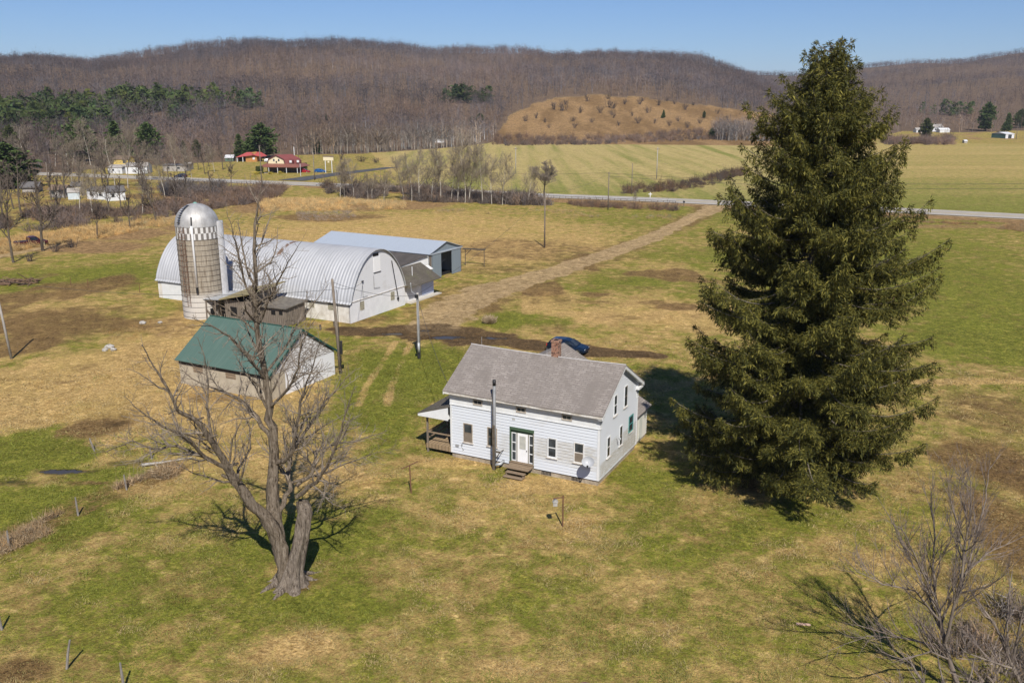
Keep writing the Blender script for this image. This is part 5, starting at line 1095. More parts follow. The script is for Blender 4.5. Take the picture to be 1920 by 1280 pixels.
def putp(proto, px, py, topy, label, group, seed, terrain=False, wide=1.0):
    b = GT(px, py) if terrain else G(px, py); b.z = gh(b.x, b.y); H = at_depth(px, topy, b.y).z-b.z; s = max(.25, H/9.9); rs = random.Random(seed); sx = s*wide*rs.uniform(.9, 1.1)
    if proto.name not in used:
        used[proto.name] = 1; o = proto; o.location = b; o.scale = (sx, sx, s); o.rotation_euler.z = rs.uniform(0, 6); o['label'] = label
        if group: o['group'] = group
        return o
    return dup(proto, b, rs.uniform(0, 6.28), (sx, sx, s), label, group)
PINES = [(0,18,352,268,2.1,'large dense dark pine at the left edge beside the dark roofed house'),(0,152,303,224,1.35,'tall rounded pine alone left of the tall yellow green spruce'),(1,220,301,228,1.3,'tall pointed conifer between the two rounded pines'),(0,280,297,230,1.35,'dark broad pine right of the pointed conifer'),(2,302,282,250,.9,'small olive pine leaning against the dark broad pine'),(0,492,296,232,1.75,'broad dark green pine behind the cream and maroon farm shop'),(3,450,297,252,1.4,'narrow dark spruce left of the broad pine by the red roofed cabin'),(1,468,297,260,1.4,'short dark spruce between the narrow spruce and the broad pine'),(2,370,294,262,1.0,'olive pine in the yard among bare trees'),(3,596,288,258,1.2,'narrow dark conifer at the wood edge right of the farm shop'),(2,345,290,264,.8,'small olive pine left of the yard pine'),(2,25,300,236,1.1,'olive pine at the far left below the pine slope'),(0,95,290,236,1.0,'dark pine among bare trees at the far left')]
for i, (k, x, y, t, wd, l) in enumerate(PINES): putp(PP[k], x, y, t, l, 'conifers around the valley houses', 400+i, False, wd)
PINEH = [(2,765,226,208,1.0,'small lone conifer on the wooded slope above the birch wood'),(0,900,236,212,1.2,'dark pine at the wood corner left of the tan hillside'),(2,885,240,218,1.2,'olive pine beside the dark pine at the wood corner'),(1,1244,222,206,1.1,'dark green bush conifer on the tan hillside meadow'),(2,1320,222,208,1.0,'grey green conifer right of the dark one on the tan hillside'),(0,1335,258,240,1.1,'dark conifer at the foot of the tan hillside by the hedge'),(0,1848,246,192,1.0,'tall dark pine above the farmstead on the right'),(0,1912,240,205,1.3,'dark pine at the right edge above the pole barn'),(1,1888,248,212,1.1,'olive conifer left of the right edge pine'),(2,1735,262,222,1.2,'olive pine in front of the white farmhouse on the right'),(3,568,226,212,1.3,'first small spruce of the row on the wooded slope'),(3,595,226,214,1.3,'second small spruce of the row on the wooded slope'),(3,612,226,213,1.3,'third small spruce of the row on the wooded slope'),(3,648,226,213,1.5,'fourth small spruce of the row on the wooded slope')]
for i, (k, x, y, t, wd, l) in enumerate(PINEH): putp(PP[k], x, y, t, l, 'conifers on the far slopes', 430+i, True, wd)
# ------------------------------------------------------------------ woods on the hills: one mass
g = np.random.default_rng(17)
def wood_templates(nb, sub, k=8, tw=.012, trunk=1.0, th=.012):
    """bare trees of unit height: trunk, main limbs and a rounded cloud of twigs"""
    T = []
    for s in range(k):
        tri = []; col = []
        def blade(p, q, w0, c):
            d = q-p; n = np.cross(d, g.normal(0, 1, 3)); n /= np.linalg.norm(n)+1e-9; tri.append([p-n*w0/2, p+n*w0/2, q]); col.append(c)
        lean = g.normal(0, .03, 2); cz = g.uniform(.60, .68); rh = g.uniform(.24, .34); rv = g.uniform(.28, .36)
        for a in (0, 2.1):
            n = np.array([math.cos(a), math.sin(a), 0])*th; tri.append([-n, n, np.array([lean[0], lean[1], .88])]); col.append(trunk)
        def inside():
            while True:
                v = g.uniform(-1, 1, 3)
                if .15 < v@v < 1: return np.array([lean[0]*.6, lean[1]*.6, cz])+v*np.array([rh, rh, rv])
        for b in range(nb):
            q_ = inside(); t = g.uniform(.22, .62); t = min(t, q_[2]*.85); blade(np.array([lean[0]*t, lean[1]*t, t]), q_, .014, .45)
        for b in range(sub):
            p = inside(); o = p-np.array([0, 0, cz-.15]); d = o/np.linalg.norm(o)*.7+g.normal(0, .55, 3)+np.array([0, 0, .35]); d /= np.linalg.norm(d); blade(p, p+d*g.uniform(.07, .17), tw, 0)
        T.append((np.array(tri), np.array(col)))
    return T
def scatter(n, f, seed):
    gg = np.random.default_rng(seed); out = []
    while sum(map(len, out)) < n:
        c = f(gg, 20000); out.append(c)
    return np.concatenate(out)[:n]
def build_wood(name, pts, H, templates, pale, darkc, palec, label, seed):
    gg = np.random.default_rng(seed); z = ground_h(pts[:, 0], pts[:, 1]); V = []; Cc = []; ti = gg.integers(0, len(templates), len(pts))
    for k, (tri, col) in enumerate(templates):
        s = ti == k; P = pts[s]; m = len(P)
        if not m: continue
        a = gg.uniform(0, 6.28, m); h = H[s]; wd = h*gg.uniform(.85, 1.35, m); c, n_ = np.cos(a), np.sin(a); t = tri.reshape(-1, 3)
        x = (t[None, :, 0]*c[:, None]-t[None, :, 1]*n_[:, None])*wd[:, None]+P[:, 0:1]; y = (t[None, :, 0]*n_[:, None]+t[None, :, 1]*c[:, None])*wd[:, None]+P[:, 1:2]; zz = t[None, :, 2]*h[:, None]+z[s][:, None]-.3
        V.append(np.stack([x, y, zz], -1).reshape(-1, 3)); tone = (gg.uniform(.62, 1.38, m)*(.7+.6*fbm(P[:, 0], P[:, 1], 70, seed))*(.62+.76*fbm(P[:, 0], P[:, 1], 240, seed+11))).reshape(-1, 1, 1); hue = (gg.normal(0, .10, m)+(fbm(P[:, 0], P[:, 1], 120, seed+3)-.5)*.4).reshape(-1, 1, 1)
        cc = np.repeat(col, 3)[None, :, None]; pl = np.clip(pale[s], 0, 1)[:, None, None]; tw = np.array(darkc)[None, None]*np.array([1.0, 1.0, 1.0]); tk = np.array(palec)[None, None]
        base = tw*(1-cc*(.25+.75*pl))+tk*cc*(.25+.75*pl)
        base = base*tone*(1+hue*np.array([1.0, .2, -.8])); Cc.append(np.concatenate([base, np.ones(base.shape[:2]+(1,))], -1).reshape(-1, 4))
    V = np.concatenate(V); Cc = np.concatenate(Cc); me = np_mesh(name, V, np.arange(len(V)).reshape(-1, 3), M_WOODS)
    at = me.attributes.new('tone', 'FLOAT_COLOR', 'POINT'); at.data.foreach_set('color', Cc.astype(np.float32).ravel())
    return tag(link(name, me), label, 'woodland', None, 'stuff')
def woods_mat():
    n = Nd('woodland_twigs'); a = n.n('ShaderNodeAttribute'); a.attribute_name = 'tone'; return n.out(a.outputs['Color'], .95, 0, .1)
M_WOODS = woods_mat()
def polar(gg, n, p0, p1, r0, r1, pw=1.0):
    p = gg.uniform(p0, p1, n); th = np.arctan((p-960)/1724.6); r = np.sqrt(gg.uniform(r0**2, r1**2, n)); return np.stack([r*np.sin(th), r*np.cos(th)], -1)
def on_main(gg, n):
    P = polar(gg, n, -700, 2300, 330, 1600); return P[wooded(P[:, 0], P[:, 1]) & (pxr(P[:, 0], P[:, 1])[0] < 1600)]
def on_far(gg, n):
    P = polar(gg, n, 1230, 2500, 780, 2680); return P[wooded(P[:, 0], P[:, 1])]
TW = (.112,.087,.083); TK = (.34,.30,.265)
near_t = wood_templates(16, 56); far_t = wood_templates(8, 30, 8, .016, .8)
Pm = scatter(25000, on_main, 3)
def on_crest(gg, n):
    P = polar(gg, n, -500, 1560, 1330, 1600); return P[wooded(P[:, 0], P[:, 1])]
Pm = np.concatenate([Pm, scatter(7000, on_crest, 31)]); p_, r_ = pxr(Pm[:, 0], Pm[:, 1]); edge = r_-interp(p_, WOOD_FOOT)
pale = np.clip(1.15-edge/110, 0, 1)*(p_ > 520)+.12+.25*(np.abs(edge) < 600)*g.random(len(Pm))*.5; pale[(p_ > 930) & (p_ < 1475)] *= .6; pale[p_ < 560] *= .35
Hm = g.normal(13.0, 2.6, len(Pm))*np.clip(.7+edge/160, .7, 1.0)*np.clip((1640-r_)/160, .72, 1)*np.where(p_ < 540, np.clip(.74+edge/500, .7, 1), 1)
nr_ = r_ < 760
build_wood('bare_woods', Pm[nr_], Hm[nr_], near_t, pale[nr_], TW, TK, 'leafless woodland on the lower slope and valley edge', 5)
build_wood('bare_woods', Pm[~nr_], Hm[~nr_], far_t, pale[~nr_], TW, TK, 'leafless brown woodland covering the long hill across the valley', 6)
Pf = scatter(13000, on_far, 4); pf, rf_ = pxr(Pf[:, 0], Pf[:, 1])
build_wood('bare_woods', Pf, g.normal(13, 1.8, len(Pf)), wood_templates(6, 26, 8, .018, .6), np.clip(1.1-(rf_-interp(pf, WOOD_FOOT))/200, 0, .8)*.8+.1, TW, TK, 'hazy leafless woodland on the far right ridge', 7)
# extra birch fringe along the wood edge
def fringe(gg, n):
    p = gg.uniform(560, 900, n); r = interp(p, WOOD_FOOT)+np.abs(gg.normal(0, 16, n)); th = np.arctan((p-960)/1724.6); return np.stack([r*np.sin(th), r*np.cos(th)], -1)
Pb = scatter(330, fringe, 8)
build_wood('birch_woods', Pb, g.normal(14.5, 2, len(Pb)), wood_templates(10, 36, 8, .009, 1, .0065), np.ones(len(Pb))*.8, (.18,.14,.115), (.46,.42,.36), 'pale trunked birches along the edge of the wood', 9)
def fringe2(gg, n):
    p = np.concatenate([gg.uniform(1345, 1480, n//2), gg.uniform(1640, 1860, n//2)]); r = np.where(p < 1500, 610, 815)+np.abs(gg.normal(0, 18, len(p))); th = np.arctan((p-960)/1724.6); return np.stack([r*np.sin(th), r*np.cos(th)], -1)
Pb = scatter(340, fringe2, 12)
build_wood('birch_woods', Pb, g.normal(13, 2.2, len(Pb)), wood_templates(10, 36, 8, .009, 1, .0065), np.ones(len(Pb))*.6, (.17,.135,.115), (.42,.38,.33), 'pale trunked trees at the foot of the hill on the right', 13)
# pine plantation on the left slope: one mass of conifers
def pine_tpl(k, nl=26):
    T = []
    for s in range(k):
        tri = []
        for b in range(nl):
            t = g.uniform(.12, .98); Rr = .34*(1-t)**.6+.04; a = g.uniform(0, 6.28)
            for q_ in range(3):
                a2 = a+g.normal(0, .5); rr2 = Rr*g.uniform(.3, 1.1); c = np.array([math.cos(a2)*rr2, math.sin(a2)*rr2, t+g.normal(0, .03)]); u = g.normal(0, .06, 3); v = g.normal(0, .06, 3); tri.append([c-u, c+u, c+v+np.array([0, 0, .03])])
        T.append((np.array(tri), np.zeros(len(tri))))
    return T
def pine_area(gg, n):
    out = []
    for px, py, sx, sy, k in [(110,238,110,12,.30),(40,250,50,10,.12),(60,222,70,16,.26),(160,212,80,14,.26),(260,200,60,9,.2),(330,200,30,12,.05),(400,196,34,8,.04),(460,196,34,5,.03),(330,216,60,6,.02),(20,238,40,10,.1),(880,186,60,3,.05),(1790,210,40,3,.03)]:
        m = int(n*k*.02)+1
        for _ in range(m):
            v = GT(gg.normal(px, sx*.6), gg.normal(py+6, sy*.6)); out.append((v.x, v.y))
    return np.array(out)
Pp = pine_area(np.random.default_rng(21), 26000)
Pp = Pp[np.hypot(Pp[:, 0], Pp[:, 1]) > 380]
build_wood('pine_woods', Pp, g.normal(12, 2.6, len(Pp)), pine_tpl(6), np.zeros(len(Pp)), (.060,.084,.028), (.05,.07,.03), 'dark green pine plantation on the left slope', 22)
# ------------------------------------------------------------------ brush and bushes
def brush(name, poly, n, h, darkc, label, seed, hs=.3, palec=None):
    """twiggy undergrowth mass in a surveyed outline (pixel polygon on the ground)"""
    W = [G(*p) for p in poly]; xs = [p.x for p in W]; ys = [p.y for p in W]; gg = np.random.default_rng(seed); P = []
    while len(P) < n:
        x = gg.uniform(min(xs), max(xs), 4000); y = gg.uniform(min(ys), max(ys), 4000); ins = np.zeros(4000, bool); j = len(W)-1
        for i in range(len(W)):
            yi, yj, xi, xj = ys[i], ys[j], xs[i], xs[j]; c = ((yi > y) != (yj > y)) & (x < (xj-xi)*(y-yi)/(yj-yi+1e-9)+xi); ins ^= c; j = i
        ins &= fbm(x, y, 9, seed) > hs; P += list(zip(x[ins], y[ins]))
    P = np.array(P[:n]); H = np.clip(gg.normal(h, h*.3, n), h*.3, h*2)*(.5+fbm(P[:, 0], P[:, 1], 8, seed+1))
    return build_wood(name, P, H, BRUSH, np.full(n, .3), darkc, palec or tuple(c*1.6 for c in darkc), label, seed)
def brush_tpl(k, nb=22):
    T = []
    for s in range(k):
        tri = []; col = []
        for b in range(nb):
            a = g.uniform(0, 6.28); e = g.uniform(.75, 1.5); L = g.uniform(.5, 1.05); o = np.array([g.normal(0,.12), g.normal(0,.12), 0]); q_ = o+L*np.array([math.cos(a)*math.cos(e), math.sin(a)*math.cos(e), math.sin(e)])
            n = np.cross(q_-o, g.normal(0, 1, 3)); n /= np.linalg.norm(n); tri.append([o-n*.018, o+n*.018, q_]); col.append(g.random()*.6)
            for k2 in range(2):
                f = g.uniform(.3, .9); p = o+(q_-o)*f; r = p+g.normal(0, .22, 3)+np.array([0,0,.18]); n = np.cross(r-p, g.normal(0, 1, 3)); n /= np.linalg.norm(n); tri.append([p-n*.014, p+n*.014, r]); col.append(0)
        T.append((np.array(tri), np.array(col)))
    return T
BRUSH = brush_tpl(6)
RB = (.115,.085,.070); GB = (.14,.108,.088); STRAW = (.40,.28,.13)
brush('brush_thicket', [(-60,420),(60,402),(150,388),(260,395),(330,370),(400,362),(470,352),(540,352),(520,372),(420,392),(340,402),(300,412),(200,420),(100,432),(-60,452)], 1350, 2.0, RB, 'reddish brown leafless thicket between the lane and the white houses', 41, .42)
brush('brush_thicket', [(300,352),(420,350),(440,362),(360,372),(310,368)], 380, 2.2, GB, 'grey brown brush below the highway left of the farm shop', 42, .3)
brush('brush_thicket', [(610,352),(760,357),(1000,372),(1060,378),(1060,386),(960,385),(800,379),(612,370)], 900, 2.6, GB, 'grey brushy undergrowth under the birch row along the guardrail', 43, .42)
brush('brush_thicket', [(1060,380),(1270,392),(1270,397),(1080,388)], 200, 1.3, (.15,.10,.07), 'low brown brush on the road bank right of the birches', 44, .35)
brush('brush_thicket', [(925,262),(1100,264),(1300,258),(1450,252),(1450,262),(1300,266),(1100,272),(925,274)], 1100, 3.0, (.15,.11,.088), 'dark leafless hedgerow along the foot of the tan hillside', 45, .3)
brush('brush_thicket', [(1165,352),(1210,348),(1290,340),(1390,318),(1400,326),(1330,350),(1260,360),(1170,364)], 330, 1.9, (.13,.088,.062), 'brown hedge climbing the field edge toward the spruce', 46, .25)
brush('brush_thicket', [(1655,262),(1790,262),(1790,272),(1655,272)], 260, 4, (.15,.10,.075), 'brown brush in front of the farmstead on the right', 47, .2)
brush('brush_thicket', [(555,400),(650,395),(670,408),(640,415),(560,414)], 520, .7, (.22,.17,.125), 'low grey brown weed strip behind the barn', 48, .1)
brush('tall_grass', [(480,372),(640,374),(760,380),(760,392),(620,396),(500,398)], 3000, .9, STRAW, 'tall tan dead grass in the wet ground behind the barn', 49, .3, (.5,.36,.17))
brush('tall_grass', [(-60,470),(60,440),(180,428),(300,412),(330,420),(200,445),(60,466),(-60,490)], 2600, 1.0, STRAW, 'tall tan dead grass along the farm lane', 50, .25, (.5,.36,.17))
brush('tall_grass', [(700,398),(900,392),(1260,400),(1260,412),(900,402)], 500, .6, (.30,.22,.11), 'straw coloured grass fringe below the road bank', 51, .5)
brush('tall_grass', [(1690,414),(1960,426),(1960,438),(1690,424)], 900, .7, (.28,.19,.10), 'straw coloured ditch grass along the highway on the right', 52, .4)
brush('tall_grass', [(-40,1035),(60,985),(240,905),(330,875),(330,890),(240,930),(140,980),(-40,1058)], 1500, .55, (.26,.19,.115), 'matted dead weeds along the old fence line', 53, .3)
brush('tall_grass', [(520,1245),(545,1205),(600,1170),(606,1200),(570,1260)], 420, .28, (.36,.25,.14), 'bleached dead grass clump on the lawn in front of the old tree', 55, .35)
brush('brush_thicket', [(1770,1190),(1925,1120),(1990,1290),(1800,1330)], 48, 1.5, (.20,.165,.14), 'thin bare brush filling the front corner under the sapling trees', 56, .2)
brush('tall_grass', [(1690,930),(1800,860),(1960,840),(1990,1160),(1800,1150),(1720,1020)], 1300, .38, (.17,.12,.075), 'low brown dead scrub behind the front corner saplings', 57, .42)
brush('tall_grass', [(310,600),(400,580),(400,600),(340,660),(230,640),(180,620)], 260, .5, (.25,.17,.08), 'scattered dead weeds beside the silo yard', 54, .5)
def bush_mesh(seed, n=12, dark=RB, nm='bush'):
    rs = random.Random(seed); out = []
    for k in range(n):
        a = rs.uniform(0, 6.28); d = Vector((math.cos(a)*.6, math.sin(a)*.6, rs.uniform(.7, 1.4))); p = wiggle(rs, Vector((rs.gauss(0,.1), rs.gauss(0,.1), 0)), d, rs.uniform(.7, 1.1), 3, .2, .05); sprout(rs, p, [.022,.018,.014,.010], out, 2, 5, .2, .6, (25, 60), .03, .009, .2, .7)
    return out
M_BUSH = noisy('bush_twigs', (.06,.045,.038), (.12,.09,.075), 3, .9, bump=0)
BM = [tubes_mesh('bush', bush_mesh(i), M_BUSH) for i in range(3)]
ub = [0, 0, 0]
def bush(px, py, hpx, label, group, k, terrain=True, wide=1.0):
    b = GT(px, py) if terrain else G(px, py); s = hpx*b.length/FOC*.95; rs = random.Random(int(px*7+py)); i = k % 3
    if not ub[i]: ub[i] = 1; o = BM[i]
    else: o = BM[i].copy(); C.collection.objects.link(o)
    o.location = b; o.rotation_euler = (0, 0, rs.uniform(0, 6)); o.scale = (s*wide, s*wide, s); tag(o, label, 'bush', group); return o
HB = [(985,228,8),(1005,222,7),(1022,230,6),(1040,206,10),(1056,208,12),(1088,212,8),(1074,228,7),(1102,190,9),(1125,212,9),(1140,186,8),(1142,202,10),(1150,204,9),(1170,196,7),(1150,222,6),(1200,196,8),(1205,190,6),(1215,212,8),(1235,198,8),(1250,190,6),(1265,196,5),(1285,206,8),(1300,198,5),(1228,232,7),(1196,232,9),(1148,216,7),(1185,218,6),(1078,240,7),(1030,240,5),(1345,214,6),(1312,232,7),(1272,228,6),(1365,226,7),(1060,196,6),(1110,230,6),(1160,236,6),(1255,236,7),(1290,240,8),(1340,240,8),(1380,236,7)]
for i, (x, y, h) in enumerate(HB): bush(x, y, h*1.75, 'small bare bush dotted on the tan hillside meadow', 'bushes dotted on the tan hillside', i)
for i, (x, y, h, wd, l) in enumerate([(1350,336,20,1.1,'rounded bare bush at the top of the brown hedge in the hay field'),(1295,352,14,1.8,'low wide bush left of the rounded one in the hedge'),(1262,360,11,1.6,'low bush at the lower end of the brown hedge'),(55,490,16,1.6,'bare bush at the foot of the forked lane tree'),(135,464,18,1.2,'bare bush beside the lane in front of the pickup'),(105,472,15,1.6,'bare bush between the pickup and the lane bush'),(678,303,13,1.8,'bare shrub pair on the lawn right of the farm shop sign'),(640,300,16,1.0,'dark bush at the wood edge behind the sign'),(705,305,11,1.8,'second bare shrub on the lawn right of the farm shop sign')]): bush(x, y, h, l, None, i, False, wd)
# ------------------------------------------------------------------ poles, wires, guardrail
M_POLE = bark_mat('pole_wood', (.10,.08,.062), (.25,.21,.17), 5, .5, .03); M_GPOLE = bark_mat('silvered_pole_wood', (.24,.22,.20), (.42,.40,.37), 5, .5, .03)
def pole(px, py, H, label, mat, r=.15, arm=0, lean=(0, 0), group=None, extra=None):
    b = G(px, py); b.z = gh(b.x, b.y); q = MB(); q.tube([(0,0,-.3),(lean[0]*.5,lean[1]*.5,H/2),(lean[0],lean[1],H)], [r,r*.88,r*.72], 10)
    if not arm and not extra:
        t = q.build('utility_pole', mat, None, True); t.location = b; return b, tag(t, label, 'utility pole', group)
    t = thing('utility_pole', label, 'utility pole', tuple(b), 0, group); q.build('post', mat, t, True)
    if arm:
        q = MB(); q.box(lean[0]-arm/2, lean[0]+arm/2, lean[1]-.06-r, lean[1]+.06-r, H-.75, H-.62)
        for k in (-.45, -.15, .15, .45): q.tube([(lean[0]+k*arm, lean[1]-r, H-.62), (lean[0]+k*arm, lean[1]-r, H-.45)], .04, 6)
        q.build('crossarm', M_POLE, t)
    if extra: extra(t, H)
    return b, t
def yard(t, H):
    q = MB(); q.tube([(.02,-.24,.75),(.02,-.24,1.75)], .14, 12); q.build('meter_box', M_GALV, t, True)
    q = MB(); q.box(-.12,.12,-.32,-.12,.2,.55); q.box(-.30,-.17,-.12,.02,1.0,1.9); q.build('switch_box', M_BLACKM, t)
    q = MB(); q.tube([(0,-.17,1.7),(0,-.2,H-.5)], .035, 6); q.build('conduit', M_GALV, t)
    q = MB(); q.tube([(0,0,H-.35),(-.55,-.2,H+.15),(-.62,-.25,H+.9)], .04, 6); q.blob((-.62,-.25,H+.95), (.07,.07,.1), 3, 8, 5, 0); q.build('lamp_arm', M_GALV, t)
    q = MB(); q.box(-.25,.1,-.35,-.1,H-.5,H-.15); q.build('transformer', M_BLACKM, t)
YP, yt = pole(786, 672, 6.9, 'silvery yard pole with a grey meter box on the grass behind the house', M_GPOLE, .17, 0, (0,0), None, yard)
def roof_post(t, H):
    q = MB(); q.box(.1,.3,-.2,-.02,2.0,3.3); q.tube([(.05,-.17,.8),(.05,-.15,H-1)], .03, 6); q.build('switch_box', M_BLACKM, t)
GP, gt = pole(639, 700, 9.3, 'tall brown pole standing beside the gable of the green roofed garage', M_POLE, .17, 0, (-.35, 0), None, roof_post)
LPp, lt = pole(22, 673, 8.6, 'leaning weathered pole at the left edge in the muddy pasture', M_GPOLE, .13, 0, (-.5, -.2))
FP, _ = pole(1021, 464, 9.9, 'slim brown pole in the brown patch of the field behind the barn', M_POLE, .14)
QP, _ = pole(1140, 394, 9.0, 'brown roadside pole in the ditch near the guardrail end', M_POLE, .14)
H1, _ = pole(1231, 335, 10.6, 'pale pole with a crossarm standing in the hay field', M_GPOLE, .16, 1.6)
H2, _ = pole(967, 326, 9.6, 'grey pole with a crossarm behind the birch row in the hay field', M_GPOLE, .15, 1.6)
H3, _ = pole(1184, 365, 8.6, 'thin brown pole beside the brown hedge across the highway', M_POLE, .12)
R1, _ = pole(590, 338, 9.0, 'dark roadside pole beside the black side road at the farm shop', M_POLE, .15, 0)
R2, _ = pole(492, 357, 13, 'tall brown roadside pole in front of the farm shop', M_POLE, .16, 0)
R3, _ = pole(92, 352, 7.8, 'pole by the brown cottage on the left', M_POLE, .14, 0)
R4, _ = pole(130, 335, 8.5, 'pale pole by the highway at the far left', M_GPOLE, .14, 0)
R5, _ = pole(553, 310, 7.5, 'white lamp pole behind the farm shop', M_TRIM, .14, 0)
R6, _ = pole(1905, 262, 11, 'pole in front of the pole barn on the right', M_POLE, .2, 0)
M_WIRE = noisy('wire', (.03,.03,.03), (.06,.06,.06), 1, .6, bump=0)
def solo(q, name, label, cat, loc, mat, group=None, rz=0):
    o = q.build(name, mat); o.location = loc; o.rotation_euler = (0, 0, rz); return tag(o, label, cat, group)
def wire(a, b, sag, label, r=.018, group=None):
    a, b = Vector(a), Vector(b); q = MB(); q.tube([a.lerp(b, t/14)+Vector((0, 0, -sag*4*(t/14)*(1-t/14))) for t in range(15)], r, 4, False)
    o = q.build('power_line', M_WIRE); return tag(o, label, 'wire', group)
up = lambda p, h, dx=0: Vector((p.x+dx, p.y, p.z+h))
peak = Vector((BX+math.cos(BYAW)*.2-math.sin(BYAW)*2.4, BY+math.sin(BYAW)*.2+math.cos(BYAW)*2.4, 4.6))
wire(up(GP, 9.0, -.3), up(YP, 6.6), .5, 'power line between the garage pole and the yard pole'); wire(up(GP, 8.6, -.3), peak, .5, 'power line from the garage pole to the barn gable')
wire(up(YP, 6.5), Vector((HX-.2, HY+1.5, 5.0)), .6, 'service line from the yard pole to the farmhouse'); wire(up(YP, 6.7), up(FP, 9.6), 1.0, 'power line from the yard pole to the brown field pole')
wire(up(FP, 9.7), up(QP, 8.8), 1.0, 'power line from the brown field pole to the roadside pole'); wire(up(GP, 8.3, -.3), up(LPp, 8.2, -.5), 1.0, 'line from the garage pole to the leaning pole at the left edge')
wire(up(QP, 8.7), up(G(2150, 410), 8.5), 1.6, 'upper roadside line running right toward the spruce', .03); wire(up(QP, 8.0), up(G(2150, 412), 7.4), 1.6, 'lower roadside line running right toward the spruce', .03)
wire(up(R1, 8.6), up(QP, 8.8), 2.4, 'roadside line running left above the highway', .022)
rail = thing('guardrail', 'long grey steel guardrail along the near edge of the highway', 'guardrail')
def hwy_at(px, off, z):
    pts = [q[0] for q in HWY]; 
    b = G(px, 380); th = b.x/b.y
    for p, q_ in zip(pts[:-1], pts[1:]):
        # intersection of the bearing with the segment
        dx, dy = q_.x-p.x, q_.y-p.y; den = dx-th*dy
        t = (th*p.y-p.x)/den
        if 0 <= t <= 1:
            n = Vector((-dy, dx)).normalized(); return Vector((p.x+dx*t+n.x*off, p.y+dy*t+n.y*off, z))
RPX = np.linspace(612, 1276, 60); q = MB(); q2 = None
rp = [hwy_at(x, -5.4, .72) for x in RPX]; q.tube(rp, .14, 4); q.build('rail', M_GALV, rail)
for p in rp[::1]: a = MB(); a.box(p.x-.07, p.x+.07, p.y+.02, p.y+.16, -.2, .85); a.build('rail_post', M_POLE, rail)
rail2 = thing('guardrail', 'shorter guardrail left of the side road junction', 'guardrail'); rp = [hwy_at(x, -5.6, .72) for x in np.linspace(345, 528, 22)]
q = MB(); q.tube(rp, .13, 4); q.build('rail', M_GALV, rail2)
for p in rp: a = MB(); a.box(p.x-.07, p.x+.07, p.y+.02, p.y+.16, -.2, .85); a.build('rail_post', M_POLE, rail2)
q = MB(); q.box(-.09,.09,-.05,.05,-.1,1.5); q.box(-.5,-.09,-.05,.05,.92,1.1); q.box(.09,.5,-.05,.05,.92,1.1); solo(q, 'memorial_cross', 'small white wooden cross beside the highway', 'cross', G(1219, 371), M_TRIM)
ml = thing('mailbox', 'dark mailbox on a post at the driveway mouth', 'mailbox', tuple(G(1282, 388))); q = MB(); q.box(-.06,.06,-.06,.06,-.1,1.1); q.build('post', M_POLE, ml); q = MB(); q.extr([(-.2,1.1),(.2,1.1),(.2,1.35),(.12,1.48),(-.12,1.48),(-.2,1.35)], -.4, .4); q.build('box', M_BLACKM, ml)
# ------------------------------------------------------------------ vehicles
M_TYRE = noisy('tyre_rubber', (.012,.012,.012), (.03,.03,.03), 5, .8); M_RIM = noisy('alloy_rim', (.35,.35,.36), (.5,.5,.52), 5, .35, .8, bump=0)
M_CGLASS = glass_mat('car_glass', (.012,.016,.02)); M_TAIL = noisy('tail_lamp_red', (.35,.02,.02), (.5,.03,.03), 3, .3, bump=0); M_LAMP = noisy('head_lamp_clear', (.5,.5,.5), (.7,.7,.7), 3, .15, bump=0)
def loft(mb, secs):                  # cross sections along x: (x, half width low, half width high, z low, z mid, z high)
    vs = []
    for x, w0, w1, z0, zm, z1 in secs:
        vs += [(x,-w0*.94,z0),(x,-w0,(z0+zm)/2),(x,-w0,zm),(x,-w1,z1-.02),(x,-w1*.86,z1),(x,w1*.86,z1),(x,w1,z1-.02),(x,w0,zm),(x,w0,(z0+zm)/2),(x,w0*.94,z0)]
    n = 10; m = len(secs); mb.add(vs, [(i*n+k, i*n+(k+1) % n, (i+1)*n+(k+1) % n, (i+1)*n+k) for i in range(m-1) for k in range(n)]+[tuple(range(n-1, -1, -1)), tuple(range((m-1)*n, m*n))]); return mb
def wheels(t, xs, w, r=.33):
    for x in xs:
        for s in (-1, 1):
            q = MB(); q.tube([(x, s*(w-.2), r), (x, s*w, r)], r, 18); wh = q.build('wheel', M_TYRE, t); q = MB(); q.tube([(x, s*(w-.02), r), (x, s*(w+.012), r)], r*.62, 14); q.build('rim', M_RIM, wh)
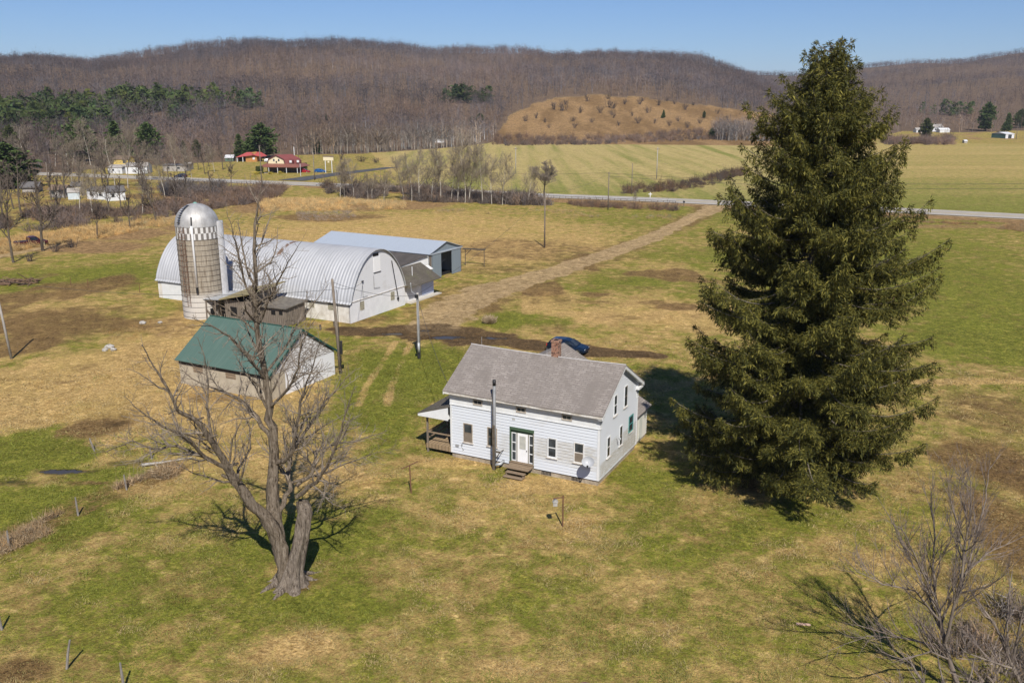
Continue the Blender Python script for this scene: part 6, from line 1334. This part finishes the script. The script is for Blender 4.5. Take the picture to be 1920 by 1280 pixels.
def car(loc, yaw, paint, label, detail=True):
    t = thing('parked_car', label, 'car', loc, yaw)
    b = loft(MB(), [(-2.15,.78,.74,.35,.62,.92),(-2.0,.86,.82,.28,.62,1.02),(-1.3,.89,.84,.22,.62,1.0),(.55,.89,.84,.22,.62,.96),(1.3,.88,.80,.22,.6,.88),(1.95,.82,.7,.26,.56,.74),(2.15,.68,.58,.34,.5,.62)]); body = b.build('body', paint, t)
    c = loft(MB(), [(-2.0,.80,.70,.95,.99,1.03),(-1.62,.80,.62,.95,1.05,1.40),(-1.1,.81,.60,.95,1.08,1.47),(-.2,.81,.60,.95,1.08,1.48),(.35,.80,.60,.93,1.06,1.38),(1.15,.78,.70,.86,.90,.95)]); c.build('cabin', paint, t)
    if detail:
        q = MB(); q.poly((.40,-.57,1.37),(1.14,-.70,.965),(1.14,.70,.965),(.40,.57,1.37)); q.poly((.385,-.575,1.40),(1.16,-.70,.97),(1.16,.70,.97),(.385,.575,1.40)); q.build('windscreen', M_CGLASS, t)
        q = MB(); q.poly((-1.70,-.55,1.37),(-1.70,.55,1.37),(-2.03,.64,1.06),(-2.03,-.64,1.06)); q.build('rear_window', M_CGLASS, t)
        for s in (-1, 1):
            for x0, x1, xt0, xt1 in ((-1.75,-.75,-1.45,-.75),(-.68,.75,-.68,.25)):
                q = MB(); q.poly((x0, s*.825, 1.04),(x1, s*.825, 1.03),(xt1, s*.64, 1.36),(xt0, s*.64, 1.38)); q.build('side_window', M_CGLASS, t)
            q = MB(); q.box(-2.17,-2.02,min(s*.55,s*.8),max(s*.55,s*.8),.66,.9); q.build('tail_lamp', M_TAIL, t)
            q = MB(); q.box(1.98,2.1,min(s*.42,s*.66),max(s*.42,s*.66),.52,.66); q.build('headlight', M_LAMP, t)
    wheels(t, (-1.35, 1.3), .88); return t
cy_ = math.atan2(88.6-90.6, 8.2-3.9)
car((5.9, 89.8, 0), cy_, paint_mat('dark_blue_paint', (.004,.014,.036)), 'dark blue hatchback parked on the muddy drive behind the farmhouse')
car(tuple(G(571, 324)), -.2, paint_mat('red_paint', (.40,.02,.025)), 'red car parked at the right end of the farm shop porch', True)
car(tuple(G(601, 324)), -.1, paint_mat('blue_paint', (.02,.10,.28)), 'bright blue car parked right of the red car at the farm shop', True)
car(tuple(G(339, 333.5)), 3.0, paint_mat('navy_paint', (.02,.03,.06)), 'dark navy car driving on the highway at the left', True)
car(tuple(G(505, 304)), .3, paint_mat('white_paint', (.6,.62,.64)), 'white car parked behind the farm shop', True)
def pickup(loc, yaw):
    t = thing('pickup_truck', 'maroon pickup truck parked on the farm lane at the left edge', 'pickup truck', loc, yaw); p = paint_mat('maroon_paint', (.085,.012,.018))
    q = loft(MB(), [(-2.7,.88,.86,.45,.75,1.12),(-2.6,.95,.93,.42,.8,1.18),(-.35,.95,.93,.38,.8,1.2)]); q.build('bed', p, t)
    q = MB(); q.box(-2.5,-.5,-.75,.75,1.185,1.2); q.build('bed_floor', M_BLACKM, t)
    q = loft(MB(), [(-.34,.95,.93,.38,.8,1.2),(1.0,.95,.92,.38,.8,1.18),(2.2,.93,.88,.40,.8,1.1),(2.65,.85,.8,.45,.75,.98)]); q.build('body', p, t)
    q = loft(MB(), [(-.45,.88,.72,1.15,1.3,1.80),(-.1,.88,.72,1.15,1.3,1.90),(.75,.88,.72,1.15,1.3,1.88),(1.45,.86,.78,1.12,1.16,1.24)]); q.build('cab', p, t)
    q = MB(); q.poly((.79,-.68,1.86),(1.42,-.78,1.27),(1.42,.78,1.27),(.79,.68,1.86)); q.build('windscreen', M_CGLASS, t)
    for s in (-1, 1): q = MB(); q.poly((-.35,s*.895,1.25),(1.1,s*.895,1.25),(.75,s*.745,1.8),(-.3,s*.745,1.82)); q.build('side_window', M_CGLASS, t)
    q = MB(); q.box(-2.82,-2.70,-.85,.85,.5,.7); q.build('bumper', M_RIM, t)
    wheels(t, (-1.75, 1.75), .95, .4); return t
a_, b_ = G(36, 465), G(82, 460); pickup(tuple((a_+b_)/2), math.atan2(b_.y-a_.y, b_.x-a_.x))
# ------------------------------------------------------------------ far buildings
M_MAROON = metal_sheet('maroon_metal_roof', (.20,.06,.055), (.15,.05,.045), 1.1, .5); M_REDR = metal_sheet('red_metal_roof', (.46,.09,.075), (.36,.07,.06), 1.1, .45)
M_CREAM = noisy('cream_siding', (.62,.54,.36), (.70,.61,.42), 2, .7, bump=.05); M_ORANGEW = noisy('orange_log_wall', (.36,.17,.05), (.46,.23,.08), 2, .8)
M_WHITE = siding_mat('white_far_siding', (.60,.61,.63), (.45,.45,.45), .35); M_GREYW = noisy('grey_weathered_wall', (.26,.24,.22), (.4,.37,.34), 1.5, .9); M_DKROOF = noisy('dark_roof', (.09,.085,.085), (.15,.14,.135), 2, .9)
M_BROWNW = noisy('brown_wall', (.13,.09,.065), (.2,.145,.105), 2, .9); M_HEDGE = leaf_mat('hedge_leaves', (.03,.045,.01), (.06,.08,.02), (.1,.11,.03), 1)
def gable_house(name, label, p, yaw, L, W, E, Rr, wall, roof, over=.4, wins=(), cat='house', terr=False):
    b = Vector(p); t = thing(name, label, cat, tuple(b), yaw); q = MB()
    q.poly((0,0,-.5),(L,0,-.5),(L,0,E),(0,0,E)); q.poly((L,W,-.5),(0,W,-.5),(0,W,E),(L,W,E)); q.poly((L,0,-.5),(L,W,-.5),(L,W,E),(L,W/2,Rr-.1),(L,0,E)); q.poly((0,W,-.5),(0,0,-.5),(0,0,E),(0,W/2,Rr-.1),(0,W,E)); q.build('wall', wall, t)
    s = (Rr-E)/(W/2); q = MB(); o = over
    q.slab([(-o,-o,E-s*o),(L+o,-o,E-s*o),(L+o,W/2,Rr),(-o,W/2,Rr)], .12); q.slab([(-o,W/2,Rr),(L+o,W/2,Rr),(L+o,W+o,E-s*o),(-o,W+o,E-s*o)], .12); q.build('roof', roof, t)
    for side, c, z0, z1, wd in wins:
        q = MB()
        if side == 'f': q.box(c-wd/2, c+wd/2, -.04, -.005, z0, z1)
        elif side == 'r': q.box(L+.005, L+.04, c-wd/2, c+wd/2, z0, z1)
        else: q.box(-.04, -.005, c-wd/2, c+wd/2, z0, z1)
        wn_ = q.build('window', M_GLASS, t); q = MB()
        if side == 'f': q.box(c-wd/2-.08, c+wd/2+.08, -.03, -.004, z0-.08, z0-.001); q.box(c-wd/2-.08, c+wd/2+.08, -.03, -.004, z1+.001, z1+.08)
        elif side == 'r': q.box(L+.004, L+.03, c-wd/2-.08, c+wd/2+.08, z0-.08, z0-.001); q.box(L+.004, L+.03, c-wd/2-.08, c+wd/2+.08, z1+.001, z1+.08)
        else: q.box(-.03, -.004, c-wd/2-.08, c+wd/2+.08, z0-.08, z0-.001); q.box(-.03, -.004, c-wd/2-.08, c+wd/2+.08, z1+.001, z1+.08)
        q.build('frame', M_TRIM, wn_)
    return t
# the cream and maroon farm shop: gambrel hall above a wide porch roof
s0 = G(492, 324.5); shop = thing('farm_shop', 'barn style shop with cream gambrel gable, maroon roof and wide porch by the highway', 'shop', tuple(s0), -.16)
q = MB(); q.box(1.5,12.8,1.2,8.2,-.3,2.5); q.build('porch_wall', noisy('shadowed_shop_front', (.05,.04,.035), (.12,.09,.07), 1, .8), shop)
q = MB(); q.slab([(-.6,-1.6,2.35),(14.8,-1.6,2.35),(13.2,1.4,3.35),(1.0,1.4,3.35)], .14); q.slab([(-.6,9.6,2.35),(-.6,-1.6,2.35),(1.0,1.4,3.35),(1.0,7.8,3.35)], .14); q.slab([(14.8,-1.6,2.35),(14.8,9.6,2.35),(13.2,7.8,3.35),(13.2,1.4,3.35)], .14); q.build('porch_roof', metal_sheet('brown_red_porch_roof', (.22,.085,.06), (.17,.07,.05), 1.1, .5), shop)
gp_ = [(1.6,3.2),(8.4,3.2),(8.0,4.9),(5.0,6.3),(2.0,4.9)]
q = MB(); q.extr([(x, z) for x, z in gp_], 1.6, 1.75); q.build('gable_wall', M_CREAM, shop)
q = MB(); rl = [(1.35,3.2),(1.85,5.0),(5.0,6.55),(8.15,5.0),(8.65,3.2)]
for (x0, z0), (x1, z1) in zip(rl[:-1], rl[1:]): q.slab([(x0,1.4,z0),(x1,1.4,z1),(x1+4.3,6.2,z1),(x0+4.3,6.2,z0)], .12)
q.build('gambrel_roof', M_MAROON, shop)
q = MB(); q.extr([(1.4,3.15),(1.9,4.95),(5.0,6.45),(8.1,4.95),(8.6,3.15),(8.3,3.15),(7.85,4.8),(5.0,6.15),(2.15,4.8),(1.7,3.15)], 1.3, 1.42); q.build('gable_trim', noisy('dark_maroon_trim', (.08,.03,.03), (.12,.045,.04), 2), shop)
for c in (4.1, 6.0): q = MB(); q.box(c-.3,c+.3,1.55,1.598,4.2,5.0); wn_ = q.build('window', M_GLASS, shop); q = MB(); q.box(c-.36,c-.305,1.53,1.597,4.1,5.1); q.box(c+.305,c+.36,1.53,1.597,4.1,5.1); q.build('frame', M_TRIM, wn_)
q = MB(); q.blob((5.05,1.5,3.95), (.28,.06,.35), 2, 8, 6, .1); q.build('wall_emblem', M_BLACKM, shop)
for c in (0, 1):
    q = MB(); x = 10.2+c*2.2; y = 3.4+c*1.6; q.extr([(x-.7,3.5),(x+.7,3.5),(x+.7,4.5),(x,5.1),(x-.7,4.5)], y-1.0, y+.6); d_ = q.build('dormer', M_MAROON, shop); q = MB(); q.box(x-.45,x+.45,y-1.06,y-1.004,3.7,4.5); q.build('window', M_TRIM, d_)
for x in (-.2, 3.2, 6.6, 10.0, 14.2): q = MB(); q.box(x-.09,x+.09,-1.45,-1.27,-.2,2.22); q.build('porch_post', M_TRIM, shop)
q = MB(); q.box(-.4,14.5,-1.5,1.19,-.3,.08); q.build('porch_floor', noisy('shop_porch_concrete', (.3,.28,.25), (.4,.38,.34), 1), shop)
hd = thing('hedge', 'clipped green hedge at the left end of the farm shop', 'hedge', tuple(G(482, 326)))
V, F = sprigs([(Vector((rng.uniform(-.2,2.2), rng.uniform(-.8,.8), rng.uniform(.1,2.6))), Vector((rng.gauss(0,1), rng.gauss(0,1), 1)).normalized(), .4) for k in range(700)], 2, .4, 4, .6); link('foliage', np_mesh('foliage', V, F, M_HEDGE), hd)
hd = thing('hedge', 'clipped green hedge behind the right end of the farm shop', 'hedge', tuple(G(571, 317)))
V, F = sprigs([(Vector((rng.uniform(-.9,.9), rng.uniform(-.8,.8), rng.uniform(.1,2.2))), Vector((rng.gauss(0,1), rng.gauss(0,1), 1)).normalized(), .4) for k in range(500)], 2, .4, 4, .6); link('foliage', np_mesh('foliage', V, F, M_HEDGE), hd)
M_YBUSH = leaf_mat('golden_leaves', (.18,.15,.02), (.34,.27,.04), (.45,.36,.06), 1)
for i, (x, y, l) in enumerate([(481,327.5,'golden shrub at the foot of the green hedge'),(507,327.5,'golden shrub left of middle before the shop porch'),(526,326.5,'golden shrub in the middle before the shop porch')]):
    t = thing('golden_shrub', l, 'shrub', tuple(G(x, y)), 0, 'golden shrubs before the farm shop')
    V, F = sprigs([(Vector((rng.gauss(0,.4), rng.gauss(0,.3), abs(rng.gauss(.4,.25)))), Vector((rng.gauss(0,1), rng.gauss(0,1), 1)).normalized(), .3) for k in range(200)], 2, .45, 4+i, .6); link('foliage', np_mesh('foliage', V, F, M_YBUSH), t)
sg = thing('shop_sign', 'cream roadside panel sign with a dark top on two posts beside the farm shop', 'sign', tuple(G(617, 325)), -.1)
q = MB(); q.box(-1.9,1.9,-.12,.12,4.6,5.9); q.build('panel', M_CREAM, sg); q = MB(); q.box(-2.0,2.0,-.2,.2,5.91,6.3); q.build('sign_top', M_BROWNW, sg); q = MB(); q.box(-.3,.3,-.1,.1,3.8,4.4); q.build('small_panel', M_CREAM, sg)
for x in (-1.2, 1.2): q = MB(); q.box(x-.1,x+.1,-.1,.1,-.3,4.59); q.build('post', M_TRIM, sg)
for i, (x, y, h, l) in enumerate([(564,331,4.4,'white flag post left of the red car'),(589,329,4.6,'white flag post between the red and blue cars')]):
    q = MB(); q.tube([(0,0,-.2),(0,0,h)], .08, 6); solo(q, 'flag_post', l, 'post', G(x, y), M_TRIM, 'white posts before the shop')
q = MB(); q.tube([(-1.0,0,0),(-1.0,0,1.1),(2.6,0,1.2),(2.6,0,0)], .07, 6); solo(q, 'yellow_rail', 'low yellow pipe rail on the shop lawn', 'rail', G(478, 329), noisy('yellow_pipe', (.5,.38,.06), (.6,.46,.08), 2, .5))
# red roofed cabin
b0 = G(452, 303); cab = thing('log_cabin', 'orange log cabin with a bright red metal roof and open carport behind the shop', 'cabin', tuple(b0), -.12)
q = MB(); q.poly((2.2,0,-.3),(7.2,0,-.3),(7.2,0,2.4),(2.2,0,2.4)); q.poly((7.2,0,-.3),(7.2,6,-.3),(7.2,6,2.4),(4.9,6,4.0),(4.9,0,4.0),(7.2,0,2.4)); q.build('wall', M_ORANGEW, cab)
q = MB(); q.slab([(-1.8,-1,1.9),(6.2,-1,2.9),(6.9,5.5,3.9),(.6,5.5,3.7)], .12); q.slab([(6.2,-1,2.9),(9.6,.0,2.2),(9.6,6.2,2.2),(6.9,5.5,3.9)], .12); q.build('roof', M_REDR, cab)
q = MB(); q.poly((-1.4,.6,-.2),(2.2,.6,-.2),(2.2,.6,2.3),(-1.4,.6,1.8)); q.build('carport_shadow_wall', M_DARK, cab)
for x in (-1.4, 1.2): q = MB(); q.box(x-.12,x+.12,-.8,-.56,-.2,2.0+.12*x); q.build('post', M_TRIM, cab)
q = MB(); q.box(5.4,6.4,-.05,-.005,.9,2.0); q.build('window', M_TRIM, cab)
# white houses on the left
p = G(164, 373); gable_house('white_house', 'long low L shaped white house beyond the brown thicket', p, -.30, 7.6, 4.5, 2.5, 3.2, M_WHITE, M_DKROOF, .3, [('f',1.4,.9,1.9,.8),('f',4.4,.9,1.9,.8)])
p = G(201, 377); gable_house('house_wing', 'gabled white wing joined to the right end of the L shaped white house', p, .55, 4.6, 5.6, 2.5, 3.7, M_WHITE, M_DKROOF, .3, [('f',1.6,.9,1.9,.7)], 'house')
p = G(203, 325); gable_house('white_building', 'low white building by the highway with a tan upper part', p, -.12, 5.5, 6, 2.2, 3.0, M_WHITE, M_GREYW, .2, [('f',2,.8,1.6,.8)])
p = G(236, 325.5); gable_house('white_building', 'larger white gabled shed joined right of the low white building', p, .12, 7.6, 7, 2.6, 3.8, M_WHITE, M_GREYW, .2)
p = G(214, 318); gable_house('yellow_house', 'small yellow and orange house front showing behind the low white building', p, -.1, 6, 5, 4.0, 5.2, noisy('yellow_wall', (.5,.36,.10), (.6,.45,.16), 1), M_BROWNW, .2, [('f',4.5,2.4,3.6,1.2)])
p = G(128, 374); gable_house('garden_shed', 'small pale blue grey shed left of the L shaped white house', p, .35, 2.8, 2.6, 2.0, 2.9, noisy('pale_blue_shed', (.42,.48,.5), (.55,.6,.62), 1), M_GREYW, .15, (), 'shed')
p = G(134, 367); gable_house('garden_shed', 'tall cream shed with a curved dark roof line behind the blue grey shed', p, .15, 2.6, 3, 2.8, 3.7, M_CREAM, M_DKROOF, .2, (), 'shed')
p = G(94, 370); gable_house('brown_cottage', 'small brown grey cottage left of the sheds', p, -.1, 4.2, 4, 2.3, 3.3, M_GREYW, M_BROWNW, .4, [('f',.9,.9,1.8,1.0),('f',3,.9,1.8,.7)])
p = G(42, 360); gable_house('dark_house', 'dark roofed low house under the big pine at the left edge', p, .1, 4.2, 4, 1.6, 2.8, M_GREYW, M_DKROOF, .5)
p = G(306, 321); gable_house('mobile_home', 'dark grey mobile home among trees beyond the highway', p, -.05, 9, 4, 2.2, 2.7, M_GREYW, M_DKROOF, .2, [('f',2,.8,1.6,1),('f',6,.8,1.6,1)])
p = G(345, 318); gable_house('grey_shed', 'little grey shed right of the dark grey mobile home', p, -.05, 2.6, 3, 2.0, 2.7, M_GREYW, M_GREYW, .2, (), 'shed')
p = G(422, 302); gable_house('tent_garage', 'green and white tent garage left of the red roofed cabin', p, .1, 3.6, 4, 1.5, 2.6, noisy('green_canvas', (.08,.13,.09), (.13,.18,.13), 1), noisy('pale_canvas', (.45,.45,.46), (.55,.55,.56), 1), .2, (), 'shed')
bt = thing('covered_boat', 'small white covered boat resting in brush below the highway', 'boat', tuple(G(382, 368)), .1); q = MB(); q.blob((0,0,.6), (1.5,.7,.55), 3, 12, 8, .03); q.build('hull', M_TRIM, bt, True); q = MB(); q.box(-.6,-.4,-.4,.4,-.1,.3); q.box(.4,.6,-.4,.4,-.1,.3); q.build('trailer', M_GALV, bt)
v = GT(813, 267.5); gable_house('white_trailer', 'small white trailer half hidden at the edge of the birch wood', v, -.05, 6.5, 3, 2.2, 2.6, M_WHITE, M_GREYW, .1, [('f',2,.8,1.5,1)])
# farmstead on the right
v = GT(1748, 247); gable_house('white_farmhouse', 'white farmhouse among trees at the foot of the far right ridge', v, .1, 9, 8, 3.6, 5.8, M_WHITE, M_GREYW, .4, [('f',2.5,1,2.4,1),('f',6.5,1,2.4,1)])
v = GT(1762, 249); gable_house('farm_outbuilding', 'low white outbuilding right of the far white farmhouse', v, .05, 8, 6, 2.4, 3.6, M_WHITE, M_TRIM, .3, (), 'shed')
v = GT(1718, 249); gable_house('white_garage', 'small white garage with a dark door left of the far farmhouse', v, .1, 5, 5, 2.4, 3.8, M_WHITE, M_GREYW, .3, [('f',2.5,-.2,2.0,2.6)], 'garage')
v = GT(1885, 260); pb = gable_house('pole_barn', 'white pole barn with a blue green side wall beyond the far field', v, .35, 8, 12, 3.2, 4.3, M_WHITE, M_TRIM, .3, [('f',4,-.2,2.6,3.2)], 'barn'); q = MB(); q.box(-.05,-.006,.1,11.9,0,3.1); q.build('side_wall', noisy('blue_green_steel', (.06,.12,.11), (.09,.17,.15), 1, .5), pb)
v = GT(1808, 268.5); gable_house('small_shed', 'tiny pale shed standing in the field corner on the right', v, .2, 2.2, 2, 1.4, 2.0, M_GREYW, M_WHITE, .15, (), 'shed')
# ------------------------------------------------------------------ small things in the yard
fpp = [(18,1028,.0,1.15),(147,966,.05,1.25),(238,918,.1,1.1),(124,1253,-.35,1.5),(4,1180,.1,1.3),(233,1290,.05,1.3),(285,860,.1,1.0),(178,845,.3,1.0)]
M_FPOST = bark_mat('old_post_wood', (.13,.115,.10), (.30,.275,.25), 5, .5, .03)
FL = ['weathered fence post standing in the dead weeds nearest the left edge','weathered fence post in the middle of the weedy fence line','weathered fence post at the upper end of the weedy fence line','leaning grey fence post near the bottom left corner','fence post cut by the left edge of the photo','fence post just showing at the bottom edge','short fence post beside the fallen grey limb','short leaning stake by the muddy ditch']
for (x, y, ln, h), l in zip(fpp, FL):
    q = MB(); q.tube([(0,0,-.2),(-ln*.5,0,h*.5),(-ln,.03,h)], [.065,.06,.045], 7); solo(q, 'fence_post', l, 'fence post', G(x, y), M_FPOST, 'old fence posts of the pasture')
cp = thing('clothes_post', 'rusty clothesline post with a leaning crossbar on the lawn left of the house front', 'clothes post', tuple(G(771, 924)))
q = MB(); q.tube([(0,0,-.2),(-.05,0,2.0)], .045, 8); q.build('post', M_RUST, cp); q = MB(); q.tube([(-.5,-.55,2.0),(.42,.55,2.04)], .035, 6); q.build('crossbar', M_RUST, cp)
c2 = thing('clothes_post', 'thin rusty post with a hanging grey birdhouse on its arm in the front lawn', 'clothes post', tuple(G(1055, 987)))
q = MB(); q.tube([(0,0,-.2),(0,0,2.1)], .045, 8); q.build('post', M_RUST, c2); q = MB(); q.tube([(0,0,1.98),(-.62,-.25,2.02)], .035, 6); q.build('arm', M_RUST, c2)
q = MB(); q.box(-.62,-.36,-.32,-.08,1.52,1.78); q.extr([(-.66,1.78),(-.32,1.78),(-.49,1.95)], -.36, -.04); q.build('birdhouse', noisy('grey_box', (.3,.29,.27), (.45,.43,.4), 4), c2)
for i, (x, y, l) in enumerate([(601,618,'short rotten post stub left of its twin beside the barn yard'),(627,612,'short rotten post stub right of its twin beside the barn yard')]):
    q = MB(); q.tube([(0,0,-.1),(0,0,.62)], .12, 7); solo(q, 'post_stub', l, 'post', G(x, y), M_DBARK, 'rotten post stubs')
st_ = thing('ornamental_grass', 'large dried ornamental grass clump on the green patch beside the drive', 'plant', tuple(G(918, 606)))
it = []
for k in range(520):
    a = rng.uniform(0, 6.28); it.append((Vector((math.cos(a)*rng.uniform(0,.5), math.sin(a)*rng.uniform(0,.5), 0)), Vector((math.cos(a)*rng.uniform(.1,1.1), math.sin(a)*rng.uniform(.1,1.1), 1)).normalized(), rng.uniform(.7, 1.15)))
V, F = sprigs(it, 2, .04, 7, .12); link('blades', np_mesh('blades', V, F, noisy('dry_grass_blades', (.24,.17,.10), (.5,.4,.26), 4, .9, bump=0)), st_)
bp = thing('brush_pile', 'low brown pile of cut brush and logs in the left pasture', 'brush pile', tuple(G(30, 531))); ln = []
for k in range(90): a = Vector((rng.uniform(-2.8,2.8), rng.uniform(-1.2,1.2), rng.uniform(.0,.5))); d = Vector((rng.gauss(0,1), rng.gauss(0,.6), rng.gauss(0,.15))).normalized(); L = rng.uniform(.8,2.2); ln.append(([a, a+d*L*.5, a+d*L], [.07,.06,.03]))
tubes_mesh('sticks', ln, noisy('brown_sticks', (.10,.06,.04), (.22,.14,.09), 3), bp)
fl = thing('fallen_branch', 'grey fallen branch lying in the weeds left of the old tree', 'branch', tuple(G(300, 872))); ln = []
sprout(rng, [Vector((-1.2,-.3,.15)), Vector((0,0,.2)), Vector((1.0,.5,.2)), Vector((1.9,1.2,.12))], [.12,.09,.06,.03], ln, 2, 1.5, .1, .5, (25,60), .0, .012, .12, 1.2); tubes_mesh('branch', ln, M_GPOLE, fl)
rs = random.Random(9)
for i, (x, y, sz, l) in enumerate([(205,653,.5,'larger white rubble block in the left yard'),(213,657,.35,'smaller white rubble block beside the larger one'),(196,658,.35,'flat white stone left of the rubble blocks'),(268,607,.4,'pale stone by the pasture fence left of the silo'),(300,606,.3,'small pale stone nearer the silo')]):
    t = MB(); t.blob((0,0,sz*.35), (sz,sz*.7,sz*.55), i, 8, 5, .25); o = t.build('stone', noisy('pale_stone', (.3,.28,.25), (.45,.43,.40), 3, .9)); o.location = G(x, y); tag(o, l, 'stone', 'pale stones in the left yard')
q = MB(); q.box(-.35,.35,-.07,.07,.02,.07); solo(q, 'plank', 'broken pale board lying on the grass in the right foreground', 'board', G(1506, 1171), noisy('pinkish_board', (.45,.28,.2), (.6,.42,.32), 4), None, -.15)
q = MB(); q.tube([(0,0,-.1),(0,0,.42)], [.33,.29], 14); stp = solo(q, 'tree_stump', 'round brown stump just showing at the bottom edge of the lawn', 'stump', G(1096, 1300), noisy('stump_wood', (.09,.05,.035), (.2,.12,.085), 5))
# wire fence stakes in the left pasture
for i, (x, y) in enumerate([(133,535),(165,538),(262,548),(300,556)]):
    q = MB(); q.tube([(0,0,-.1),(.05,0,1.2)], .04, 5); solo(q, 'fence_stake', f'thin steel stake of the pasture fence, {ORD[i]} from the left edge', 'fence post', G(x, y), M_RUST, 'thin pasture fence stakes')
# ------------------------------------------------------------------ grass tufts on the nearer lawn: uncountable, one object
def tufts(n, seed):
    gg = np.random.default_rng(seed); th = gg.uniform(-.60, .60, n); u = gg.random(n); r = 26*(95/26)**u; x = r*np.sin(th); y = r*np.cos(th)
    c, s = math.cos(HYAW), math.sin(HYAW); lx_, ly_ = (x-HX)*c+(y-HY)*s, -(x-HX)*s+(y-HY)*c; k = ~((lx_ > -2.4) & (lx_ < 12) & (ly_ > -.1) & (ly_ < 11.2))
    c, s = math.cos(GYAW), math.sin(GYAW); lx_, ly_ = (x-GX)*c+(y-GY)*s, -(x-GX)*s+(y-GY)*c; k &= ~((lx_ > -11) & (lx_ < .1) & (ly_ > -.1) & (ly_ < 9))
    A, B = ground_masks(x, y); k &= (A[:, 2] < .4) & (B[:, 3] < .4) & (B[:, 2] < .35); k &= (gg.random(n) > A[:, 1]*.8); k &= fbm(x, y, 1.6, 44)+gg.normal(0, .1, n) > .42
    x, y, A, r = x[k], y[k], A[k], r[k]; m = len(x); V = []
    h = gg.gamma(3, .014, m)+.015; cl = fbm(x, y, .9, 47); h *= (.45+1.9*np.clip(cl-.35, 0, 1)**1.2*2)*(.7+.8*fbm(x, y, 5, 45)); az = gg.uniform(0, 6.28, m); wd = gg.uniform(.012, .028, m)*(r/45); tl = gg.normal(0, .9, (m, 2)); 
    dx, dy = np.cos(az)*wd, np.sin(az)*wd; z0 = np.full(m, -.01); hh = np.stack([x, y], -1)
    V = np.stack([np.stack([x-dx, y-dy, z0], -1), np.stack([x+dx, y+dy, z0], -1), np.stack([x+tl[:, 0]*h, y+tl[:, 1]*h, h], -1)], 1)
    g0 = np.clip((A[:, 0]+(fbm(x, y, 2.2, 46)-.5)*1.5+gg.normal(0, .12, m)-.25)/.6, 0, 1)[:, None]*(1-.6*A[:, 1:2])
    col = np.array([[.34,.255,.125]])*(1-g0)+np.array([[.16,.175,.034]])*g0; col *= gg.uniform(.65, 1.3, (m, 1)); col = np.concatenate([col, np.ones((m, 1))], 1)
    me = np_mesh('grass_blades', V.reshape(-1, 3), np.arange(m*3).reshape(-1, 3), M_WOODS); at = me.attributes.new('tone', 'FLOAT_COLOR', 'POINT'); at.data.foreach_set('color', np.repeat(col, 3, 0).astype(np.float32).ravel())
    return tag(link('grass_blades', me), 'short mixed green and straw grass blades of the lawn', 'grass', None, 'stuff')
tufts(700000, 3)
# ------------------------------------------------------------------ haze: thin spring air over the whole valley
q = MB(); q.box(-9200, 9200, -9200, 9200, -2.5, 340)
def air():
    m = bpy.data.materials.new('thin_air'); m.use_nodes = True; t_ = m.node_tree; t_.nodes.clear(); o_ = t_.nodes.new('ShaderNodeOutputMaterial'); v_ = t_.nodes.new('ShaderNodeVolumePrincipled')
    v_.inputs['Color'].default_value = (.70,.80,1,1); v_.inputs['Density'].default_value = .00006; t_.links.new(v_.outputs[0], o_.inputs['Volume']); return m
tag(q.build('haze', air()), kind='stuff')
